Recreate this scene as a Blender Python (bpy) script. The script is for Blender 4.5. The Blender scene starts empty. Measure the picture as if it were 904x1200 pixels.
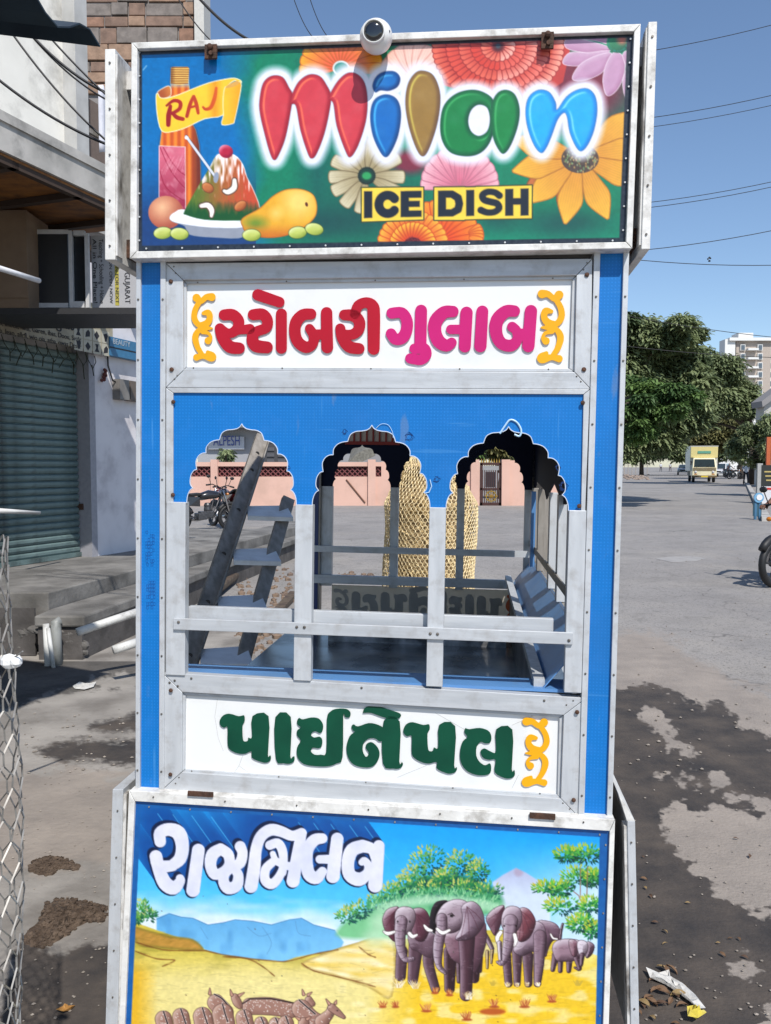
import bpy, bmesh, math, random
import numpy as np
from mathutils import Vector, Matrix
from mathutils.geometry import tessellate_polygon

random.seed(7); RNG = np.random.default_rng(7)
SC = bpy.context.scene
COL = SC.collection
R_ = math.radians

# ------------------------------------------------------------------ camera
F = 967.8                      # focal length in photo pixels (photo is 904 x 1200)
CAM = np.array([0.0, 0.0, 1.55])
PITCH = math.atan(53 / F)
cam_d = bpy.data.cameras.new('camera'); cam = bpy.data.objects.new('camera', cam_d); COL.objects.link(cam)
cam_d.sensor_fit = 'VERTICAL'; cam_d.sensor_height = 36; cam_d.lens = F / 1200 * 36
cam_d.clip_start = 0.05; cam_d.clip_end = 3000
cam.location = CAM; cam.rotation_euler = (math.pi / 2 - PITCH, 0, 0)
SC.camera = cam

# ------------------------------------------------------------------ world, sun, exposure
SUN_EL = R_(50); SUN_H = Vector((0.32, -0.947)).normalized()     # horizontal direction towards the sun
w = bpy.data.worlds.new('World'); SC.world = w; w.use_nodes = True
nt = w.node_tree; nt.nodes.clear()
sky = nt.nodes.new('ShaderNodeTexSky'); sky.sky_type = 'NISHITA'; sky.sun_disc = False
sky.sun_elevation = SUN_EL; sky.sun_rotation = math.atan2(SUN_H.x, SUN_H.y)
sky.air_density = 1.0; sky.dust_density = 0.5; sky.ozone_density = 3.5; sky.altitude = 50
bg = nt.nodes.new('ShaderNodeBackground'); bg.inputs[1].default_value = 0.145
wo = nt.nodes.new('ShaderNodeOutputWorld'); nt.links.new(sky.outputs[0], bg.inputs[0]); nt.links.new(bg.outputs[0], wo.inputs[0])
sun_d = bpy.data.lights.new('sun', 'SUN'); sun = bpy.data.objects.new('sun', sun_d); COL.objects.link(sun)
sun_d.energy = 4.7; sun_d.angle = R_(0.53); sun_d.color = (1.0, 0.955, 0.89)
to_sun = Vector((SUN_H.x * math.cos(SUN_EL), SUN_H.y * math.cos(SUN_EL), math.sin(SUN_EL)))
sun.rotation_euler = (-to_sun).to_track_quat('-Z', 'Y').to_euler()
SC.view_settings.view_transform = 'Standard'; SC.view_settings.look = 'None'
SC.view_settings.exposure = 0.06; SC.view_settings.gamma = 1.0
SC.render.engine = 'CYCLES'
SC.cycles.max_bounces = 6; SC.cycles.use_denoising = True
SC.cycles.sample_clamp_indirect = 6

# ------------------------------------------------------------------ geometry of the view -> places in the world
cP, sP = math.cos(PITCH), math.sin(PITCH)
MW = np.array([[1, 0, 0], [0, -sP, cP], [0, -cP, -sP]])          # camera axes (right, down, forward) -> world
RC = np.array([[0.99398097, -0.01622343, 0.10834492], [0.02143165, 0.99866115, -0.04708059], [-0.10743606, 0.04911923, 0.99299788]])
RW = np.stack([MW @ RC[:, 0], MW @ RC[:, 2], -(MW @ RC[:, 1])], axis=1)   # cart axes: right, depth, up
def ray(u, v): return MW @ np.array([(u - 452) / F, (v - 600) / F, 1.0])
OF = CAM + ray(442, 554) * 1.8                                    # a point of the cart's front plane, 1.8 m away
HC = OF[2] / RW[2, 2]                                             # height of that point over the cart's base
def cp(u, v, d=0.0):
    """cart-local point on the plane at depth d seen at photo position u, v"""
    r = RW.T @ ray(u, v); c = RW.T @ (CAM - OF); t = (d - c[1]) / r[1]; p = c + t * r
    return (p[0], d, p[2] + HC)
def gnd(y): return 0.0 if y < 8 else (0.004 * (min(y, 160) - 8))
def G(u, v, h=0.0):
    """world point on the ground (plus h) seen at photo position u, v"""
    r = ray(u, v); y = 5.0
    for _ in range(40):
        t = (gnd(y) + h - CAM[2]) / r[2]; y = t * r[1]
        y = max(0.3, min(y, 600))
    return (t * r[0], t * r[1], gnd(t * r[1]) + h)
def W(u, v, y):
    r = ray(u, v); t = y / r[1]; return (t * r[0], y, CAM[2] + t * r[2])

def lin(c):
    c = np.asarray(c, float) / 255.0
    return np.where(c <= 0.04045, c / 12.92, ((c + 0.055) / 1.055) ** 2.4)
def L3(r, g, b): return tuple(float(v) for v in lin((r, g, b)))

# ------------------------------------------------------------------ materials
def mat(name, col, rough=0.6, metal=0.0, col2=None, scale=20, detail=6, bump=0.0, bscale=None, stretch=(1, 1, 1),
        spec=0.5, dirt=None, dscale=4, damt=0.5, emit=None, ramp=(0.35, 0.7), rough2=None, trans=0, coat=0):
    m = bpy.data.materials.new(name); m.use_nodes = True
    n = m.node_tree; N = n.nodes; b = N['Principled BSDF']
    b.inputs['Roughness'].default_value = rough; b.inputs['Metallic'].default_value = metal
    b.inputs['Specular IOR Level'].default_value = spec
    if coat: b.inputs['Coat Weight'].default_value = coat
    tc = N.new('ShaderNodeTexCoord'); mp = N.new('ShaderNodeMapping'); n.links.new(tc.outputs['Object'], mp.inputs[0])
    mp.inputs['Scale'].default_value = stretch
    out = None
    if col2 is None: col2 = tuple(c * 0.86 for c in col)
    no = N.new('ShaderNodeTexNoise'); no.inputs['Scale'].default_value = scale; no.inputs['Detail'].default_value = detail
    n.links.new(mp.outputs[0], no.inputs['Vector'])
    cr = N.new('ShaderNodeValToRGB'); cr.color_ramp.elements[0].position = ramp[0]; cr.color_ramp.elements[1].position = ramp[1]
    cr.color_ramp.elements[0].color = (*col, 1); cr.color_ramp.elements[1].color = (*col2, 1)
    n.links.new(no.outputs[0], cr.inputs[0]); out = cr.outputs[0]
    if dirt is not None:
        n2 = N.new('ShaderNodeTexNoise'); n2.inputs['Scale'].default_value = dscale; n2.inputs['Detail'].default_value = 8
        n2.inputs['Roughness'].default_value = 0.65
        n.links.new(tc.outputs['Object'], n2.inputs['Vector'])
        r2 = N.new('ShaderNodeValToRGB'); r2.color_ramp.elements[0].position = 0.5; r2.color_ramp.elements[1].position = 0.72
        r2.color_ramp.elements[0].color = (0, 0, 0, 1); r2.color_ramp.elements[1].color = (damt, damt, damt, 1)
        n.links.new(n2.outputs[0], r2.inputs[0])
        mx = N.new('ShaderNodeMix'); mx.data_type = 'RGBA'; n.links.new(r2.outputs[0], mx.inputs['Factor'])
        n.links.new(out, mx.inputs['A']); mx.inputs['B'].default_value = (*dirt, 1); out = mx.outputs['Result']
    n.links.new(out, b.inputs['Base Color'])
    if rough2 is not None:
        mr = N.new('ShaderNodeMapRange'); n.links.new(no.outputs[0], mr.inputs[0])
        mr.inputs['To Min'].default_value = rough; mr.inputs['To Max'].default_value = rough2
        n.links.new(mr.outputs[0], b.inputs['Roughness'])
    if bump:
        nb = N.new('ShaderNodeTexNoise'); nb.inputs['Scale'].default_value = bscale or scale * 3; nb.inputs['Detail'].default_value = 8
        n.links.new(mp.outputs[0], nb.inputs['Vector'])
        bp = N.new('ShaderNodeBump'); bp.inputs['Strength'].default_value = bump; bp.inputs['Distance'].default_value = 0.01
        n.links.new(nb.outputs[0], bp.inputs['Height']); n.links.new(bp.outputs[0], b.inputs['Normal'])
    if emit: b.inputs['Emission Color'].default_value = (*emit, 1); b.inputs['Emission Strength'].default_value = 1
    return m
M = {}
M['alu'] = mat('brushed_aluminium', (0.54, 0.56, 0.58), 0.40, 0.2, (0.46, 0.48, 0.50), 60, stretch=(1, 1, .15), dirt=(0.20, 0.165, 0.13), dscale=22, damt=0.42, bump=0.05, rough2=.6)
M['alu_h'] = mat('brushed_aluminium_rail', (0.52, 0.54, 0.56), 0.40, 0.2, (0.42, 0.44, 0.46), 60, stretch=(.1, 1, 1), dirt=(0.22, 0.185, 0.15), dscale=20, damt=0.38, bump=0.05, rough2=.6)
M['alu_dark'] = mat('dull_aluminium', (0.31, 0.285, 0.255), 0.5, 0.2, (0.20, 0.18, 0.155), 40, stretch=(1, 1, .2), dirt=(0.08, 0.07, 0.06), dscale=7, damt=0.6)
M['whiteframe'] = mat('chipped_white_paint', (0.74, 0.73, 0.70), 0.45, 0.0, (0.62, 0.61, 0.58), 30, dirt=(0.22, 0.20, 0.17), dscale=22, damt=0.75, bump=0.08)
M['worn'] = mat('worn_white_edge', (0.62, 0.61, 0.59), 0.55, 0.0, (0.12, 0.11, 0.10), 26, stretch=(1, 1, .35), ramp=(.5, .62), dirt=(0.25, 0.22, 0.18), dscale=30, damt=0.8, bump=0.2)
M['white'] = mat('white_acrylic', (0.74, 0.75, 0.745), 0.22, 0, (0.71, 0.72, 0.715), 3, dirt=(0.55, 0.55, 0.52), dscale=7, damt=0.35)
M['red'] = mat('red_acrylic', (0.43, 0.005, 0.020), 0.35, 0, (0.36, 0.004, 0.016), 8, spec=.3)
M['pink'] = mat('pink_acrylic', (0.54, 0.012, 0.16), 0.35, 0, (0.48, 0.010, 0.14), 8, spec=.3)
M['green'] = mat('green_acrylic', (0.003, 0.068, 0.036), 0.3, 0, (0.002, 0.050, 0.028), 14, spec=.3)
M['yellow'] = mat('yellow_acrylic', (0.78, 0.38, 0.008), 0.35, 0, (0.74, 0.35, 0.007), 8, spec=.3)
M['rust'] = mat('rusty_steel', (0.10, 0.045, 0.025), 0.8, 0.2, (0.04, 0.022, 0.015), 60, bump=.3)
M['screw'] = mat('screw_heads', (0.10, 0.09, 0.08), 0.5, 0.6, (0.2, 0.18, 0.16), 60)
M['black'] = mat('black_rubber', (0.012, 0.012, 0.013), 0.55)
M['gloss_black'] = mat('black_paint', (0.01, 0.01, 0.012), 0.2, 0, coat=.5)
M['navy'] = mat('navy_backing_sheet', (0.004, 0.007, 0.022), 0.75, 0, (0.006, 0.010, 0.030), 5, spec=.2)  # inner faces of the sheets: interior shade put into the dark navy
M['border'] = mat('dark_border_paint', (0.010, 0.017, 0.035), 0.4, 0, (0.016, 0.024, 0.045), 20, dirt=(0.07, 0.08, 0.09), dscale=40, damt=.6)
M['camwhite'] = mat('white_plastic', (0.80, 0.80, 0.78), 0.3, coat=.3)
M['lens'] = mat('dark_lens_glass', (0.004, 0.004, 0.005), 0.06, coat=1)
def blue_mat():
    m = mat('blue_dotted_sheet', (0.002, 0.140, 0.44), 0.5, 0, (0.003, 0.155, 0.48), 3, dirt=(0.03, 0.19, 0.56), dscale=14, damt=.35, spec=.3)
    n = m.node_tree; N = n.nodes; b = N['Principled BSDF']
    tc = N.new('ShaderNodeTexCoord'); mp = N.new('ShaderNodeMapping'); mp.inputs['Scale'].default_value = (1 / .0072,) * 3
    n.links.new(tc.outputs['Object'], mp.inputs[0])
    sx = N.new('ShaderNodeSeparateXYZ'); n.links.new(mp.outputs[0], sx.inputs[0]); cmb = N.new('ShaderNodeCombineXYZ')
    n.links.new(sx.outputs[0], cmb.inputs[0]); n.links.new(sx.outputs[2], cmb.inputs[1])
    v = N.new('ShaderNodeTexVoronoi'); v.voronoi_dimensions = '2D'; v.inputs['Scale'].default_value = 1; v.inputs['Randomness'].default_value = 0
    n.links.new(cmb.outputs[0], v.inputs['Vector'])
    r = N.new('ShaderNodeMapRange'); r.inputs['From Min'].default_value = 0.12; r.inputs['From Max'].default_value = 0.3
    r.inputs['To Min'].default_value = 0.0; r.inputs['To Max'].default_value = 1
    n.links.new(v.outputs['Distance'], r.inputs[0])
    bp = N.new('ShaderNodeBump'); bp.inputs['Strength'].default_value = 0.10; bp.inputs['Distance'].default_value = 0.001; bp.invert = True
    n.links.new(r.outputs[0], bp.inputs['Height']); n.links.new(bp.outputs[0], b.inputs['Normal'])
    src = b.inputs['Base Color'].links[0].from_socket
    mx = N.new('ShaderNodeMix'); mx.data_type = 'RGBA'; n.links.new(r.outputs[0], mx.inputs['Factor'])
    mx.inputs['A'].default_value = (0.008, 0.18, 0.55, 1); n.links.new(src, mx.inputs['B']); src = mx.outputs['Result']
    for st, sc_, lo_, hi_, colr, amt in (((1, 1, .04), 90, .66, .72, (.06, .26, .58), .5), ((.05, 1, 1), 70, .69, .74, (.05, .24, .56), .45), ((1, 1, 1), 2.2, .52, .75, (.02, .11, .30), .45), ((1, 1, .3), 26, .66, .72, (.16, .22, .30), .35)):
        mp2 = N.new('ShaderNodeMapping'); mp2.inputs['Scale'].default_value = st; n.links.new(tc.outputs['Object'], mp2.inputs[0])
        no = N.new('ShaderNodeTexNoise'); no.inputs['Scale'].default_value = sc_; no.inputs['Detail'].default_value = 4; n.links.new(mp2.outputs[0], no.inputs['Vector'])
        r3 = N.new('ShaderNodeMapRange'); r3.inputs['From Min'].default_value = lo_; r3.inputs['From Max'].default_value = hi_; r3.inputs['To Max'].default_value = amt; n.links.new(no.outputs[0], r3.inputs[0])
        m3 = N.new('ShaderNodeMix'); m3.data_type = 'RGBA'; n.links.new(r3.outputs[0], m3.inputs['Factor']); n.links.new(src, m3.inputs['A']); m3.inputs['B'].default_value = (*colr, 1); src = m3.outputs['Result']
    n.links.new(src, b.inputs['Base Color'])
    return m
M['blue'] = blue_mat()
M['blue_flat'] = mat('blue_sheet_metal', (0.07, 0.20, 0.44), 0.45, 0.0, (0.10, 0.24, 0.48), 6, dirt=(0.10, 0.16, 0.25), dscale=9, damt=.6)
def attr_mat(name, rough=.32, coat=0, grain=True):
    m = bpy.data.materials.new(name); m.use_nodes = True; n = m.node_tree; N = n.nodes; b = N['Principled BSDF']
    a = N.new('ShaderNodeAttribute'); a.attribute_name = 'paint'
    b.inputs['Roughness'].default_value = rough; b.inputs['Coat Weight'].default_value = coat
    tc = N.new('ShaderNodeTexCoord'); no = N.new('ShaderNodeTexNoise'); no.inputs['Scale'].default_value = 55; no.inputs['Detail'].default_value = 6
    n.links.new(tc.outputs['Object'], no.inputs['Vector'])
    mr = N.new('ShaderNodeMapRange'); mr.inputs['To Min'].default_value = .86; mr.inputs['To Max'].default_value = 1.12; n.links.new(no.outputs[0], mr.inputs[0])
    hs = N.new('ShaderNodeVectorMath'); hs.operation = 'SCALE'; n.links.new(a.outputs['Color'], hs.inputs[0]); n.links.new(mr.outputs[0], hs.inputs['Scale'])
    n.links.new(hs.outputs[0], b.inputs['Base Color'])
    bp = N.new('ShaderNodeBump'); bp.inputs['Strength'].default_value = .06; bp.inputs['Distance'].default_value = .004
    n.links.new(no.outputs[0], bp.inputs['Height']); n.links.new(bp.outputs[0], b.inputs['Normal'])
    return m
M['paint'] = attr_mat('hand_painted_enamel', .3, .1)

# ------------------------------------------------------------------ mesh helpers
class MB:
    def __init__(s): s.v = []; s.f = []
    def quadbox(s, P):     # 8 points: front 4 (ccw), back 4
        o = len(s.v); s.v += [tuple(p) for p in P]
        for a in ((0, 1, 2, 3), (7, 6, 5, 4), (0, 4, 5, 1), (1, 5, 6, 2), (2, 6, 7, 3), (3, 7, 4, 0)): s.f.append([o + i for i in a])
        return s
    def box(s, x0, x1, y0, y1, z0, z1):
        return s.quadbox([(x0, y0, z0), (x1, y0, z0), (x1, y0, z1), (x0, y0, z1), (x0, y1, z0), (x1, y1, z0), (x1, y1, z1), (x0, y1, z1)])
    def prism(s, pts, vec):   # pts: planar 3d ring, extruded by vec
        n = len(pts); o = len(s.v); s.v += [tuple(p) for p in pts]; s.v += [tuple(p[i] + vec[i] for i in range(3)) for p in pts]
        s.f.append([o + i for i in range(n)]); s.f.append([o + n + i for i in reversed(range(n))])
        for i in range(n): j = (i + 1) % n; s.f.append([o + j, o + i, o + n + i, o + n + j])
        return s
    def beam(s, a, b, w, h=None, up=(0, 0, 1)):
        h = h or w; a = Vector(a); b = Vector(b); d = (b - a).normalized(); u = Vector(up)
        if abs(d.dot(u)) > .98: u = Vector((0, 1, 0))
        x = d.cross(u).normalized() * (w / 2); y = x.cross(d).normalized() * (h / 2)
        return s.quadbox([a - x - y, a + x - y, a + x + y, a - x + y, b - x - y, b + x - y, b + x + y, b - x + y])
    def tube(s, pts, r, n=8, cap=True, closed=False):
        pts = [Vector(p) for p in pts]; k = len(pts); rs = r if isinstance(r, (list, tuple)) else [r] * k
        o = len(s.v); ref = None
        for i, p in enumerate(pts):
            a = pts[i - 1] if (i > 0 or closed) else p; b = pts[(i + 1) % k] if (i < k - 1 or closed) else p
            d = (b - a).normalized()
            if ref is None: ref = Vector((0, 0, 1)) if abs(d.z) < .9 else Vector((1, 0, 0))
            x = d.cross(ref); x = x.normalized() if x.length > 1e-6 else Vector((1, 0, 0)); y = d.cross(x).normalized(); ref = x.cross(d) * 1.0
            ref = -y if ref.length < 1e-6 else ref
            for j in range(n):
                t = 2 * math.pi * j / n; s.v.append(tuple(p + (x * math.cos(t) + y * math.sin(t)) * rs[i]))
        m = k if closed else k - 1
        for i in range(m):
            i2 = (i + 1) % k
            for j in range(n): j2 = (j + 1) % n; s.f.append([o + i * n + j, o + i * n + j2, o + i2 * n + j2, o + i2 * n + j])
        if cap and not closed: s.f.append([o + j for j in reversed(range(n))]); s.f.append([o + (k - 1) * n + j for j in range(n)])
        return s
    def lathe(s, prof, c=(0, 0, 0), axis='z', n=20):   # prof: (radius, height)
        o = len(s.v); k = len(prof)
        for r, h in prof:
            for j in range(n):
                t = 2 * math.pi * j / n; a, b = r * math.cos(t), r * math.sin(t)
                p = {'z': (a, b, h), 'y': (a, h, b), 'x': (h, a, b)}[axis]
                s.v.append((p[0] + c[0], p[1] + c[1], p[2] + c[2]))
        for i in range(k - 1):
            for j in range(n): j2 = (j + 1) % n; s.f.append([o + i * n + j, o + i * n + j2, o + (i + 1) * n + j2, o + (i + 1) * n + j])
        s.f.append([o + j for j in reversed(range(n))]); s.f.append([o + (k - 1) * n + j for j in range(n)])
        return s
    def ball(s, c, r, n=12, sq=(1, 1, 1), rough=0):
        o = len(s.v); m = n // 2
        for i in range(m + 1):
            ph = math.pi * i / m
            for j in range(n):
                t = 2 * math.pi * j / n; q = r * (1 + random.uniform(-rough, rough))
                s.v.append((c[0] + sq[0] * q * math.sin(ph) * math.cos(t), c[1] + sq[1] * q * math.sin(ph) * math.sin(t), c[2] + sq[2] * q * math.cos(ph)))
        for i in range(m):
            for j in range(n): j2 = (j + 1) % n; s.f.append([o + i * n + j, o + (i + 1) * n + j, o + (i + 1) * n + j2, o + i * n + j2])
        return s
    def build(s, name, m, parent=None, smooth=False, bevel=0, kind=None, label=None):
        me = bpy.data.meshes.new(name); me.from_pydata(s.v, [], s.f); me.validate(clean_customdata=False)
        if not s.v: return None
        bm = bmesh.new(); bm.from_mesh(me); bmesh.ops.recalc_face_normals(bm, faces=bm.faces)
        bm.to_mesh(me); bm.free()
        if m is not None: me.materials.append(M[m] if isinstance(m, str) else m)
        if smooth:
            for p in me.polygons: p.use_smooth = True
        ob = bpy.data.objects.new(name, me); COL.objects.link(ob)
        if parent is not None: ob.parent = parent
        if bevel:
            b = ob.modifiers.new('bevel', 'BEVEL'); b.width = bevel; b.segments = 2; b.limit_method = 'ANGLE'
        if kind: ob['kind'] = kind
        if label: ob['label'] = label
        return ob
def thing(name, label, cat, loc=(0, 0, 0), rz=0.0, group=None):
    o = bpy.data.objects.new(name, None); COL.objects.link(o); o.location = loc; o.rotation_euler = (0, 0, rz)
    o.empty_display_size = .2; o['label'] = label; o['category'] = cat
    if group: o['group'] = group
    return o
def tag(o, label, cat, group=None):
    o['label'] = label; o['category'] = cat
    if group: o['group'] = group
    return o
def copy_tree(o, parent=None):
    c = o.copy(); COL.objects.link(c); c.parent = parent
    for ch in o.children: copy_tree(ch, c)
    return c

# ------------------------------------------------------------------ 2-d drawing: signed distances on a raster laid over a surface
def cr(pts, n=5, closed=True):
    P = [np.array(p, float) for p in pts]; k = len(P); out = []
    rng = range(k) if closed else range(k - 1)
    for i in rng:
        p0 = P[(i - 1) % k] if (closed or i > 0) else P[i]; p1 = P[i]; p2 = P[(i + 1) % k]
        p3 = P[(i + 2) % k] if (closed or i < k - 2) else p2
        for j in range(n):
            t = j / n; out.append(.5 * ((2 * p1) + (-p0 + p2) * t + (2 * p0 - 5 * p1 + 4 * p2 - p3) * t * t + (-p0 + 3 * p1 - 3 * p2 + p3) * t ** 3))
    if not closed: out.append(P[-1])
    return [tuple(p) for p in out]
def T(ox, oy, s):
    def f(pts):
        return [(ox + p[0] / s, oy + p[1] / s) + tuple(q / s for q in p[2:]) for p in pts]
    return f
def sd_poly(pts, X, Y):
    d = np.full(X.shape, 1e9); s = np.ones(X.shape); n = len(pts)
    for i in range(n):
        ax, ay = pts[i][:2]; bx, by = pts[i - 1][:2]
        ex, ey = bx - ax, by - ay; wx, wy = X - ax, Y - ay
        L = ex * ex + ey * ey + 1e-12; t = np.clip((wx * ex + wy * ey) / L, 0, 1)
        d = np.minimum(d, (wx - ex * t) ** 2 + (wy - ey * t) ** 2)
        c1 = Y >= ay; c2 = Y < by; c3 = (ex * wy) > (ey * wx)
        fl = (c1 & c2 & c3) | (~c1 & ~c2 & ~c3); s = np.where(fl, -s, s)
    return s * np.sqrt(d)
def sd_strokes(strokes, X, Y):
    d = np.full(X.shape, 1e9)
    for st in strokes:
        if len(st) == 1: d = np.minimum(d, np.hypot(X - st[0][0], Y - st[0][1]) - st[0][2]); continue
        for a, b in zip(st[:-1], st[1:]):
            ex, ey = b[0] - a[0], b[1] - a[1]; wx, wy = X - a[0], Y - a[1]
            t = np.clip((wx * ex + wy * ey) / (ex * ex + ey * ey + 1e-12), 0, 1)
            d = np.minimum(d, np.hypot(wx - ex * t, wy - ey * t) - (a[2] + (b[2] - a[2]) * t))
    return d
def smooth_stroke(st, n=4): return cr(st, n, closed=False)
def sd_any(shape, X, Y):
    kind, data = shape
    if kind == 'poly': return sd_poly(data, X, Y)
    if kind == 'strokes': return sd_strokes(data, X, Y)
    if kind == 'union':
        d = sd_any(data[0], X, Y)
        for q in data[1:]: d = np.minimum(d, sd_any(q, X, Y))
        return d
    if kind == 'sub': return np.maximum(sd_any(data[0], X, Y), -sd_any(data[1], X, Y))
def bounds(shape):
    kind, data = shape
    if kind == 'poly': a = np.array([p[:2] for p in data]); return a[:, 0].min(), a[:, 1].min(), a[:, 0].max(), a[:, 1].max()
    if kind == 'strokes':
        a = np.array([(p[0] - p[2], p[1] - p[2], p[0] + p[2], p[1] + p[2]) for st in data for p in st]); return a[:, 0].min(), a[:, 1].min(), a[:, 2].max(), a[:, 3].max()
    if kind == 'sub': return bounds(data[0])
    bs = np.array([bounds(q) for q in data]); return bs[:, 0].min(), bs[:, 1].min(), bs[:, 2].max(), bs[:, 3].max()
POLY = lambda p: ('poly', p)
STR = lambda *s: ('strokes', [smooth_stroke(q) if len(q) > 2 else list(q) for q in s])

def vnoise(X, Y, scale, seed=0):
    r = np.random.default_rng(seed); g = r.random((64, 64)); x = X / scale; y = Y / scale
    xi = np.floor(x).astype(int); yi = np.floor(y).astype(int); fx = x - xi; fy = y - yi
    fx = fx * fx * (3 - 2 * fx); fy = fy * fy * (3 - 2 * fy)
    a = g[yi % 64, xi % 64]; b = g[yi % 64, (xi + 1) % 64]; c = g[(yi + 1) % 64, xi % 64]; d = g[(yi + 1) % 64, (xi + 1) % 64]
    return (a * (1 - fx) + b * fx) * (1 - fy) + (c * (1 - fx) + d * fx) * fy

def contours(D, x0, y0, h):
    """closed zero contours of the array D (negative inside)"""
    ny, nx = D.shape; I = D < 0; seg = {}
    amb = I[:-1, :-1].astype(int) + I[1:, :-1] + I[:-1, 1:] + I[1:, 1:]
    ys, xs = np.nonzero((amb > 0) & (amb < 4))
    def pt(e):
        i, j, k = e   # k=0: edge (j,i)-(j,i+1) ; k=1: (j,i)-(j+1,i)
        if k == 0: a, b = D[j, i], D[j, i + 1]; t = a / (a - b); return (x0 + (i + t) * h, y0 + j * h)
        a, b = D[j, i], D[j + 1, i]; t = a / (a - b); return (x0 + i * h, y0 + (j + t) * h)
    for j, i in zip(ys.tolist(), xs.tolist()):
        a, b, c, d = I[j, i], I[j, i + 1], I[j + 1, i + 1], I[j + 1, i]
        top, right, bot, left = (i, j, 0), (i + 1, j, 1), (i, j + 1, 0), (i, j, 1)
        cr_ = []
        code = a * 8 + b * 4 + c * 2 + d
        tb = {1: [(left, bot)], 2: [(bot, right)], 3: [(left, right)], 4: [(right, top)], 5: [(left, top), (right, bot)], 6: [(bot, top)], 7: [(left, top)],
              8: [(top, left)], 9: [(top, bot)], 10: [(top, right), (bot, left)], 11: [(top, right)], 12: [(right, left)], 13: [(right, bot)], 14: [(bot, left)]}[code]
        for s, e in tb: seg[s] = e
    loops = []
    while seg:
        s, e = next(iter(seg.items())); del seg[s]; lp = [s, e]
        while e in seg: e2 = seg.pop(e); lp.append(e2); e = e2
        loops.append([pt(q) for q in lp[:-1]] if lp[0] == lp[-1] else [pt(q) for q in lp])
    return loops
def simplify(lp, tol):
    def rdp(P):
        if len(P) < 3: return P
        a, b = np.array(P[0]), np.array(P[-1]); A = np.array(P); ab = b - a; L = np.hypot(*ab)
        d = np.hypot(*(A - a).T) if L < 1e-9 else np.abs(ab[0] * (A[:, 1] - a[1]) - ab[1] * (A[:, 0] - a[0])) / L
        k = int(d.argmax())
        if d[k] < tol: return [P[0], P[-1]]
        return rdp(P[:k + 1])[:-1] + rdp(P[k:])
    h = len(lp) // 2
    if h < 3: return lp
    return rdp(lp[:h + 1])[:-1] + rdp(lp[h:] + [lp[0]])[:-1]
def area(lp): return .5 * sum(lp[i - 1][0] * lp[i][1] - lp[i][0] * lp[i - 1][1] for i in range(len(lp)))
def solid(loops, mapf, mapb, mb=None, minarea=.4):
    """sheet with holes from 2-d loops: front through mapf, back through mapb"""
    mb = mb or MB(); loops = [l for l in loops if len(l) >= 3 and abs(area(l)) > minarea]
    if not loops: return mb
    outs = [l for l in loops if (area(l) > 0) == (area(max(loops, key=lambda q: abs(area(q)))) > 0)]
    holes = [l for l in loops if l not in outs]
    def inside(p, l):
        c = False
        for i in range(len(l)):
            (x1, y1), (x2, y2) = l[i - 1], l[i]
            if (y1 > p[1]) != (y2 > p[1]) and p[0] < (x2 - x1) * (p[1] - y1) / (y2 - y1) + x1: c = not c
        return c
    for o in outs:
        rings = [o] + [q for q in holes if inside(q[0], o)]
        flat = [p for r_ in rings for p in r_]
        tris = tessellate_polygon([[Vector((p[0], p[1], 0)) for p in r_] for r_ in rings])
        b = len(mb.v); n = len(flat)
        mb.v += [tuple(mapf(*p)) for p in flat]; mb.v += [tuple(mapb(*p)) for p in flat]
        for t in tris: mb.f.append([b + i for i in t]); mb.f.append([b + n + i for i in reversed(t)])
        k = 0
        for r_ in rings:
            m = len(r_)
            for i in range(m): j = (i + 1) % m; mb.f.append([b + k + i, b + k + j, b + n + k + j, b + n + k + i])
            k += m
    return mb
def shape_mesh(shape, mapf, mapb, res=.5, tol=.12, off=0.0, mb=None):
    x0, y0, x1, y1 = bounds(shape); x0 -= 2; y0 -= 2; x1 += 2; y1 += 2
    X, Y = np.meshgrid(np.arange(x0, x1, res), np.arange(y0, y1, res)); D = sd_any(shape, X, Y) - off
    D[np.abs(D) < 1e-9] = 1e-9
    return solid([simplify(l, tol) for l in contours(D, x0, y0, res)], mapf, mapb, mb)

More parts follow.
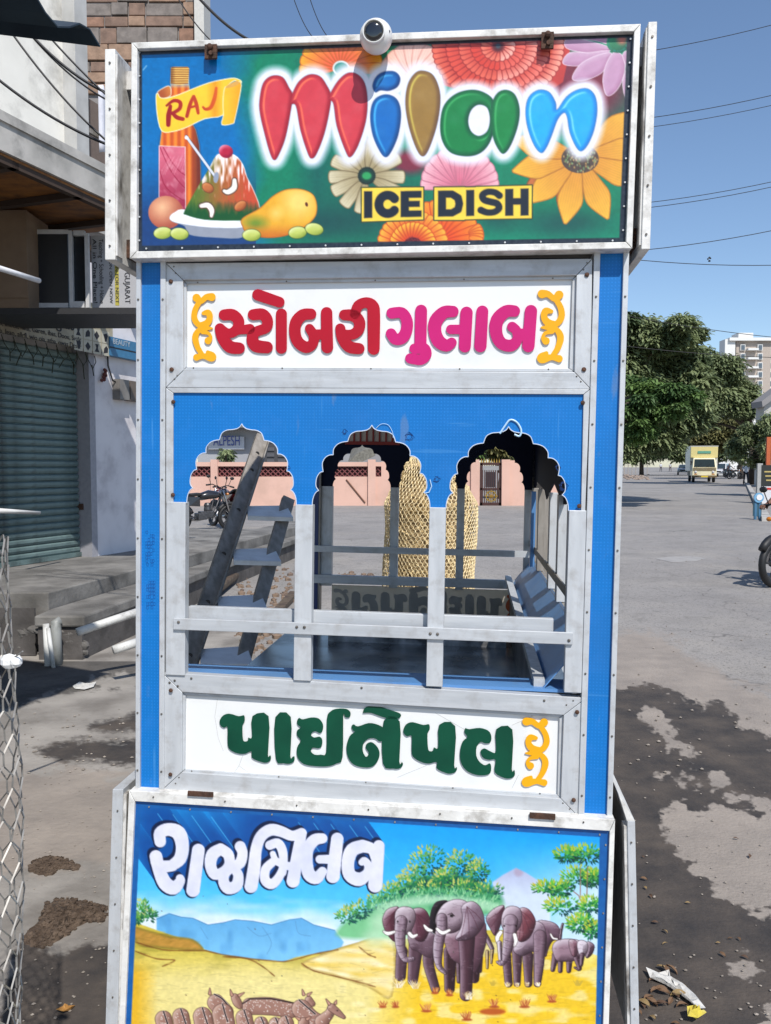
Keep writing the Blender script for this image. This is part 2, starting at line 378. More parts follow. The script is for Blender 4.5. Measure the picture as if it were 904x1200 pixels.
# ------------------------------------------------------------------ hand-painted pictures (flat enamel on the boards)
class Canvas:
    def __init__(s, x0, y0, x1, y1, S=2.0, base=(0, 0, 0)):
        s.x0, s.y0, s.S = x0, y0, S; s.w = int((x1 - x0) * S); s.h = int((y1 - y0) * S)
        s.img = np.zeros((s.h, s.w, 3)); s.img[:] = base; s.names = {}; s.ids = np.zeros((s.h, s.w), np.int16)
        s.X, s.Y = np.meshgrid(x0 + (np.arange(s.w) + .5) / S, y0 + (np.arange(s.h) + .5) / S)
    def nid(s, name): k = len(s.names); s.names[k] = name; return k
    def win(s, b, pad):
        i0 = max(0, int((b[0] - pad - s.x0) * s.S)); i1 = min(s.w, int((b[2] + pad - s.x0) * s.S) + 1)
        j0 = max(0, int((b[1] - pad - s.y0) * s.S)); j1 = min(s.h, int((b[3] + pad - s.y0) * s.S) + 1)
        return (slice(j0, j1), slice(i0, i1)) if i1 > i0 + 1 and j1 > j0 + 1 else None
    def put(s, wn, a, col, id=None):
        a = np.clip(a, 0, 1)
        s.img[wn] = s.img[wn] * (1 - a[..., None]) + np.asarray(col, float) * a[..., None]
        if id is not None: s.ids[wn] = np.where(a > .5, id, s.ids[wn])
    def fill(s, shape, col, id=None, grow=0, soft=.5, alpha=1.0, clip=None):
        wn = s.win(bounds(shape), grow + soft * 2 + 2)
        if wn is None: return
        X, Y = s.X[wn], s.Y[wn]; D = sd_any(shape, X, Y) - grow; a = alpha * np.clip(.5 - D / (2 * soft), 0, 1)
        if clip is not None: a = a * np.clip(.5 - sd_any(clip, X, Y), 0, 1)
        s.put(wn, a, col(X, Y, D) if callable(col) else col, id)
    def line(s, pts, col, r=.5, alpha=1, soft=.4):
        s.fill(('strokes', [[(p[0], p[1], r) if len(p) < 3 else p for p in pts]]), col, None, 0, soft, alpha)
    def all(s, col, id=None): s.put((slice(0, s.h), slice(0, s.w)), np.ones((s.h, s.w)), col(s.X, s.Y, None) if callable(col) else col, id)
    def sample(s, u, v):
        x = (u - s.x0) * s.S - .5; y = (v - s.y0) * s.S - .5
        xi = np.clip(np.floor(x).astype(int), 0, s.w - 2); yi = np.clip(np.floor(y).astype(int), 0, s.h - 2)
        fx = np.clip(x - xi, 0, 1)[..., None]; fy = np.clip(y - yi, 0, 1)[..., None]; I = s.img
        return (I[yi, xi] * (1 - fx) + I[yi, xi + 1] * fx) * (1 - fy) + (I[yi + 1, xi] * (1 - fx) + I[yi + 1, xi + 1] * fx) * fy
    def ids_at(s, u, v):
        return s.ids[np.clip(((v - s.y0) * s.S).astype(int), 0, s.h - 1), np.clip(((u - s.x0) * s.S).astype(int), 0, s.w - 1)]
def mixc(a, b, t): t = np.clip(t, 0, 1)[..., None]; return np.asarray(a, float) * (1 - t) + np.asarray(b, float) * t
def grad(D):
    gy, gx = np.gradient(D); n = np.hypot(gx, gy) + 1e-9; return gx / n, gy / n
def bulge(dark, light, L=(-.6, -.8), w=6, base=None, bias=0):
    base = base if base is not None else tuple((a + b) / 2 for a, b in zip(dark, light))
    def f(X, Y, D):
        if D.shape[0] < 3 or D.shape[1] < 3: return np.broadcast_to(np.asarray(base, float), X.shape + (3,))
        gx, gy = grad(D); q = (gx * L[0] + gy * L[1]) * (1 - np.clip(-D / w, 0, 1)) + bias
        c = mixc(base, light, np.clip(q, 0, 1)); return mixc(c, dark, np.clip(-q, 0, 1))
    return f
def vgrad(a, b, y0, y1): return lambda X, Y, D: mixc(a, b, (Y - y0) / (y1 - y0))
def lgrad(a, b, p, q):
    dx, dy = q[0] - p[0], q[1] - p[1]; L = dx * dx + dy * dy
    return lambda X, Y, D: mixc(a, b, ((X - p[0]) * dx + (Y - p[1]) * dy) / L)
def ell(cx, cy, rx, ry, rot=0, n=28):
    c, s_ = math.cos(rot), math.sin(rot)
    return POLY([(cx + rx * math.cos(t) * c - ry * math.sin(t) * s_, cy + rx * math.cos(t) * s_ + ry * math.sin(t) * c) for t in [2 * math.pi * i / n for i in range(n)]])
def petal(cx, cy, ang, r0, r1, w, tip=.72, sharp=.3):
    c, s_ = math.cos(ang), math.sin(ang); L = r1 - r0
    P = [(r0, -w * .18), (r0 + L * .35, -w * .42), (r0 + L * tip, -w * .5), (r1 - L * .04, -w * sharp * .5), (r1, 0), (r1 - L * .04, w * sharp * .5), (r0 + L * tip, w * .5), (r0 + L * .35, w * .42), (r0, w * .18)]
    return POLY(cr([(cx + x * c - y * s_, cy + x * s_ + y * c) for x, y in P], 4))
def flower(C, cx, cy, angs, r0, r1, w, inner, outer, edge, id, tip=.72, sharp=.3, jit=0, groove=None):
    for k, a in enumerate(angs):
        a = math.radians(a + random.uniform(-jit, jit)); p = petal(cx, cy, a, r0, r1, w, tip, sharp)
        C.fill(p, edge, id, grow=.5, soft=.5)
        def col(X, Y, D, a=a):
            r = np.hypot(X - cx, Y - cy); t = np.clip((r - r0) / (r1 - r0), 0, 1) ** 1.3; c = mixc(inner, outer, t)
            c = mixc(edge, c, np.clip(-D / 2.2 + .25, 0, 1))
            lat = (-(X - cx) * math.sin(a) + (Y - cy) * math.cos(a)); return c * (1 + .05 * np.sin(lat * 2.2) * .5)[..., None]
        C.fill(p, col, id, soft=.5)
        if groove: C.line([(cx + r0 * math.cos(a), cy + r0 * math.sin(a)), (cx + (r0 + (r1 - r0) * .75) * math.cos(a), cy + (r0 + (r1 - r0) * .75) * math.sin(a))], groove, .25, .35)
def bez_oval(pts): return POLY(cr(pts, 6))

def paint_sign():
    C = Canvas(152, 28, 762, 306, 2.0); C.nid('painted_background'); nf = lambda: C.nid('painted_flower')
    def bgc(X, Y, D):
        n = vnoise(X, Y, 26, 1); n2 = vnoise(X, Y, 60, 2); n3 = vnoise(X, Y, 3, 3)
        c = mixc((8, 112, 182), (16, 128, 92), (X - 268 + 30 * (n - .5) - (Y - 160) * .05) / 46)
        c = mixc(c, (24, 62, 120), np.where(X < 300, (Y - 195 + 30 * (n2 - .5)) / 50, 0))
        c = mixc(c, (18, 74, 82), np.clip((.62 - np.abs(X - 372) / 50) * 1.1, 0, 1) * np.clip((150 - np.abs(Y - 150)) / 100, 0, 1) * .8)
        c = mixc(c, (120, 40, 58), np.clip(1.3 - np.hypot((X - 660) / 80, (Y - 105) / 45), 0, 1) * 1.6)
        c = mixc(c, (140, 44, 62), np.clip(1.2 - np.hypot((X - 480) / 26, (Y - 190) / 16), 0, 1) * 1.5)
        c = mixc(c, (12, 140, 102), np.where(X > 540, (Y - 250 + 20 * (n - .5)) / 18, 0))
        return c * (1 + .07 * (n3 - .5))[..., None]
    C.all(bgc, 0)
    # dark puffs behind the flowers
    for cx, cy, rx, ry in ((440, 238, 55, 40), (660, 262, 60, 18), (580, 250, 25, 22), (380, 262, 60, 20)):
        wn = C.win((cx - rx * 2, cy - ry * 2, cx + rx * 2, cy + ry * 2), 2); X, Y = C.X[wn], C.Y[wn]
        C.put(wn, .65 * np.exp(-((X - cx) / rx) ** 2 - ((Y - cy) / ry) ** 2), (24, 60, 66))
    # orange daisy, top left of the letters
    FI = nf()
    flower(C, 400, 80, range(178, 365, 14), 9, 49, 13, (236, 96, 66), (250, 178, 40), (196, 96, 30), FI, tip=.8, sharp=.8)
    C.fill(ell(400, 80, 10, 9), (226, 236, 236), FI); C.fill(ell(400, 80, 8, 7), (70, 150, 140), FI)
    # peach flower behind the white glow
    FI = nf()
    flower(C, 486, 92, range(190, 360, 18), 6, 42, 16, (250, 214, 200), (246, 196, 180), (214, 150, 136), FI, tip=.8, sharp=.8)
    # red-orange dahlia
    FI = nf()
    C.fill(('poly', [(512, 40), (664, 36), (668, 60), (660, 96), (640, 110), (560, 112), (520, 100), (514, 60)]), (196, 60, 52), FI)
    for r, n_, l in ((74, 62, (246, 160, 140)), (58, 50, (238, 120, 104)), (43, 40, (244, 150, 134)), (29, 28, (232, 100, 84)), (17, 18, (248, 176, 160))):
        for k in range(n_):
            a = 2 * math.pi * k / n_ + r; x, y = 584 + (r + 0) * math.cos(a), 54 + r * .86 * math.sin(a)
            if y < 36 or x > 672: continue
            lt = l if x > 585 else tuple(q * f for q, f in zip(l, (.95, .68, .6)))
            x2, y2 = 584 + (r - 15) * math.cos(a), 54 + (r - 15) * .86 * math.sin(a)
            C.fill(('strokes', [[(x, y, 4.2), (x2, y2, 2.4)]]), (150, 38, 34), FI, soft=.5)
            C.fill(('strokes', [[(x, y, 3.3), (x2, y2, 1.5)]]), lgrad((206, 66, 52), lt, (x2, y2), (x, y)), FI, soft=.6)
    C.fill(ell(584, 55, 7, 6), (90, 30, 34), FI, soft=2); C.fill(ell(584, 54, 3, 3), (60, 70, 80), FI, soft=1)
    # mauve flower top right
    FI = nf()
    for pts in ([(716, 56), (690, 48), (666, 44), (664, 56), (690, 62), (712, 60)], [(714, 60), (690, 62), (668, 62), (660, 74), (676, 77), (700, 72)],
                [(716, 62), (698, 66), (680, 76), (671, 92), (684, 94), (704, 86), (714, 72)], [(719, 62), (710, 78), (707, 96), (712, 112), (724, 104), (732, 84), (730, 66)],
                [(730, 64), (734, 80), (730, 96), (733, 114), (737, 116), (738, 64)], [(722, 54), (735, 46), (738, 40), (714, 40), (664, 42), (700, 48)]):
        p = POLY(cr(pts, 5)); C.fill(p, (246, 232, 240), FI, grow=.6); C.fill(p, bulge((168, 110, 146), (214, 184, 206), (-.4, -.6), 6, (198, 152, 184)), FI)
    C.fill(ell(724, 50, 13, 12), bulge((16, 80, 60), (70, 170, 110), w=9), FI); C.fill(ell(729, 46, 6, 6), (190, 110, 90), FI, soft=3)
    for _ in range(40): a = random.random() * 6.3; C.fill(ell(724 + 11 * math.cos(a), 50 + 10 * math.sin(a), .9, .9, n=6), (20, 130, 110), FI)
    # yellow gerbera at the right
    FI = nf()
    for a in (110, 60, 152, 20): flower(C, 679, 186, [a], 14, 66 if a in (110, 60) else 72, 20, (150, 70, 40), (208, 120, 60), (130, 66, 30), FI, tip=.7, sharp=.15)
    for a in (-38, -8, 22, 65, 102, 138, 168, 195): flower(C, 679, 184, [a], 14, 80 if a > -20 else 88, 29, (222, 150, 52), (246, 190, 62), (168, 104, 34), FI, tip=.62, sharp=.22)
    C.fill(ell(680, 186, 22, 17), (86, 70, 60), FI)
    for k in range(140):
        a = random.random() * 6.3; q = random.random() ** .5; C.fill(ell(680 + 20 * q * math.cos(a), 186 + 16 * q * math.sin(a), .9, 1.4, n=6), random.choice([(110, 140, 90), (150, 160, 120), (60, 60, 50), (186, 150, 90)]), FI)
    # beige daisy
    FI = nf()
    flower(C, 430, 206, [205, 178, 232, 255, 280, 305, 330, 2, 155, 128, 100, -12 + 40], 9, 45, 15, (168, 152, 112), (222, 212, 178), (120, 104, 70), FI, tip=.82, sharp=.85, groove=(140, 126, 90))
    C.fill(ell(430, 206, 10, 10), (26, 60, 46), FI, soft=1.4); C.fill(ell(430, 206, 5.5, 4.5), (50, 160, 90), FI, soft=1.2)
    for k in range(26): a = k * .242; C.fill(ell(430 + 9.4 * math.cos(a), 206 + 9.4 * math.sin(a), 1, 1, n=6), (24, 30, 26), FI)
    # pink flower
    FI = nf()
    flower(C, 539, 217, [182, 358, 196, 344, 210, 330, 226, 314, 242, 298, 258, 282, 270], 2, 46, 13.5, (214, 110, 134), (246, 190, 200), (190, 110, 130), FI, tip=.84, sharp=.85, groove=(190, 80, 110))
    # orange flowers along the bottom edge
    FI = nf()
    flower(C, 515, 284, range(185, 360, 13), 8, 50, 12, (226, 70, 20), (250, 156, 40), (190, 62, 16), FI, tip=.85, sharp=.8)
    flower(C, 545, 276, [-28, -16, -4, 8, 20], 6, 22, 10, (240, 130, 40), (250, 160, 50), (200, 80, 20), FI, tip=.8, sharp=.7)
    flower(C, 484, 288, range(182, 360, 11), 14, 42, 9, (222, 70, 24), (250, 190, 60), (206, 80, 20), FI, tip=.85, sharp=.7)
    flower(C, 484, 288, range(176, 366, 12), 8, 28, 8, (214, 54, 20), (252, 204, 60), (200, 70, 20), FI, tip=.85, sharp=.7)
    C.fill(ell(484, 287, 11, 9), (92, 24, 30), FI)
    for k in range(60): a = random.random() * 6.3; q = random.random(); C.fill(ell(484 + 10 * q * math.cos(a), 286 + 9 * q * math.sin(a), .7, .7, n=6), (140, 50, 50), FI)
    # --- the word milan: white glow, then swelling letters
    K = T(290, 60, 4); N_ = T(500, 60, 4)
    m = ('union', [POLY(cr(K(q), 5)) for q in (
        [(58, 230), (75, 150), (115, 116), (165, 122), (195, 170), (212, 205), (205, 270), (180, 400), (150, 480), (128, 510), (108, 480), (80, 380), (60, 290)],
        [(205, 215), (240, 145), (290, 110), (340, 118), (372, 160), (392, 208), (385, 280), (360, 390), (325, 480), (303, 502), (285, 480), (250, 370), (228, 255), (200, 250)],
        [(385, 205), (425, 140), (470, 103), (515, 108), (550, 150), (563, 230), (555, 330), (520, 440), (485, 495), (462, 470), (420, 350), (402, 240), (370, 235)])])
    i1 = bez_oval(K([(648, 203), (700, 225), (720, 290), (708, 390), (675, 470), (648, 496), (620, 465), (588, 390), (577, 300), (595, 230)]))
    i2 = bez_oval(K([(600, 192), (588, 160), (605, 120), (640, 97), (690, 96), (716, 125), (705, 165), (665, 185), (625, 183)]))
    l_ = bez_oval(K([(822, 92), (870, 112), (900, 180), (903, 260), (885, 360), (850, 460), (823, 492), (795, 460), (760, 360), (742, 250), (752, 160), (785, 105)]))
    a_o = bez_oval(N_([(65, 345), (80, 260), (130, 205), (200, 182), (265, 192), (315, 235), (320, 330), (300, 420), (255, 475), (190, 492), (115, 475), (75, 420)]))
    a_i = bez_oval(N_([(195, 325), (210, 275), (245, 250), (285, 265), (298, 320), (285, 375), (245, 398), (208, 375)]))
    a_s = bez_oval(N_([(310, 240), (335, 195), (375, 182), (415, 205), (436, 270), (428, 350), (395, 440), (362, 480), (335, 455), (312, 400), (303, 320)]))
    n_ = POLY(cr(N_([(465, 280), (480, 215), (525, 182), (575, 192), (605, 240), (612, 275), (655, 215), (705, 182), (755, 176), (790, 210), (800, 280), (785, 370), (755, 440), (725, 468), (700, 445), (672, 380), (660, 310), (645, 288), (615, 320), (585, 400), (560, 455), (537, 476), (505, 440), (475, 360)]), 4))
    letters = [(m, (214, 62, 72), (150, 20, 36), (255, 118, 84)), (i1, (20, 108, 190), (10, 62, 120), (70, 180, 240)), (i2, (20, 110, 190), (8, 50, 110), (80, 180, 240)),
               (l_, (156, 120, 54), (108, 76, 50), (212, 190, 84)), (('sub', [a_o, a_i]), (16, 128, 62), (10, 78, 50), (60, 170, 92)), (a_s, (16, 132, 62), (10, 78, 50), (60, 170, 92)), (n_, (30, 172, 244), (20, 120, 208), (120, 220, 255))]
    glow = ('union', [q[0] for q in letters] + [a_o])
    C.fill(glow, (236, 238, 250), C.nid('painted_glow'), grow=10, soft=4.5)
    for sh, base, dark, hi in letters:
        LI = C.nid('painted_letter')
        C.fill(sh, (60, 60, 80), LI, grow=.6, alpha=.5)
        def col(X, Y, D, base=base, dark=dark, hi=hi):
            gx, gy = grad(D); d = -D; lt = gx * (-.85) + gy * (-.5)
            c = mixc(tuple(.5 * (p + q) for p, q in zip(base, dark)), base, np.clip(d / 5 - .3, 0, 1))
            c = mixc(c, dark, np.clip(-lt, 0, 1) * np.clip(1 - d / 5, 0, 1) * .9)
            c = mixc(c, hi, np.clip(lt * 1.2, 0, 1) * np.exp(-((d - 5) / 1.3) ** 2)); return mixc(c, (255, 255, 255), np.clip((vnoise(X, Y, 14, 9) - .4), 0, 1) * .10 * np.clip(d / 8, 0, 1))
        C.fill(sh, col, LI)
    # --- ICE DISH
    Q = T(370, 160, 4); H = T(520, 35, 4)
    def P(q, f): return ('poly', f(q))
    def ring(cx, cy, rx, ry, w_, a0, a1, f):
        st = [(cx + rx * math.cos(math.radians(a)), cy + ry * math.sin(math.radians(a)), w_) for a in np.linspace(a0, a1, 24)]; return ('strokes', [f(st)])
    words = [P([(228, 257), (265, 257), (265, 380), (228, 382)], Q), ring(338, 318, 41, 43, 20, 40, 322, Q),
             ('union', [P([(400, 257), (437, 256), (437, 376), (400, 377)], Q), P([(420, 256), (496, 255), (496, 286), (420, 287)], Q), P([(420, 303), (488, 302), (488, 329), (420, 330)], Q), P([(420, 348), (496, 347), (496, 375), (420, 377)], Q)]),
             ('union', [P([(575, 255), (611, 254), (611, 374), (575, 375)], Q), ('strokes', [Q([(600, 270, 16), (640, 270, 16), (668, 288, 17), (674, 315, 17), (668, 342, 17), (640, 358, 16), (600, 358, 16)])])]),
             P([(707, 252), (743, 251), (743, 371), (707, 372)], Q),
             ('strokes', [smooth_stroke(H([(262, 777, 15), (240, 762, 14), (205, 760, 14), (183, 775, 15), (190, 796, 15), (220, 806, 15), (250, 814, 15), (260, 835, 15), (240, 853, 14), (205, 856, 14), (175, 845, 15)]))]),
             ('union', [P([(290, 747), (326, 746), (326, 870), (290, 871)], H), P([(362, 745), (398, 744), (398, 869), (362, 870)], H), P([(310, 790), (380, 789), (380, 818), (310, 819)], H)])]
    W1 = ('union', words[:3]); W2 = ('union', words[3:])
    boxes = ('union', [P([(216, 240), (506, 237), (506, 390), (216, 400)], Q), P([(556, 238), (700, 236), (700, 392), (556, 392)], Q), P([(690, 238), (900, 234), (900, 385), (690, 390)], Q), P([(150, 735), (415, 728), (414, 884), (150, 888)], H)])
    bi_ = C.nid('painted_word_ground'); C.fill(boxes, (52, 66, 40), bi_, grow=1.1); C.fill(boxes, (252, 216, 70), bi_, grow=-.3)
    C.fill(('union', [W1, W2]), (120, 104, 50), bi_, grow=.8, alpha=.5)
    for w_ in words: C.fill(w_, (26, 32, 42), C.nid('painted_letter'))
    # --- bottle
    B = T(165, 60, 4); BI = C.nid('painted_bottle')
    bottle = POLY(B([(142, 75), (225, 75), (228, 150), (232, 175), (240, 330), (262, 370), (278, 440), (284, 540), (286, 700), (280, 800), (95, 800), (86, 700), (86, 450), (96, 375), (120, 330), (140, 180), (138, 150)]))
    def bc(X, Y, D):
        c = mixc((206, 84, 22), (250, 140, 40), .5 + .5 * np.sin((X - 187) * .75)); c = mixc(c, (120, 44, 16), np.clip((X - 222) / 10, 0, 1)); c = mixc(c, (60, 150, 190), np.clip(1 - (-D) / 1.5, 0, 1)); return mixc(c, (150, 214, 240), (104 - Y) / 8)
    C.fill(bottle, (20, 70, 130), BI, grow=.7); C.fill(bottle, bc, BI)
    cap = POLY(B([(142, 78), (150, 73), (220, 73), (228, 80), (224, 152), (182, 158), (140, 152)]))
    C.fill(cap, lambda X, Y, D: mixc(mixc((250, 206, 110), (150, 84, 20), np.clip(.5 + .6 * np.sin(Y * 2.4), 0, 1)), (96, 50, 14), np.clip(-(X - 206) / 8, 0, .6)), BI)
    lab = ('poly', B([(88, 445), (208, 450), (210, 752), (88, 740)])); C.fill(lab, (240, 236, 240), BI, grow=.7)
    C.fill(lab, lambda X, Y, D: mixc(mixc((222, 110, 132), (160, 40, 70), (Y - 180) / 60), (240, 170, 180), np.clip(vnoise(X + Y * .5, Y - X, 5, BI) - .5, 0, 1)), BI)
    for st in ([(92, 452), (130, 540), (170, 600), (206, 640)], [(106, 450), (140, 510), (180, 560), (208, 580)], [(90, 560), (120, 640), (200, 700)]): C.line(smooth_stroke(B(st)), (150, 20, 50), .4)
    for k in range(14): C.line(B([(100 + k * 7, 560 + 20 * math.sin(k)), (130 + k * 6, 500 + 10 * math.cos(k * 2))]), (236, 150, 166), .35, .6)
    # --- banner
    NI = C.nid('painted_banner')
    bn = POLY(cr(B([(80, 200), (74, 215), (80, 300), (100, 372), (150, 375), (215, 355), (300, 315), (385, 298), (388, 230), (396, 175), (440, 135), (465, 150), (470, 140), (440, 128), (395, 133), (320, 150), (240, 180), (180, 205), (120, 222), (90, 218)]), 3))
    bk = POLY(cr(B([(80, 195), (100, 178), (135, 165), (140, 205), (110, 220), (84, 218)]), 4))
    C.fill(bk, (252, 244, 220), NI, grow=.8); C.fill(bk, lgrad((176, 84, 34), (216, 130, 56), (190, 110), (200, 105)), NI)
    tl = POLY(cr(B([(395, 175), (415, 165), (468, 145), (462, 215), (440, 320), (430, 338), (382, 343), (390, 300), (388, 240)]), 3))
    C.fill(bn, (255, 250, 220), NI, grow=.9); C.fill(bn, lambda X, Y, D: mixc((252, 206, 46), (236, 160, 20), np.clip(1 - np.abs(X - 252) / 10, 0, 1)), NI)
    C.fill(tl, (255, 250, 220), NI, grow=.8); C.fill(tl, lgrad((250, 196, 40), (240, 170, 24), (266, 130), (280, 130)), NI)
    C.fill(POLY(cr(B([(398, 172), (410, 158), (450, 138), (462, 150), (440, 165), (412, 172)]), 3)), (226, 170, 80), NI)
    rj = ('strokes', [smooth_stroke(B(q)) for q in ([(140, 258, 8), (132, 300, 12), (130, 345, 10)], [(122, 255, 5), (155, 232, 8), (185, 240, 9), (182, 270, 9), (148, 292, 8)], [(150, 290, 8), (170, 310, 10), (198, 318, 9)],
        [(248, 212, 7), (232, 250, 9), (217, 305, 8)], [(250, 212, 7), (262, 250, 9), (270, 290, 7)], [(222, 268, 5), (262, 255, 6)], [(355, 172, 6), (348, 215, 9), (330, 262, 9), (305, 272, 7), (293, 262, 5)])])
    C.fill(rj, lgrad((150, 16, 20), (226, 96, 20), (190, 130), (258, 115)), NI)
    AP, DI, MI = C.nid('painted_apricot'), C.nid('painted_ice_dish'), C.nid('painted_mango')
    # --- apricot, ice dish, plate, mango, grapes
    C.fill(ell(194.5, 249, 20.5, 19.5), lambda X, Y, D: mixc((250, 196, 150), (176, 84, 60), np.hypot(X - 190, Y - 243) / 24), AP)
    pl = POLY(cr(B([(136, 780), (160, 758), (240, 745), (480, 780), (485, 870), (340, 873), (230, 860), (205, 820), (150, 800)]), 4))
    C.fill(pl, (150, 156, 170), DI); C.fill(POLY(cr(B([(136, 778), (160, 755), (220, 742), (480, 785), (480, 825), (330, 826), (210, 812), (150, 797)]), 4)), (246, 248, 252), DI)
    ice = POLY(cr(B([(375, 480), (440, 485), (480, 530), (500, 590), (530, 650), (560, 735), (540, 790), (440, 795), (300, 790), (215, 768), (205, 750), (260, 650), (320, 550), (350, 495)]), 3))
    def ic(X, Y, D):
        n = vnoise(X * 3, Y * .6, 6, 12); a = (X - 262) / (40 + .5 * (Y - 180)); c = mixc((150, 120, 44), (206, 76, 40), np.clip(a + .5 + .5 * (n - .5), 0, 1)); c = mixc(c, (60, 120, 30), np.clip(-a * 1.3, 0, 1))
        c = mixc(c, (20, 84, 30), (Y - 240 + 8 * n) / 14); c = mixc(c, (255, 240, 236), np.clip((210 - Y) / 26 + (n - .45) * 2.2, 0, 1) * np.clip((246 - Y) / 22, 0, 1)); return mixc(c, (255, 250, 250), np.clip(D / 1.5 + 1, 0, 1) * np.clip(a * 2, 0, 1))
    C.fill(ice, ic, DI)
    C.fill(ell(265, 177.5, 8.5, 7.6, .5), bulge((120, 10, 40), (250, 160, 180), w=5, base=(190, 30, 60)), DI)
    C.line(B([(215, 400), (350, 590)]), (50, 60, 80), 2.0, .6); C.line(B([(214, 400), (350, 588)]), (224, 228, 240), 1.4); C.fill(ell(219, 161.5, 2.4, 2), (240, 240, 250), DI)
    C.fill(ell(253.5, 208, 3, 6.5, .15), (150, 160, 180), DI)
    for q in ([(315, 640), 28, 20, .6], [(468, 725), 30, 20, -.6]): c_ = B([q[0]])[0]; C.fill(ell(*c_, q[1] / 4, q[2] / 4, q[3]), (110, 46, 16), DI, grow=.6); C.fill(ell(*c_, q[1] / 4, q[2] / 4, q[3]), bulge((140, 70, 26), (226, 150, 90), w=4, base=(196, 112, 54)), DI)
    for q in ([(440, 605, 9), (438, 640, 13), (410, 660, 11), (392, 655, 7)], [(285, 725, 9), (315, 722, 12), (333, 745, 12), (332, 772, 7)]): st = ('strokes', [smooth_stroke(B(q))]); C.fill(st, (90, 60, 40), DI, grow=1.2); C.fill(st, (250, 244, 236), DI)
    mg = POLY(cr(B([(477, 785), (560, 735), (620, 680), (680, 650), (750, 647), (805, 670), (825, 715), (820, 770), (780, 815), (720, 850), (650, 870), (570, 872), (500, 850), (480, 825)]), DI))
    def mc(X, Y, D):
        c = mixc((236, 174, 40), (250, 216, 112), np.clip(1.3 - np.hypot(X - 350, Y - 236) / 22, 0, 1)); c = mixc(c, (250, 222, 130), np.clip(1.0 - np.hypot(X - 324, Y - 250) / 12, 0, 1) * .7)
        c = mixc(c, (120, 146, 40), np.clip(1.2 - np.hypot((X - 300) / 16, (Y - 262) / 10), 0, 1)); return mixc(c, (206, 110, 20), np.clip((Y - 262) / 16, 0, .8) + np.clip(1 + D / 2, 0, 1) * .5)
    C.fill(mg, (150, 84, 20), MI, grow=.5); C.fill(mg, mc, MI); C.fill(ell(359.5, 239.5, 1.6, 2.6, -.3), (96, 40, 16), MI)
    for gx, gy, a in ((191, 273, -.1), (210.5, 274, .1), (295, 275.5, 0), (349, 272.5, -.1), (368.5, 268.5, .15)):
        GI = C.nid('painted_grape'); C.fill(ell(gx, gy, 10.5, 6.8, a), (60, 80, 30), GI, grow=.6); C.fill(ell(gx, gy, 10.5, 6.8, a), bulge((140, 160, 50), (232, 240, 170), w=6, base=(196, 208, 100)), GI)
    # border
    inner = ('poly', [(166.7, 64.5), (735, 44), (726, 278.6), (166.7, 288)])
    D = sd_any(inner, C.X, C.Y); n = vnoise(C.X, C.Y, 2.5, DI)
    C.put((slice(0, C.h), slice(0, C.w)), np.clip(.5 + D / .9, 0, 1), mixc((20, 28, 42), (44, 52, 62), n), 0)
    C.line([(168, 82), (172, 77)], (120, 180, 220), .6)
    return C

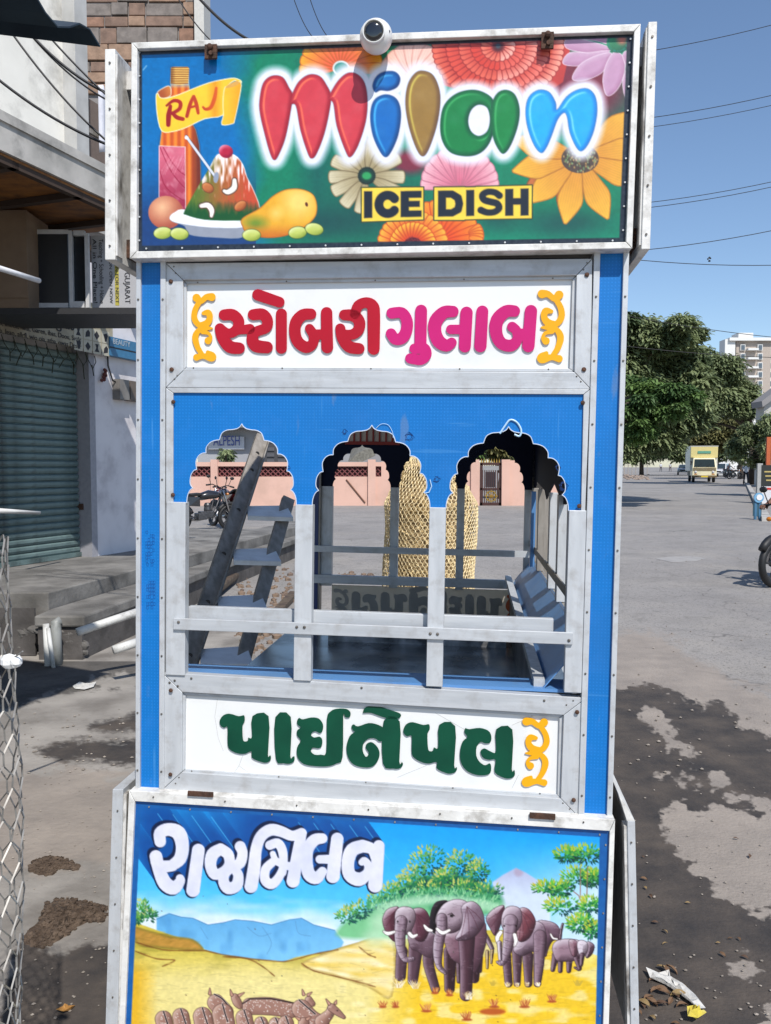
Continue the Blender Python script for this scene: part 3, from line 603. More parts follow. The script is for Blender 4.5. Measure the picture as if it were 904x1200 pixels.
BD = dict(TL=(158, 939.5), TR=(714.5, 974), BR=(705, 1206), BL=(145, 1206))
def paint_board():
    C = Canvas(138, 930, 726, 1216, 2.0); C.nid('painted_landscape'); EI = [0]; E1 = T(120, 920, 2.825); E2 = T(430, 920, 2.7394); Gm = T(430, 980, 4); Z = T(560, 980, 5.318); Hm = T(150, 1130, 3.348)
    def sky_(X, Y, D):
        n = vnoise(X * .3, Y, 6, 3); t = (Y - 950 - (X - 160) * .05) / 130
        c = mixc((16, 158, 238), (104, 208, 250), t); c = mixc(c, (226, 238, 246), np.clip((t - .72 + .10 * (n - .5)) * 4, 0, 1)); c = mixc(c, (200, 228, 244), np.clip((X - 560) / 140, 0, 1) * np.clip((Y - 985) / 60, 0, 1)); return c
    C.all(sky_, 0)
    # long shadows behind the letters are painted further down; far mountain
    mt = POLY(Gm([(590, 215), (640, 180), (700, 148), (745, 170), (800, 205), (860, 260), (860, 420), (600, 400)])); C.fill(mt, lambda X, Y, D: mixc(mixc((176, 184, 216), (208, 222, 240), (Y - 1020) / 30), (170, 140, 160), np.clip(1 - np.hypot(X - 608, Y - 1022) / 7, 0, .5)), 0, soft=1)
    blue_m = POLY(E1([(180, 440), (222, 424), (260, 436), (300, 440), (350, 462), (400, 455), (440, 445), (500, 450), (560, 462), (620, 445), (660, 440), (700, 462), (770, 480), (800, 520), (760, 600), (300, 620), (180, 520)]))
    C.fill(blue_m, lambda X, Y, D: mixc(mixc((92, 168, 222), (124, 196, 240), (Y - 1070) / 50), (70, 140, 200), np.clip(vnoise(X, Y * .6, 9, 8) - .55, 0, 1)), 0, soft=.8)
    C.line(E1([(180, 444), (222, 426), (262, 437), (300, 441), (350, 463), (400, 456), (440, 446), (500, 451), (560, 463), (620, 446), (660, 441), (700, 463), (770, 481)]), (60, 110, 160), .4, .7)
    for st in ([(480, 470), (520, 500), (560, 490)], [(530, 470), (560, 520), (545, 560)], [(325, 470), (350, 510)], [(640, 450), (650, 490), (690, 500)]): C.line(smooth_stroke(E1(st)), (80, 130, 180), .35, .6)
    # ground
    gr = POLY(E1([(60, 455), (110, 455), (180, 480), (240, 500), (300, 515), (340, 545), (400, 562), (500, 575), (600, 585), (640, 570), (750, 550), (850, 520), (904, 500)]) + Gm([(0, 475), (60, 470), (120, 480), (300, 480), (560, 440), (700, 440), (860, 470), (1180, 600), (1180, 1000), (-1300, 1000)]))
    def gc(X, Y, D):
        n = vnoise(X * .35, Y, 7, 21); n2 = vnoise(X, Y, 3, 22); e = 1 - (X - 150) / 560
        c = mixc((206, 186, 66), (236, 220, 140), (Y - 1105) / 45); c = mixc(c, (238, 196, 40), np.clip((X - 430) / 60, 0, 1) * np.clip((Y - 1095) / 30, 0, 1)); c = mixc(c, (236, 222, 150), np.clip(1.25 - np.hypot((X - 300) / 120, (Y - 1165) / 34), 0, 1))
        c = mixc(c, (230, 180, 40), np.clip((185 - X) / 26, 0, 1) * np.clip((Y - 1120) / 20, 0, 1)); c = mixc(c, (150, 140, 50), np.clip((n - .55) * 3, 0, .6) * np.clip((1150 - Y) / 50, 0, 1)); c = mixc(c, (246, 236, 190), np.clip((n - .62) * 3, 0, .6) * np.clip((X - 380) / 60, 0, 1))
        c = mixc(c, (246, 240, 160), np.clip(1 - np.hypot((X - 690) / 26, (Y - 1110) / 40), 0, .8)); return c * (1 + .06 * (n2 - .5))[..., None]
    C.fill(gr, gc, 0, soft=.8)
    C.fill(POLY(cr(E1([(100, 470), (150, 480), (230, 500), (300, 510), (335, 545), (280, 548), (200, 540), (120, 530)]), 4)), lambda X, Y, D: mixc(mixc((204, 150, 66), (172, 132, 50), vnoise(X + Y, Y, 4, 6)), (110, 110, 36), np.clip(1 + D / 4, 0, 1) * .7), 0, soft=1.2)
    C.fill(POLY(cr(E1([(660, 590), (740, 555), (850, 520), (960, 500), (960, 700), (880, 670), (760, 630), (690, 612)]), 4)), lambda X, Y, D: mixc(mixc((232, 200, 90), (252, 240, 200), vnoise(X * .6 - Y, Y * 1.6, 9, 7)), (140, 110, 40), np.clip(1 + D / 3.5, 0, 1) * .6), 0, soft=1)
    for st in ([(340, 548), (420, 565), (560, 582), (620, 582), (700, 560), (780, 545)], [(660, 590), (700, 615), (780, 635), (860, 655), (904, 668)], [(400, 568), (480, 575), (530, 600), (570, 632)], [(110, 520), (200, 545), (290, 548), (345, 548)], [(110, 550), (180, 575), (240, 580), (200, 600)], [(850, 535), (880, 560), (904, 570)]): C.line([p + (r_,) for p, r_ in zip(smooth_stroke(E1(st)), [.4 + .5 * abs(math.sin(i)) for i in range(99)])], (110, 60, 20), .5, .75, soft=.7)
    for _ in range(1500):      # loose brush strokes over the ground
        x, y = random.uniform(158, 700), random.uniform(1092, 1205); l = random.uniform(3, 14); sl = random.uniform(-.12, .25) if x < 430 else random.uniform(-.25, .12)
        i_, j_ = int((y - C.y0) * C.S), int((x - C.x0) * C.S)
        if not (0 <= i_ < C.h and 0 <= j_ < C.w): continue
        b0 = C.img[i_, j_]
        if b0[2] > b0[0]: continue
        f_ = random.choice([.86, .93, 1.05, 1.09]); C.fill(('strokes', [[(x, y, .5), (x + l, y + l * sl, .15)]]), tuple(np.clip(b0 * f_, 0, 255)), None, soft=.5, alpha=.7)
    # brushed trees
    def tree(blobs, cols, n, ln, id=0):
        for _ in range(n):
            bx, by, rx, ry = random.choice(blobs); a = random.random() * 6.283; q = random.random() ** .6
            x, y = bx + rx * q * math.cos(a), by + ry * q * math.sin(a); t = (x - bx) / rx * -.5 + (y - by) / ry * -.9 + random.uniform(-.5, .5)
            c = cols[0] if t > .55 else cols[1] if t > 0 else cols[2] if t > -.5 else cols[3]; c = tuple(v + random.uniform(-14, 14) for v in c)
            dx, dy = (x - bx) / rx, (y - by) / ry - .35; L = math.hypot(dx, dy) + .2; l = ln * random.uniform(.35, .85)
            C.fill(('strokes', [[(x, y, .95), (x + dx / L * l, y + dy / L * l, .2)]]), c, id, soft=.5)
    def halo(cx, cy, rx, ry, c, a=.8):
        wn = C.win((cx - rx * 2, cy - ry * 2, cx + rx * 2, cy + ry * 2), 2)
        if wn: X, Y = C.X[wn], C.Y[wn]; C.put(wn, a * np.exp(-(((X - cx) / rx) ** 2 + ((Y - cy) / ry) ** 2) ** 1.5), c)
    TI = C.nid('painted_tree'); g4 = [(190, 196, 96), (96, 160, 74), (28, 118, 66), (8, 70, 66)]
    C.fill(POLY(cr(Gm([(-120, 475), (-100, 400), (40, 330), (160, 250), (240, 200), (420, 180), (560, 220), (640, 300), (600, 360), (400, 400), (200, 470)]), 4)), lambda X, Y, D: mixc((24, 112, 72), (120, 196, 140), (Y - 1035) / 40 + .5 * (vnoise(X, Y, 5, 2) - .5)), TI, soft=3)
    for b_, n in (([(x / 4 + 430, y / 4 + 980, rx / 4, ry / 4) for x, y, rx, ry in ((285, 110, 85, 70), (440, 120, 70, 60), (520, 160, 55, 55), (230, 190, 65, 60), (370, 190, 60, 50))], 900), ([(x / 4 + 430, y / 4 + 980, rx / 4, ry / 4) for x, y, rx, ry in ((120, 260, 60, 45), (180, 230, 60, 50), (560, 260, 80, 50), (60, 300, 60, 40), (-30, 340, 60, 45), (-90, 370, 60, 45), (300, 250, 80, 40), (440, 240, 80, 40))], 900)):
        tree(b_, g4, n, 5, TI)
    for _ in range(350):
        x = random.uniform(430, 590); y = 1058 - 10 * math.sin((x - 430) / 160 * 3.14) + random.uniform(-6, 10); C.fill(('strokes', [[(x, y, .8), (x + random.uniform(-2, 4), y - random.uniform(3, 6), .2)]]), random.choice([(90, 176, 120), (60, 150, 96), (140, 206, 150)]), TI)
    for x in np.linspace(450, 585, 12): halo(x, 1066 - 12 * math.sin((x - 440) / 150 * 3.14), 13, 6, (196, 232, 200), .5)
    T2 = C.nid('painted_tree'); tree([(x / 5.318 + 560, y / 5.318 + 980, rx / 5.318, ry / 5.318) for x, y, rx, ry in ((560, 110, 90, 50), (680, 110, 100, 60), (620, 250, 100, 70), (720, 260, 60, 60))], [(178, 190, 60), (90, 170, 60), (28, 120, 56), (6, 60, 50)], 800, 6, T2)
    for st in ([(640, 200), (640, 380)], [(685, 190), (680, 400)], [(530, 290), (630, 370), (640, 400)]): C.line(Z(st), (150, 110, 90), .7, .8)
    tree([(x / 5.318 + 560, y / 5.318 + 980, rx / 5.318, ry / 5.318) for x, y, rx, ry in ((430, 320, 95, 45), (520, 330, 70, 50), (520, 430, 110, 60), (700, 430, 70, 60), (640, 540, 90, 60), (710, 580, 50, 60))], [(186, 190, 56), (100, 176, 60), (20, 120, 60), (4, 60, 54)], 1000, 6, T2)
    tree([(x / 2.825 + 120, y / 2.825 + 920, rx / 2.825, ry / 2.825) for x, y, rx, ry in ((130, 410, 30, 34), (155, 430, 24, 24), (115, 440, 20, 20))], [(190, 206, 130), (90, 160, 70), (30, 110, 60), (20, 80, 60)], 260, 5, C.nid('painted_tree'))
    for cx, cy in ((470, 1100), (440, 1100), (448, 1080)): halo(cx, cy, 16, 12, (210, 236, 206), .6)
    # letters with their long painted shadows
    Lw = STR(*[E1_ for E1_ in map(T(160, 935, 4), (
        [(112, 205, 27), (112, 165, 29), (150, 148, 30), (198, 165, 34), (216, 225, 31), (205, 285, 30), (165, 318, 26)], [(92, 275, 30), (108, 320, 30), (170, 318, 26)], [(92, 275, 30), (108, 340, 30), (135, 400, 33), (175, 422, 32), (205, 392, 23), (205, 378, 20)],
        [(291, 245, 30), (266, 433, 32)], [(395, 240, 27), (358, 265, 30), (348, 315, 27), (368, 358, 26), (410, 345, 24), (436, 310, 24), (430, 265, 26), (395, 240, 27)], [(487, 228, 26), (498, 260, 24), (486, 305, 26), (450, 325, 24), (415, 355, 24), (410, 395, 26), (432, 424, 28), (470, 410, 28), (478, 365, 24), (462, 335, 22)],
        [(538, 415, 31), (552, 330, 30), (562, 240, 27), (585, 180, 27), (630, 150, 28), (680, 158, 26), (730, 178, 24), (775, 165, 24)], [(775, 165, 24), (762, 230, 27), (735, 390, 31)], [(626, 222, 22), (662, 212, 22), (684, 245, 22), (690, 300, 20), (684, 350, 20)], [(640, 300, 20), (606, 335, 22), (604, 385, 23), (635, 404, 24), (668, 372, 21), (688, 320, 19), (655, 296, 18)], [(690, 318, 20), (740, 322, 20)], [(640, 262, 14), (652, 296, 16)]))]
        + [q for q in map(T(300, 945, 4), ([(312, 150, 24), (275, 158, 28), (243, 200, 29), (238, 260, 29), (250, 318, 30), (285, 335, 29), (312, 305, 22)], [(300, 248, 20), (370, 248, 22)], [(382, 152, 29), (362, 328, 32)],
        [(500, 186, 30), (452, 205, 32), (432, 260, 30), (440, 320, 30), (485, 342, 32), (522, 315, 24), (528, 280, 20), (510, 255, 18), (497, 262, 16)], [(500, 186, 30), (545, 200, 26), (562, 240, 24)], [(577, 185, 27), (560, 370, 34)]))])
    D = sd_any(Lw, C.X, C.Y); mk = np.clip(.5 - D, 0, 1)
    sh = np.zeros_like(mk)
    for k in range(0, 150):
        dx, dy = int(round(-k * .62)), int(round(-k * .85)); r = np.roll(np.roll(mk, dy, 0), dx, 1); r[:, dx:] = 0 if dx else r[:, dx:]
        if dy: r[dy:, :] = 0
        sh = np.maximum(sh, r * (1.0 - .0042 * k))
    C.put((slice(0, C.h), slice(0, C.w)), np.clip(sh * 1.6, 0, 1) * .96, mixc((30, 150, 226), (6, 74, 152), (sh - .30) / .6))
    for x in (185, 203, 225, 248, 350, 368, 388, 410, 428):   # brushed ray edges
        y0 = 952 + (x - 160) * .062; C.line([(x, y0), (x + 30, y0 + 42)], (90, 190, 240), .45, .7)
    n5 = np.roll(np.roll(mk, -7, 0), -6, 1); dk = np.maximum(np.maximum(n5, np.roll(np.roll(mk, -3, 0), -3, 1)), np.roll(np.roll(mk, 3, 0), -3, 1)); C.put((slice(0, C.h), slice(0, C.w)), dk, (8, 28, 66))
    C.put((slice(0, C.h), slice(0, C.w)), mk, mixc((232, 232, 246), (214, 218, 240), vnoise(C.X, C.Y, 20, 3)), C.nid('painted_lettering'))
    # elephants
    Dk, Lt, Md = (36, 18, 28), (236, 226, 234), (108, 80, 96)
    def part(pts, f=Gm, d=Dk, l=Lt, m=Md, w=9, Lg=(-.5, -.7), out=True):
        p = POLY(cr(f(pts), 4))
        if out: C.fill(p, (34, 20, 28), EI[0], grow=.4)
        C.fill(p, bulge(d, l, Lg, w, m), EI[0], soft=.6)
    def limb(st, f=Gm, d=Dk, l=(170, 146, 160), m=(84, 58, 70), w=5, Lg=(-.8, -.2)):
        p = ('strokes', [smooth_stroke(f(st)) if len(st) > 2 else f(st)]); C.fill(p, (30, 16, 24), EI[0], grow=.4); C.fill(p, bulge(d, l, Lg, w, m), EI[0], soft=.6)
    def trunk(st, f=Gm):
        limb(st, f, l=(216, 204, 214), m=(150, 128, 142), w=5); s_ = smooth_stroke(f(st))
        for k in range(1, len(s_) - 1, 2):
            x, y, r = s_[k]; tx, ty = s_[k + 1][0] - s_[k - 1][0], s_[k + 1][1] - s_[k - 1][1]; q = math.hypot(tx, ty) + 1e-6; nx, ny = -ty / q, tx / q
            C.line([(x - nx * r * .8, y - ny * r * .8), (x + tx / q, y + ty / q), (x + nx * r * .8, y + ny * r * .8)], (60, 40, 54), .28, .75)
    def tusk(st, f=Gm): C.fill(('strokes', [smooth_stroke(f(st))]), (80, 60, 60), EI[0], grow=.5); C.fill(('strokes', [smooth_stroke(f(st))]), (250, 248, 244), EI[0])
    def ribs(cx, cy, ends, f=Gm):
        for e in ends: a, b = f([(cx, cy)])[0], f([e])[0]; C.line([a, ((a[0] + b[0]) / 2 + .8, (a[1] + b[1]) / 2 - .6), b], (70, 30, 44), .35, .7)
    # far ones
    EI[0] = C.nid('painted_elephant')
    part([(370, 540), (440, 530), (500, 560), (520, 640), (470, 650), (440, 700), (425, 750), (412, 700)], Z); limb([(515, 635, 7), (520, 590, 7), (530, 548, 6)], Z); tusk([(455, 610, 4), (470, 635, 5), (495, 640, 4)], Z)
    limb([(30, 590, 14), (60, 640, 14), (90, 700, 12)], Z, l=(200, 180, 190), m=(130, 110, 120)); limb([(20, 730, 12), (15, 840, 10)], Z); limb([(60, 720, 10), (60, 820, 6)], Z, l=(220, 200, 160), m=(190, 160, 100)); limb([(90, 715, 10), (85, 790, 5)], Z, l=(220, 200, 160), m=(190, 160, 100))
    EI[0] = C.nid('painted_elephant')
    for l_ in ([(487, 740, 22), (468, 832, 12)], [(516, 775, 15), (515, 838, 13)], [(572, 760, 20), (568, 838, 13)]): limb(l_, Z)
    part([(465, 700), (490, 655), (560, 640), (640, 655), (655, 720), (620, 770), (540, 780), (490, 770)], Z, m=(150, 120, 134)); limb([(615, 760, 16), (635, 825, 12), (605, 818, 5)], Z)
    part([(680, 660), (726, 680), (712, 735), (676, 755)], Z); part([(568, 655), (600, 645), (628, 680), (612, 748), (585, 735)], Z, m=(126, 84, 98)); part([(622, 662), (650, 648), (684, 668), (682, 720), (650, 760), (626, 715)], Z, m=(206, 194, 204)); limb([(652, 740, 14), (645, 800, 10)], Z)
    # third
    EI[0] = C.nid('painted_elephant')
    for l_ in ([(755, 560, 24), (758, 690, 17)], [(812, 500, 30), (800, 690, 16)], [(655, 560, 20), (665, 690, 17)], [(705, 520, 24), (705, 690, 15)]): limb(l_)
    part([(700, 500), (740, 430), (790, 400), (830, 420), (842, 500), (826, 560), (780, 540), (730, 560), (690, 540)], m=(150, 128, 142), w=12); limb([(812, 470, 30), (808, 600, 22), (800, 690, 15)], m=(130, 104, 118))
    part([(560, 385), (590, 345), (630, 325), (645, 335), (632, 400), (604, 465), (578, 430)], m=(110, 72, 86)); ribs(640, 345, [(570, 390), (582, 425), (600, 455)]); part([(715, 345), (750, 338), (780, 370), (790, 412), (760, 478), (715, 492), (702, 430)], m=(116, 60, 70)); ribs(722, 350, [(778, 400), (765, 450), (735, 485), (715, 480)])
    part([(635, 370), (655, 335), (690, 328), (720, 345), (726, 400), (702, 445), (660, 460), (634, 420)], m=(160, 138, 152)); trunk([(674, 400, 34), (668, 470, 27), (656, 540, 21), (636, 592, 13), (614, 590, 6)])
    tusk([(628, 450, 8), (612, 475, 9), (616, 505, 5)]); tusk([(693, 462, 8), (699, 490, 8), (692, 514, 4)]); limb([(622, 500, 10), (626, 575, 8)], l=(240, 230, 234), m=(190, 176, 190))
    for x in (645, 700): C.fill(ell(430 + x / 4, 980 + 105, .9, 1.1, n=8), (10, 6, 8), EI[0])
    # first
    EI[0] = C.nid('painted_elephant')
    for l_ in ([(165, 540, 26), (158, 655, 24)], [(295, 540, 28), (290, 600, 24), (322, 715, 20)], [(232, 500, 34), (216, 675, 23)]): limb(l_)
    part([(200, 450), (300, 450), (330, 500), (322, 560), (285, 566), (240, 540), (205, 520)], m=(110, 84, 98), w=12)
    part([(75, 385), (95, 345), (135, 330), (150, 340), (142, 400), (136, 490), (105, 470), (82, 430)], m=(92, 44, 60)); ribs(140, 350, [(84, 390), (92, 420), (110, 450)]); part([(215, 345), (260, 338), (290, 370), (296, 430), (270, 488), (235, 487), (213, 450), (205, 400)], m=(92, 48, 64)); ribs(222, 360, [(288, 400), (285, 440), (265, 478), (240, 480)])
    part([(138, 350), (170, 330), (215, 340), (228, 380), (215, 430), (192, 460), (150, 450), (133, 400)], m=(168, 150, 160)); trunk([(162, 400, 28), (156, 460, 25), (160, 525, 21), (180, 575, 14), (218, 574, 8)]); tusk([(80, 446, 4), (100, 456, 8), (130, 448, 5)]); tusk([(200, 456, 8), (215, 470, 8), (235, 462, 4)])
    for x, y in ((202, 400), (145, 400)): C.fill(ell(430 + x / 4, 980 + y / 4, 1, 1.2, n=8), (10, 6, 8), EI[0])
    # second
    EI[0] = C.nid('painted_elephant')
    for l_ in ([(392, 540, 30), (388, 715, 23)], [(508, 600, 24), (506, 668, 20)], [(432, 600, 12), (432, 680, 9)]): limb(l_, m=(50, 26, 34))
    part([(295, 430), (300, 360), (320, 315), (350, 302), (378, 306), (342, 345), (330, 400), (325, 455), (300, 440)], d=(6, 4, 8), l=(60, 50, 60), m=(12, 8, 14))
    part([(370, 450), (480, 430), (550, 400), (560, 480), (548, 540), (520, 620), (500, 640), (440, 600), (400, 575), (372, 520)], m=(120, 84, 98), w=13); limb([(468, 480, 38), (468, 600, 30), (465, 745, 27)], m=(74, 44, 56), w=7)
    part([(328, 370), (360, 320), (410, 297), (460, 303), (492, 340), (480, 400), (445, 430), (405, 452), (350, 448), (325, 410)], m=(160, 140, 152), w=12); part([(445, 330), (490, 305), (530, 330), (550, 385), (545, 420), (500, 475), (440, 488), (416, 478), (442, 430), (450, 380)], m=(128, 104, 120), w=12); ribs(470, 330, [(540, 395), (525, 440), (480, 470), (440, 478)])
    trunk([(352, 385, 24), (352, 430, 24), (340, 480, 24), (333, 550, 21), (340, 610, 13), (368, 640, 7)]); tusk([(270, 418, 4), (285, 436, 8), (304, 442, 5)]); tusk([(330, 434, 6), (355, 453, 8), (388, 440, 5)])
    C.fill(ell(430 + 399 / 4, 980 + 373 / 4, 2.4, 1.8, n=10), (20, 12, 16), EI[0]); C.line(Gm([(380, 368), (398, 360), (412, 374)]), (30, 16, 22), .4)
    eids = [k for k, n_ in C.names.items() if n_ == 'painted_elephant']; jj, ii = np.nonzero(np.isin(C.ids, eids))
    for _ in range(520):      # wrinkles in the hide
        k = random.randrange(len(jj)); x, y = C.x0 + ii[k] / C.S, C.y0 + jj[k] / C.S; a = random.uniform(-.5, .5) + (1.57 if random.random() < .3 else 0); l = random.uniform(1.2, 3.2); c = random.choice([(40, 24, 34), (196, 178, 190), (60, 36, 46)])
        C.line([(x - l * math.cos(a), y - l * math.sin(a)), (x, y + .5), (x + l * math.cos(a), y - l * math.sin(a) * .6)], c, .25, .30)
    # grass tufts
    for x, y, w_, c2 in ((150, 700, 34, 1), (228, 705, 34, 1), (320, 725, 24, 0), (388, 735, 24, 0), (478, 755, 34, 1), (660, 695, 16, 2), (705, 695, 14, 2), (752, 692, 14, 2), (803, 692, 14, 2), (75, 790, 24, 0), (135, 790, 24, 0), (280, 810, 34, 0), (598, 790, 34, 0), (740, 790, 34, 0), (868, 765, 30, 0), (590, 690, 18, 3), (470, 850, 34, 0), (990, 690, 24, 3)):
        px_, py_ = Gm([(x, y)])[0]
        for k in range(26):
            a = random.uniform(-.75, .75); l = random.uniform(.6, 1) * w_ / 4 * 1.25; c = random.choice([(170, 80, 40), (206, 130, 70), (226, 170, 90)]) if c2 == 0 else random.choice([(244, 236, 200), (216, 190, 130), (250, 246, 230), (190, 150, 100)]) if c2 != 3 else (200, 170, 60)
            x0_ = px_ + random.uniform(-.4, .4) * w_ / 4; C.fill(('strokes', [[(x0_, py_ + 2, .55), (x0_ + l * math.sin(a), py_ + 2 - l * math.cos(a), .15)]]), c, 0, soft=.4)
        if c2 == 0: C.fill(ell(px_, py_ + 2.5, w_ / 5.5, 1.4, n=10), (170, 76, 36), 0, soft=1)
    C.fill(ell(430 + 590 / 4, 980 + 822 / 4, 15, 4), (186, 90, 30), 0, soft=1.5)
    # deer
    DE = [C.nid('painted_deer')]
    B1, B2, B3 = (104, 70, 60), (222, 192, 176), (160, 120, 106)
    def deer(st, stripe=None, n=30):
        p = ('strokes', [smooth_stroke(Hm(st)) if len(st) > 2 else Hm(st)]); C.fill(p, (60, 36, 34), DE[0], grow=.5); C.fill(p, bulge(B1, B2, (-.7, -.4), 7, B3), DE[0], soft=.6)
        S_ = smooth_stroke(Hm(st)) if len(st) > 2 else Hm(st)
        for _ in range(n):
            a = random.choice(S_); q = random.random() ** .5 * .85 * a[2]; t = random.random() * 6.3; C.fill(ell(a[0] + q * math.cos(t), a[1] + q * math.sin(t), .65, .55, n=6), (236, 226, 220), DE[0], soft=.3)
        if stripe: C.line(smooth_stroke(Hm(stripe)), (240, 232, 226), 1.3, .8); C.line(smooth_stroke(Hm(stripe)), (34, 22, 26), .8)
    def ear(x, y, dx, dy): C.fill(('strokes', [Hm([(x, y, 6), (x + dx, y + dy, 1.5)])]), (70, 40, 36), DE[0], grow=.4); C.fill(('strokes', [Hm([(x, y, 5), (x + dx, y + dy, 1)])]), (196, 150, 130), DE[0])
    ear(322, 115, 0, -20); deer([(345, 150, 32), (380, 190, 34)], [(340, 118), (370, 135), (395, 165)]); deer([(480, 165, 32), (560, 165, 34), (640, 180, 30)], None, 70); C.line(Hm([(450, 155), (480, 136), (560, 135), (650, 152)]), (40, 26, 28), .8)
    DE[0] = C.nid('painted_deer'); deer([(420, 130, 14), (430, 150, 16), (440, 165, 10)], None, 0); ear(408, 120, -6, -20); ear(438, 122, 18, -10); deer([(710, 140, 14), (725, 155, 10)], None, 0); ear(690, 118, -5, -18); ear(708, 120, 14, -10)
    DE[0] = C.nid('painted_deer')
    deer([(680, 175, 36), (720, 215, 34), (760, 230, 30)], [(672, 140), (700, 165), (735, 195)], 50); deer([(760, 225, 26), (790, 195, 18), (800, 172, 16)], None, 6); deer([(800, 170, 15), (825, 190, 12), (848, 208, 6)], None, 0); ear(790, 155, -12, -18); ear(815, 152, 4, -10); C.fill(ell(150 + 822 / 3.348, 1130 + 182 / 3.348, .9, .7, n=8), (16, 8, 8), DE[0])
    for x, y, r in ((140, 215, 32), (208, 205, 32), (293, 205, 36), (372, 195, 40), (456, 210, 32), (523, 232, 26), (580, 235, 26), (620, 232, 30)): DE[0] = C.nid('painted_deer'); deer([(x, y, r), (x + 8, y + 40, r)], [(x, y - r + 2), (x + 10, y), (x + 20, y + 30)], 34)
    DE[0] = C.nid('painted_deer'); deer([(690, 230, 20), (690, 245, 20)], None, 0); ear(672, 215, -14, -8); ear(704, 215, 14, -8)
    # blue border, scuffs
    inner = ('poly', [E1([(128, 73)])[0], (703, 981), (697, 1260), (150, 1260), E1([(96, 791)])[0]])
    D = sd_any(inner, C.X, C.Y); C.put((slice(0, C.h), slice(0, C.w)), np.clip(.5 + D / .9, 0, 1), mixc((16, 86, 158), (22, 98, 170), vnoise(C.X, C.Y, 5, 5)), 0)
    for _ in range(26): x = random.uniform(160, 700); y = random.uniform(1050, 1198); C.fill(ell(x, y, random.uniform(.4, 1.1), .5, random.random(), n=6), random.choice([(90, 60, 40), (60, 70, 60)]), None, soft=.4)
    return C

def painted_board(C, names, mapf, corners, step, parent, invisible=None):
    """flat sheet of small faces over the photo-space quad 'corners'; each painted motif is an object of its own"""
    TL, TR, BR, BL = [np.array(c, float) for c in corners]
    nu = int(np.hypot(*(TR - TL)) / step); nv = int(np.hypot(*(BL - TL)) / step)
    s_, t_ = np.meshgrid(np.linspace(0, 1, nu + 1), np.linspace(0, 1, nv + 1))
    U = (TL[0] * (1 - s_) + TR[0] * s_) * (1 - t_) + (BL[0] * (1 - s_) + BR[0] * s_) * t_
    V = (TL[1] * (1 - s_) + TR[1] * s_) * (1 - t_) + (BL[1] * (1 - s_) + BR[1] * s_) * t_
    col = lin(np.clip(C.sample(U, V), 0, 255)) * .88
    P = mapf(U, V)                                     # (rows, cols, 3)
    cu = (U[:-1, :-1] + U[1:, 1:]) / 2; cv = (V[:-1, :-1] + V[1:, 1:]) / 2; ids = C.ids_at(cu, cv)
    idx = np.arange((nu + 1) * (nv + 1)).reshape(nv + 1, nu + 1)
    out = []
    for k, nm in C.names.items():
        m = ids == k
        if m.sum() < 12: continue
        q = np.stack([idx[:-1, :-1][m], idx[1:, :-1][m], idx[1:, 1:][m], idx[:-1, 1:][m]], 1)
        us, inv = np.unique(q, return_inverse=True); q = inv.reshape(q.shape); vs = P.reshape(-1, 3)[us]; cs = col.reshape(-1, 3)[us]
        me = bpy.data.meshes.new(nm); me.vertices.add(len(vs)); me.vertices.foreach_set('co', vs.astype(np.float32).ravel())
        me.loops.add(q.size); me.loops.foreach_set('vertex_index', q.astype(np.int32).ravel()); me.polygons.add(len(q))
        me.polygons.foreach_set('loop_start', np.arange(0, q.size, 4, dtype=np.int32)); me.update(calc_edges=True)
        a = me.color_attributes.new('paint', 'FLOAT_COLOR', 'POINT'); a.data.foreach_set('color', np.concatenate([cs, np.ones((len(cs), 1))], 1).astype(np.float32).ravel())
        me.materials.append(M['paint']); ob = bpy.data.objects.new(nm, me); COL.objects.link(ob); ob.parent = parent; out.append(ob)
    return out

# ================================================================== THE CART
cart = thing('food_cart', 'tall blue and aluminium ice dish cart with painted signboards in the foreground', 'food cart')
rootw = OF - RW[:, 2] * HC
cart.matrix_world = Matrix([[RW[0, 0], RW[0, 1], RW[0, 2], rootw[0]], [RW[1, 0], RW[1, 1], RW[1, 2], rootw[1]], [RW[2, 0], RW[2, 1], RW[2, 2], rootw[2]], [0, 0, 0, 1]])
DB = 1.72                                     # depth of the cart body
def lp(u, v, d=0.0): return cp(u, v, d)
def bx(mb, a, b, d, t):
    """upright box between two photo corners (top-left, bottom-right) on the plane at depth d, thickness t behind it"""
    p = lp(*a, d); q = lp(*b, d); return mb.box(min(p[0], q[0]), max(p[0], q[0]), d, d + t, min(p[2], q[2]), max(p[2], q[2]))
def frame_parts(name, outer, inner, d, t, m1, m2, parent, bev=.0012, skip=()):
    """mitred frame: outer/inner = photo corners TL TR BR BL"""
    O = [lp(*p, d) for p in outer]; I = [lp(*p, d) for p in inner]; res = []
    for k in range(4):
        if k in skip: continue
        a, b, c, e = O[k], O[(k + 1) % 4], I[(k + 1) % 4], I[k]
        u = np.array(b) - np.array(a); u = u / np.linalg.norm(u) * .0006
        ring = [tuple(np.array(a) + u), tuple(np.array(b) - u), tuple(np.array(c) - u), tuple(np.array(e) + u)]
        res.append(MB().prism(ring, (0, t, 0)).build(name, m1 if k % 2 else m2, parent, bevel=bev))
    return res
def screws(pts, d, r, parent, m='screw', name='screws'):
    mb = MB()
    for u, v in pts:
        p = lp(u, v, d); mb.lathe([(r, -.0005), (r * .9, -r * .5), (r * .3, -r * .7)], p, 'y', 8)
    return mb.build(name, m, parent, kind='stuff')

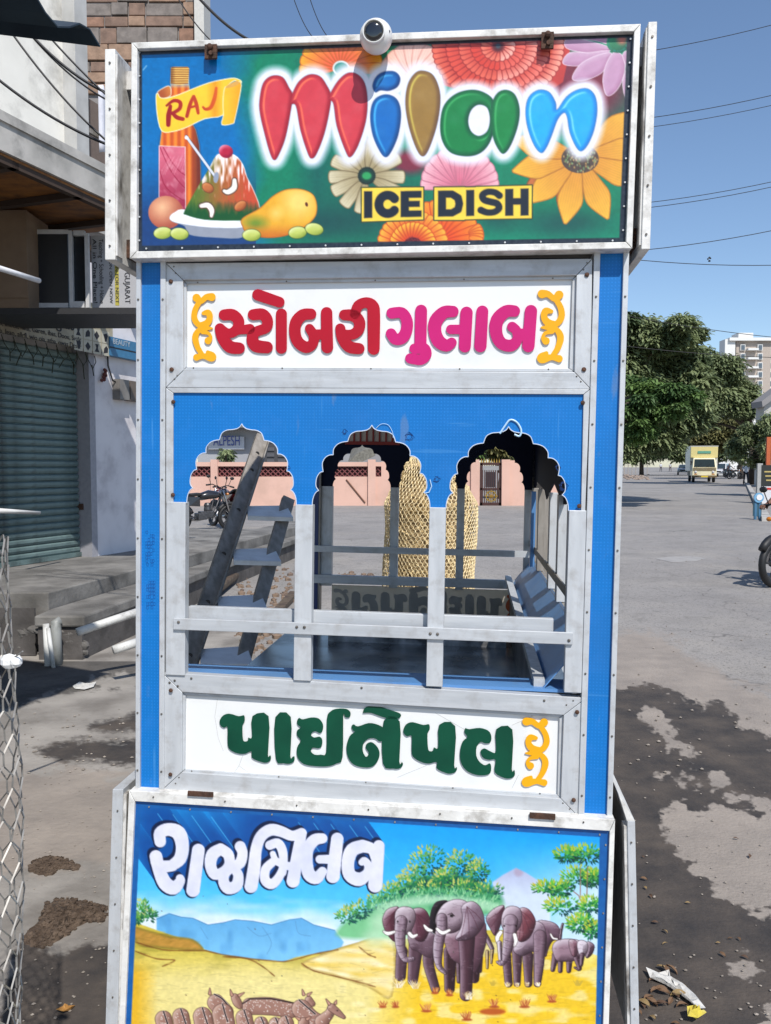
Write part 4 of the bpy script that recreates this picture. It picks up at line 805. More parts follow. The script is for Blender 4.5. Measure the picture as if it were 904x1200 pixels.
# ---- corner columns: a blue strip between two aluminium angles
for xs, side in (((160, 164.6, 188.4, 194.8), 0), ((694.5, 702.6, 729.9, 736.2), 1)):
    X = [lp(x, 303, 0)[0] for x in xs]; z1 = lp(440, 300, 0)[2] + .02; z0 = lp(440, 944, 0)[2]
    if side: X = [lp(a, 303, 0)[0] * .5 + lp(b, 956, 0)[0] * .5 for a, b in ((694.5, 679.5), (702.6, 685.8), (729.9, 712.2), (736.2, 718.6))]
    else: X = [lp(a, 310, 0)[0] * .5 + lp(b, 922, 0)[0] * .5 for a, b in ((159.8, 159.6), (164.6, 165.2), (188.4, 186.9), (194.8, 192.5))]
    MB().box(X[1], X[2], .006, .05, z0, z1).build('column_panel', 'blue', cart)
    MB().box(X[0], X[1], -.002, .052, z0, z1).build('column_angle', 'alu', cart, bevel=.001)
    MB().box(X[2], X[3], -.002, .03, z0, z1).build('column_angle', 'alu', cart, bevel=.001)
    sc = MB()
    for i in range(9):
        for x in ((X[0] + X[1]) / 2, (X[2] + X[3]) / 2):
            sc.lathe([(.0024, -.0015), (.0022, -.0028), (.0008, -.0032)], (x, -.001, z0 + .05 + i * (z1 - z0 - .08) / 8.6), 'y', 8)
    sc.build('screws', 'screw', cart, kind='stuff')
    if side == 0: XL = X
    else: XR = X
# ---- upper text panel
frame_parts('panel_frame', [(194.8, 308.5), (694.5, 303), (692.5, 456), (194.8, 454)], [(214.5, 328), (676, 322.5), (673.5, 436), (215, 434)], .002, .022, 'alu', 'alu_h', cart)
frame_parts('panel_trim', [(214.5, 328.2), (676, 322.7), (673.5, 435.8), (215, 433.8)], [(218.6, 332.4), (671.2, 327.2), (667.6, 432), (218.6, 430.2)], .010, .012, 'alu', 'alu_h', cart, .0006)
up = solid([[(216, 330), (674, 325), (671, 435), (216, 433)]], lambda u, v: lp(u, v, .0165), lambda u, v: lp(u, v, .020)).build('text_panel', 'white', cart)
mA = T(220, 325, 4); mB_ = T(440, 325, 4); mC = T(240, 815, 4); mD = T(430, 815, 4)
def S4(f, *st): return ('strokes', [smooth_stroke(f(q)) if len(q) > 2 else f(q) for q in st])
UPL = [('red', S4(mA, [(172, 176, 26), (212, 176, 27), (240, 205, 26), (232, 242, 25), (205, 262, 22)], [(152, 240, 25), (165, 285, 27), (198, 325, 29), (242, 332, 27)], [(152, 240, 24), (190, 262, 22), (240, 248, 20), (292, 242, 24)])),
       ('red', S4(mA, [(308, 175, 26), (350, 173, 27), (374, 200, 26), (368, 236, 25), (320, 256, 24), (303, 285, 27), (320, 320, 30), (372, 328, 28)])),
       ('red', S4(mA, [(440, 172, 26), (440, 332, 26)])), ('red', S4(mA, [(330, 82, 27), (430, 116, 25)])),
       ('red', S4(mA, [(578, 172, 26), (540, 176, 27), (508, 212, 28), (504, 265, 27), (520, 305, 27), (556, 328, 27), (586, 312, 24), (592, 275, 24), (572, 240, 22)], [(595, 268, 24), (640, 268, 24)], [(652, 166, 27), (655, 328, 28)])),
       ('red', S4(mA, [(735, 176, 25), (780, 180, 28), (806, 210, 27), (800, 248, 26), (770, 268, 24), (730, 262, 18)], [(716, 240, 24), (726, 285, 26), (758, 325, 28), (804, 334, 26)])),
       ('red', S4(mA, [(785, 172, 24), (800, 132, 24), (838, 118, 25), (868, 135, 28), (873, 180, 30), (873, 335, 28)])),
       ('pink', S4(mB_, [(78, 168, 26), (124, 166, 26), (148, 202, 27), (146, 250, 28), (126, 284, 28), (94, 290, 26), (74, 264, 25)])),
       ('pink', S4(mB_, [(215, 156, 28), (212, 316, 28)], [(184, 334, 24), (226, 334, 28), (240, 362, 24), (214, 386, 25), (164, 380, 24)])),
       ('pink', S4(mB_, [(364, 160, 27), (322, 164, 29), (284, 205, 32), (280, 255, 30), (298, 300, 31), (334, 320, 28), (358, 306, 24)], [(354, 244, 22), (420, 244, 22)], [(428, 166, 29), (420, 324, 28)])),
       ('pink', S4(mB_, [(502, 160, 28), (493, 322, 29)])),
       ('pink', S4(mB_, [(652, 158, 27), (612, 160, 29), (572, 200, 31), (567, 260, 29), (590, 308, 28), (636, 320, 28), (666, 292, 24), (664, 252, 22), (642, 232, 24)], [(664, 262, 22), (710, 262, 22)], [(730, 158, 29), (718, 322, 29)]))]
GRL = [POLY(mC(q)) if i not in (5,) else None for i, q in enumerate([
    [(70, 120), (85, 95), (115, 85), (160, 97), (185, 93), (188, 120), (178, 142), (180, 205), (190, 216), (203, 211), (205, 197), (222, 195), (224, 97), (300, 97), (297, 275), (303, 283), (310, 282), (310, 302), (292, 315), (265, 312), (222, 293), (219, 262), (195, 272), (165, 274), (130, 262), (108, 235), (107, 150), (92, 152), (75, 142)],
    [(332, 100), (404, 100), (402, 282), (412, 288), (421, 285), (420, 308), (400, 320), (370, 318), (334, 298)],
    [(433, 120), (443, 105), (460, 112), (500, 103), (535, 108), (555, 135), (553, 165), (540, 177), (520, 168), (503, 175), (500, 188), (515, 197), (540, 193), (552, 210), (548, 240), (530, 248), (508, 245), (498, 260), (515, 277), (545, 277), (570, 265), (573, 110), (590, 75), (620, 62), (665, 63), (684, 80), (680, 102), (660, 103), (650, 95), (647, 290), (620, 318), (580, 332), (520, 332), (465, 322), (435, 290), (433, 245), (450, 212), (434, 190), (433, 165), (450, 150), (436, 138)],
    [(688, 145), (700, 135), (718, 145), (770, 129), (815, 138), (841, 158), (841, 205), (820, 216), (800, 202), (770, 202), (745, 225), (742, 262), (757, 288), (770, 270), (757, 250), (757, 230), (780, 218), (805, 235), (820, 265), (815, 300), (790, 332), (750, 338), (700, 325), (672, 290), (665, 240), (680, 190), (705, 170), (695, 165)],
    [(742, 78), (752, 58), (795, 45), (860, 65), (918, 85), (912, 107), (880, 111), (830, 100), (780, 82), (745, 82)]])]
GRL += [POLY(mD(q)) for q in (
    [(80, 118), (155, 122), (153, 310), (165, 312), (170, 325), (155, 342), (125, 343), (76, 320)],
    [(172, 160), (185, 135), (215, 125), (265, 138), (292, 135), (295, 160), (285, 180), (288, 250), (300, 262), (312, 257), (315, 243), (335, 243), (340, 137), (415, 143), (410, 328), (422, 335), (420, 355), (395, 367), (365, 362), (328, 342), (328, 312), (290, 320), (250, 310), (215, 285), (210, 250), (210, 190), (190, 192), (175, 180)],
    [(458, 175), (462, 153), (480, 158), (530, 152), (570, 165), (584, 190), (580, 220), (555, 225), (535, 218), (516, 240), (514, 282), (530, 312), (555, 327), (575, 318), (583, 330), (580, 362), (555, 374), (510, 372), (465, 350), (440, 310), (438, 260), (450, 215), (472, 195)],
    [(533, 262), (552, 248), (580, 262), (606, 262), (608, 157), (683, 160), (680, 345), (692, 348), (694, 375), (675, 388), (645, 387), (600, 360), (604, 302), (575, 302), (545, 292)])]
GRL[3] = ('union', [GRL[3], GRL[5]]); del GRL[5]
def rounded(q): return POLY(cr(q[1], 3)) if q[0] == 'poly' else ('union', [rounded(a) for a in q[1]])
GRL = [rounded(q) for q in GRL]
ORN = [[(112, 92, 19), (88, 92, 14), (62, 112, 13), (42, 96, 19)], [(60, 108, 12), (36, 150, 13), (32, 192, 14), (52, 222, 13), (88, 234, 9), (114, 238, 4)], [(52, 222, 10), (88, 216, 16), (104, 190, 14), (96, 166, 15), (74, 168, 9)],
       [(114, 238, 4), (80, 242, 10), (52, 248, 12), (36, 280, 15), (46, 325, 13), (66, 358, 11)], [(70, 256, 10), (98, 262, 8), (108, 282, 8), (96, 296, 17)], [(42, 374, 16), (72, 368, 12), (112, 372, 22), (94, 350, 9)]]
def orn(x0, y0, x1, y1, mirror):
    def f(pts):
        o = []
        for x, y, r in pts:
            a = (x - 18) / 117; b = (y - 66) / 329
            if mirror: a = 1 - a
            o.append((x0 + a * (x1 - x0), y0 + b * (y1 - y0), r / 4 * (y1 - y0) / 82))
        return o
    return ('strokes', [smooth_stroke(f(q)) for q in ORN])
ORNS = [orn(224.5, 341.5, 254, 424, False), orn(628.8, 337.5, 662.3, 426, True), orn(610.3, 839, 644.8, 922.5, True)]
for m_, sh in UPL: shape_mesh(sh, lambda u, v: lp(u, v, .0125), lambda u, v: lp(u, v, .0165)).build('acrylic_letter', m_, up)
for sh in ORNS[:2]: shape_mesh(sh, lambda u, v: lp(u, v, .0125), lambda u, v: lp(u, v, .0165)).build('scroll_ornament', 'yellow', up)
# ---- lower text panel
frame_parts('panel_frame', [(190, 788), (687.5, 818), (679.8, 959), (190, 926)], [(213.5, 811), (661, 838), (657.5, 936), (213, 905)], .002, .022, 'alu', 'alu_h', cart)
frame_parts('panel_trim', [(213.5, 811), (661, 838), (657.5, 936), (213, 905)], [(217.5, 815), (655.9, 840.5), (653.6, 931.5), (216.5, 902)], .010, .012, 'alu', 'alu_h', cart, .0006)
lo = solid([[(215, 812), (659, 838), (656, 934), (214, 904)]], lambda u, v: lp(u, v, .0165), lambda u, v: lp(u, v, .020)).build('text_panel', 'white', cart)
for sh in GRL: shape_mesh(sh, lambda u, v: lp(u, v, .0125), lambda u, v: lp(u, v, .0165)).build('acrylic_letter', 'green', lo)
shape_mesh(ORNS[2], lambda u, v: lp(u, v, .0125), lambda u, v: lp(u, v, .0165)).build('scroll_ornament', 'yellow', lo)
crk = MB()      # hairline cracks and scuffs on the white sheet
for st in ([(255, 819), (252, 840), (256, 865), (262, 880)], [(285, 885), (280, 898), (275, 905)], [(281, 898), (291, 905)], [(510, 835), (545, 855), (560, 862)], [(640, 832), (600, 850)], [(466, 911), (500, 897)], [(608, 908), (600, 924)]):
    P_ = [Vector(lp(u + random.uniform(-.5, .5), v, .0163)) for u, v in smooth_stroke([(a, b, 0) for a, b in st]) for _ in (0,)] if False else [Vector(lp(a, b, .0163)) for a, b in st]
    crk.tube(P_, .00035, 4)
crk.build('panel_cracks', mat('grey_crack', (.42, .42, .40)), lo, kind='stuff')
# ---- blue sheet with three cusped arches
frame_parts('window_frame', [(194.8, 454.4), (691.5, 456.3), (686, 600), (194.8, 590)], [(203, 460.2), (684.2, 462), (681, 606), (203, 590)], -.001, .03, 'alu', 'alu_h', cart, .0008, skip=(2,))
HALF = [(0, 0), (.035, 14), (.09, 23), (.17, 27), (.27, 30), (.36, 44), (.405, 75), (.50, 79), (.585, 90), (.645, 112), (.65, 137), (.72, 139), (.79, 152), (.835, 178), (.82, 215), (.87, 219), (.92, 238), (.94, 262), (.935, 285), (.89, 302), (.925, 307), (.965, 322), (.992, 345), (1.0, 372)]
def arch(x0, x1, zt, zb, n=4):
    """cusped arch outline in local (x, z), left foot to right foot; x0,x1 feet, zt apex, zb springing"""
    w_ = (x1 - x0) / 2; c = (x0 + x1) / 2; h = (zt - zb) / 372
    segs = [HALF[0:3], HALF[2:7], HALF[6:11], HALF[10:15], HALF[14:20], HALF[19:24]]; out = []
    for s_ in segs: out += cr(s_, n, closed=False)[:-1]
    out.append(HALF[-1]); R = [(c + w_ * a, zt - h * b) for a, b in out]; L = [(2 * c - x, z) for x, z in reversed(R)]
    return L[:-1] + R
def arch_sheet(feet, x0, x1, zt, apex, spring, d, t, m, name, parent, mback=None):
    """sheet hanging from zt down to the springing line with arched openings"""
    ring = [(x0, zt), (x0, spring)]
    for a, b in feet: ring += arch(a, b, apex, spring)
    ring += [(x1, spring), (x1, zt)]
    cl = [ring[0]]
    for p in ring[1:]:
        if abs(p[0] - cl[-1][0]) + abs(p[1] - cl[-1][1]) > 1e-5: cl.append(p)
    mb = solid([cl], lambda x, z: (x, d, z), lambda x, z: (x, d + t, z), minarea=1e-6); ob = mb.build(name, m, parent)
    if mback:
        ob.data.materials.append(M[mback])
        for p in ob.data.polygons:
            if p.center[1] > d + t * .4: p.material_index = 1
    return ob
feet = [(lp(218.5, 590)[0], lp(347.2, 591)[0]), (lp(365.7, 591)[0], lp(504, 594)[0]), (lp(522.8, 595)[0], lp(666.5, 600)[0])]
apex = np.mean([lp(281, 496.5)[2], lp(438, 497.5)[2], lp(597, 500.6)[2]]); spring = np.mean([lp(216, 589.5)[2], lp(504, 594)[2], lp(666, 600.5)[2]])
Xa, Xb = lp(201, 500)[0], lp(685, 500)[0]; Zt = np.mean([lp(203, 458)[2], lp(684, 460)[2]])
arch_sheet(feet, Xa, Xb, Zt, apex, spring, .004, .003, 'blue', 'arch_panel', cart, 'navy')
# thin pale rim of cut sheet around each arch
rim = MB()
for a, b in feet:
    rim.tube([(x, .0035, z) for x, z in arch(a, b, apex, spring)], .0011, 5)
rim.build('arch_rim', mat('cut_edge', (.55, .62, .72), .5), cart, kind='stuff')
# glue scribbles on the blue sheet
gl = MB(); gl.tube([lp(x, y, .002) for x, y in cr([(586, 508), (592, 499), (598, 492), (606, 495), (611, 504), (609, 511), (603, 509)], 5, closed=False)], .0021, 6)
gl.tube([lp(x, y, .002) for x, y in cr([(441, 502), (447, 497), (455, 498), (460, 506), (461, 513)], 5, closed=False)], .0007, 4); gl.tube([lp(x, y, .002) for x, y in [(504, 562), (506, 570), (503, 577), (499, 578)]], .0012, 4)
sb0 = MB(); rs_ = random.Random(6)
for cx_, cy_, n_s, rr_ in ((661, 570, 9, 7), (654, 548, 5, 4), (512, 562, 5, 5), (404, 506, 5, 4), (480, 512, 6, 7), (339, 548, 3, 3)):
    for _ in range(n_s): a0_ = rs_.uniform(0, 6.28); sb0.tube([lp(cx_ + rr_ * rs_.uniform(.3, 1) * math.cos(a0_ + k * 1.1), cy_ + rr_ * rs_.uniform(.3, 1) * math.sin(a0_ + k * 1.1), .0035) for k in range(4)], .0004, 3)
sb0.build('pen_scribbles', mat('dark_blue_scribble', (.004, .045, .20), .6), cart, kind='stuff')
gl.build('glue_marks', mat('dried_glue', (.45, .66, .85), .4), cart, kind='stuff')
# ---- posts and rails of the window
ZB = np.mean([lp(216, 788)[2], lp(500, 803.5)[2], lp(665, 815)[2]]); ZP = spring + .002
for a, b in ((195.3, 217.7), (345.6, 365.9), (501.8, 521), (664.5, 684.8)):
    x0, x1 = lp(a, 690)[0], lp(b, 690)[0]
    MB().box(x0, x1, -.003, .022, ZB, ZP).build('window_post', 'alu', cart, bevel=.0012)
za, zb_ = np.mean([lp(206, 721)[2], lp(671, 743)[2]]), np.mean([lp(206, 735.5)[2], lp(671, 756)[2]])
MB().box(lp(205, 728)[0], lp(671, 750)[0], -.010, -.0035, zb_, za).build('window_rail', 'alu_h', cart, bevel=.0012)
za2 = np.mean([lp(218, 711)[2], lp(600, 727)[2]]); MB().box(lp(217, 715)[0], lp(650, 735)[0], .023, .040, zb_ + .004, za2).build('window_rail', 'alu_h', cart, bevel=.0012)
screws([(209.5, 729), (348, 734.8), (357, 735), (504.5, 742.5), (513, 743), (667, 750.5)], -.0102, .0035, cart)
screws([(224.5, 795), (424, 806), (638, 821), (205, 797.5), (208.5, 804), (199, 800)], .0018, .0028, cart)
screws([(200.5, 330), (201.5, 433), (688, 322), (684.5, 433)], .0018, .0052, cart, 'rust', 'bolts')
screws([(203.5, 471), (203, 580), (683, 472), (679, 593), (200.5, 809), (200, 907.5), (676.5, 834.5), (672.5, 937.5)], -.0016, .005, cart, 'rust', 'bolts')
screws([(204, 312.5), (206, 320), (688, 308), (684, 316), (205, 444), (208, 440), (676, 441), (681, 447), (206, 918), (210, 911), (660, 941), (668, 948), (664, 826), (672, 821)], .0018, .0018, cart)
screws([(232 + i * 104, 331 - i * 1.2) for i in range(5)] + [(227 + i * 104, 431 + i * .4) for i in range(5)] + [(225 + i * 102, 903.5 + i * 6.6) for i in range(5)], .0098, .0018, cart)
# ---- sill behind the window and the blue inner slopes
zs = lp(440, 790)[2] + .0
def at_d(u, v, d): return lp(u, v, d)
sill_z = np.mean([lp(216, 789)[2], lp(500, 804)[2]])
MB().box(XL[2], XR[1], .024, .115, sill_z - .010, sill_z - .003).build('front_shelf', 'blue_flat', cart)
side_z = lp(684, 752)[2]; Xside = lp(690, 700)[0]; xi = lp(634, 800)[0]
MB().prism([(Xside, .03, side_z), (Xside, DB, side_z), (xi, DB, sill_z - .012), (xi, .03, sill_z - .012)], (0, 0, -.004)).build('side_slope', 'blue_flat', cart)
MB().beam((xi, .04, sill_z + .004), (xi - .006, DB - .04, sill_z + .03), .024, .020).build('tray_rail', 'alu', cart)
XLs = XL[0]; 
# ---- back of the cart
def bk(mb, a, b, d=DB, t=.025): return bx(mb, a, b, d, t)
fb = [(lp(390, 573, DB)[0], lp(458, 573, DB)[0]), (lp(467.5, 573, DB)[0], lp(536, 573, DB)[0]), (lp(545, 573, DB)[0], lp(615, 573, DB)[0])]
apb = lp(500, 522, DB)[2]; spb = lp(500, 573, DB)[2]
arch_sheet(fb, lp(368, 560, DB)[0], lp(640, 560, DB)[0], lp(500, 502, DB)[2], apb, spb, DB, .004, 'navy', 'back_arch_panel', cart)
for a, b in ((377, 390), (458, 467.5), (536, 545), (615.5, 624)):
    p, q = lp(a, 573, DB)[0], lp(b, 573, DB)[0]; MB().box(p, q, DB - .004, DB + .03, lp(500, 690, DB)[2], spb + .004).build('back_post', 'alu', cart)
MB().box(lp(364, 600, DB)[0], lp(374.5, 600, DB)[0], DB - .02, DB + .03, lp(500, 760, DB)[2], apb).build('back_column', mat('navy_strip', (.008, .03, .14), .4), cart)
MB().box(lp(374.8, 600, DB)[0], lp(376.8, 600, DB)[0], DB - .02, DB + .03, lp(500, 760, DB)[2], apb).build('column_angle', 'alu_dark', cart)
p, q = lp(364, 643, DB - .1), lp(640, 650.5, DB - .1); zr = lp(500, 646.5, DB - .1)[2]; MB().box(p[0], Xside - .01, DB - .1, DB - .085, zr - .013, zr + .013).build('back_rail', 'alu_h', cart)
p, q = lp(364, 676, DB - .02), lp(612, 687.5, DB - .02); zr = lp(500, 682, DB - .02)[2]; MB().box(p[0], Xside - .01, DB - .03, DB - .006, zr - .018, zr + .018).build('back_rail', 'alu_h', cart)
def TRM(name, col, *a, **k):
    m = mat(name, col, *a, **k); n = m.node_tree; N = n.nodes; t = N.new('ShaderNodeBsdfTranslucent'); t.inputs[0].default_value = (*col, 1); mx = N.new('ShaderNodeMixShader'); mx.inputs[0].default_value = .55
    n.links.new(N['Principled BSDF'].outputs[0], mx.inputs[1]); n.links.new(t.outputs[0], mx.inputs[2]); n.links.new(mx.outputs[0], N['Material Output'].inputs[0]); return m
bp_ = MB(); pz1, pz0 = lp(500, 688.5, DB)[2], lp(500, 728, DB)[2]; px0, px1 = lp(389, 700, DB)[0], lp(615, 700, DB)[0]
bpan = MB().box(px0, px1, DB - .003, DB, pz0, pz1).build('back_text_panel', TRM('backlit_cream_sheet', (.75, .70, .60), .5, 0, (.60, .56, .48), 8), cart)
gm = TRM('shadow_letters', (.52, .51, .48), .6)
u0, u1, v0, v1 = 262.0, 604.0, 825.0, 912.0
def bmap(u, v, d=-.005):
    a = 1 - (u - u0) / (u1 - u0); b = (v - (v0 + (u - u0) * .055)) / 78; return (px0 + .10 * (px1 - px0) + a * (px1 - px0) * .78, DB + d, pz1 - .01 - b * (pz1 - pz0) * 1.15)
for sh in GRL: shape_mesh(sh, lambda u, v: bmap(u, v), lambda u, v: bmap(u, v, -.003), res=.8, tol=.3).build('acrylic_letter', gm, bpan)
for (a, b, mi, mm) in ((px0 + .005, px0 + .075, True, gm), (px1 - .078, px1 - .008, False, TRM('orange_scroll', (.75, .26, .12), .5))):
    sh = orn(0, 0, 30, 82, mi); shape_mesh(sh, lambda u, v: (a + (b - a) * u / 30, DB - .005, pz1 - .012 - v / 82 * (pz1 - pz0) * 1.1), lambda u, v: (a + (b - a) * u / 30, DB - .003, pz1 - .012 - v / 82 * (pz1 - pz0) * 1.1), res=.8, tol=.3).build('scroll_ornament', mm, bpan)
# barred vent above the middle of the back sheet
p, q = lp(405, 504, DB), lp(469, 519.5, DB)
MB().box(p[0], q[0], DB - .003, DB - .001, q[2] + .0, p[2] + .02).build('vent_backing', mat('dusty_cream', (.6, .5, .42), .7), cart)
for i in range(9): x = p[0] + (q[0] - p[0]) * (i + .3) / 8.6; MB().box(x, x + .007, DB - .009, DB - .004, q[2], p[2] + .02).build('vent_bar', mat('dark_red_bar', (.30, .03, .02), .6) if i == 0 else bpy.data.materials['dark_red_bar'], cart)
MB().box(p[0], q[0], DB - .010, DB - .004, q[2] - .008, q[2] + .006).build('vent_bar', bpy.data.materials['dark_red_bar'], cart)
# ---- right side wall: arched dark sheet, posts, rails
Xs = Xside
MB().prism([(Xs, .03, Zt + .12), (Xs, DB, Zt + .12), (Xs, DB, spring - .02), (Xs, 1.6, spring + .05), (Xs, 1.2, spring + .02), (Xs, 1.12, spring - .01), (Xs, 1.04, spring + .01), (Xs, .85, spring + .05), (Xs, .66, spring + .01), (Xs, .56, spring - .005), (Xs, .52, spring - .005), (Xs, .42, spring + .01), (Xs, .27, spring + .05), (Xs, .12, spring + .01), (Xs, .05, spring), (Xs, .03, spring)], (.004, 0, 0)).build('side_arch_panel', 'navy', cart)
for d in (.30, .56, .83, 1.30, 1.62): MB().box(Xs - .012, Xs + .012, d, d + .05, side_z - .002, spring + .02).build('side_post', 'alu' if d < 1 else 'alu_dark', cart, bevel=.001)
MB().box(Xs - .016, Xs - .012, .03, DB, lp(684, 735)[2] + .02, lp(684, 735)[2] + .045).build('side_rail', 'alu_dark', cart)
MB().box(Xs - .03, Xs - .013, 1.42, 1.47, side_z, spring + .01).build('blue_pole', 'blue_flat', cart)
MB().box(Xs - .004, Xs + .016, .03, DB + .03, side_z - .06, side_z - .004).build('side_sill', 'alu_dark', cart)
# ---- tray and body
tz = lp(440, 905)[2]; gal = mat('wet_galvanised_tray', (.16, .165, .17), .10, .7, (.02, .02, .024), 6, ramp=(.45, .58), dirt=(.45, .45, .45), dscale=9, damt=.5, rough2=.4)
MB().box(XL[0], XR[3], .06, DB + .02, tz - .02, tz).build('ice_tray', gal, cart)
MB().box(XL[0] + .17, xi, DB - .012, DB - .006, tz, pz0 + .004).build('tray_wall', mat('dark_tray_wall', (.16, .16, .165), .3, .5, (.04, .04, .04), 8, ramp=(.42,.6)), cart)
MB().box(XL[0] + .2, xi - .02, DB - .35, DB - .34, tz, tz + .045).build('tray_divider', mat('scuffed_steel', (.55, .55, .56), .25, .5, (.10, .10, .10), 8, ramp=(.45, .6)), cart)
MB().box(xi + .005, xi + .011, .05, DB, tz, sill_z - .016).build('tray_wall', bpy.data.materials['dark_tray_wall'], cart)
MB().box(XL[2] + .004, XR[1], .026, .030, tz, sill_z - .012).build('tray_wall', bpy.data.materials['dark_tray_wall'], cart)
bz = lp(440, 945)[2] - .05
MB().box(XL[0] + .01, XR[3] - .01, .09, DB + .04, .34, tz - .022).build('cart_body', 'alu_dark', cart)
MB().box(XL[0] + .004, XR[3] - .004, .055, DB + .03, lp(440, 306)[2] + .02, lp(440, 306)[2] + .04).build('ceiling', 'navy', cart)  # unseen ceiling, like the roof below: added to shade the interior
MB().box(XL[0], XR[3], .0, DB + .03, lp(440, 60)[2], lp(440, 60)[2] + .02).build('roof', 'alu_dark', cart)
for (a, b) in ((XL[0], XL[3]), (XR[0], XR[3])): MB().box(a, b, DB - .02 if a < 0 else DB, DB + .03, .3, lp(440, 306)[2]).build('corner_column', 'alu_dark', cart) if a > 0 else None
MB().box(XL[2], XR[1], DB - .001, DB + .02, lp(500, 504, DB)[2], lp(440, 306)[2] + .02).build('back_upper_panel', 'navy', cart)
# wheels (below the picture)
for sx in (XL[0] + .06, XR[3] - .06):
    for yy in (.35, DB - .3):
        wh = MB().lathe([(.02, -.03), (.28, -.03), (.30, -.015), (.30, .015), (.28, .03), (.02, .03)], (sx, yy, .30), 'x', 28).build('wheel', 'black', cart, True)
        MB().lathe([(.04, -.035), (.22, -.034), (.22, .034), (.04, .035)], (sx, yy, .30), 'x', 20).build('rim', 'alu_dark', wh)
# ================================================================== top signboard of the cart
DS = -.020
sgn = MB(); 
so = [(154.5, 50), (751, 28), (741, 291), (152.5, 303)]; si = [(161, 57), (743.5, 36.5), (734, 283.5), (160, 294.5)]
sback = solid([so], lambda u, v: lp(u, v, DS + .012), lambda u, v: lp(u, v, DS + .016)).build('signboard', 'whiteframe', cart)
for k, o in enumerate(frame_parts('sign_frame', so, si, DS - .012, .04, 'whiteframe', 'whiteframe', sback)): pass
print('painting'); CS = paint_sign()
def mapS(U, V, d=DS):
    Rr = RW.T @ MW; rx = (U - 452) / F; ry = (V - 600) / F; r = np.stack([rx, ry, np.ones_like(rx)], -1) @ Rr.T; c = RW.T @ (CAM - OF)
    t = (d - c[1]) / r[..., 1]; return np.stack([c[0] + t * r[..., 0], np.full_like(t, d), c[2] + t * r[..., 2] + HC], -1)
painted_board(CS, None, mapS, [(160.5, 56.5), (744, 36), (734.5, 284), (159.5, 295)], .9, sback)
sc = MB()
for i in range(9):
    for (a, b) in (((164, 62 + i * 27.5)), (739 - i * 1.1, 46 + i * 28)):
        sc.lathe([(.0022, -.001), (.0018, -.0028)], lp(a, b, DS - .0005), 'y', 8)
for i in range(14): sc.lathe([(.0022, -.001), (.0018, -.0028)], lp(172 + i * 42, 291.5 - i * .72, DS - .0005), 'y', 8)
sc.build('screws', 'alu', sback, kind='stuff')
for (a, b) in (((240, 52), (254, 68)), ((635, 37.5), (649, 56))):
    h = MB(); bx(h, a, b, DS - .018, .006); c0 = lp((a[0] + b[0]) / 2, a[1] + 4, DS - .018); h.lathe([(.006, 0), (.006, -.008), (.003, -.010)], c0, 'y', 10)
    c1 = lp((a[0] + b[0]) / 2 + 1, b[1] - 5, DS - .018); h.lathe([(.0045, 0), (.0045, -.006)], c1, 'y', 10)
    h.build('bracket', 'rust', cart)
zt_, zb2 = lp(440, 40, DS)[2], lp(440, 297, DS)[2]
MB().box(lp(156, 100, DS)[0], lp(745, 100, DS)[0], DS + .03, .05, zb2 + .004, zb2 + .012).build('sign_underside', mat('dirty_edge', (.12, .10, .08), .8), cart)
# side signboards seen edge on
for nm, xs_, (t1, t2), ex in (('l', (120.5, 133), (57.5, 304.5), 0), ('r', (757.5, 770.5), (25.5, 292), 0)):
    a, b = lp(xs_[0], t1 + 5, DS), lp(xs_[1], t2, DS); zt1 = lp(xs_[0], t1, DS)[2]; zb1 = lp(xs_[0], t2, DS)[2]
    x0, x1 = min(a[0], b[0]), max(a[0], b[0])
    if nm == 'l': x0, x1 = lp(123, 60, DS)[0], lp(135, 60, DS)[0]
    if nm == 'r': x0, x1 = (lp(760, 30, DS)[0] + lp(752, 290, DS)[0]) / 2, (lp(770.5, 30, DS)[0] + lp(762, 290, DS)[0]) / 2
    sb = MB().box(x0, x1, DS, DS + 1.72, zb1, zt1).build('side_signboard', 'whiteframe', cart, bevel=.0015, label='white framed side board seen edge on')
    xi_ = x1 if nm == 'l' else x0; s_ = 1 if nm == 'l' else -1
    MB().box(min(xi_, xi_ + s_ * .004), max(xi_, xi_ + s_ * .004), DS + .004, DS + .03, zb1 + .01, zt1 - .01).build('worn_edge', 'worn', sb)
    MB().box(min(xi_, xi_ + s_ * .012), max(xi_, xi_ + s_ * .012), DS + .06, DS + 1.7, zt1 - .06, zt1 - .02).build('inner_batten', 'worn', sb)
    MB().box(min(xi_, xi_ + s_ * .012), max(xi_, xi_ + s_ * .012), DS + .06, DS + 1.7, zb1 + .02, zb1 + .06).build('inner_batten', 'rust', sb)
    q = MB()
    for i in range(5): q.lathe([(.0026, -.001), (.0022, -.003)], ((x0 + x1) / 2, DS + .0005, zb1 + .03 + i * (zt1 - zb1 - .06) / 4), 'y', 8)
    q.build('screws', 'screw', sb, kind='stuff')
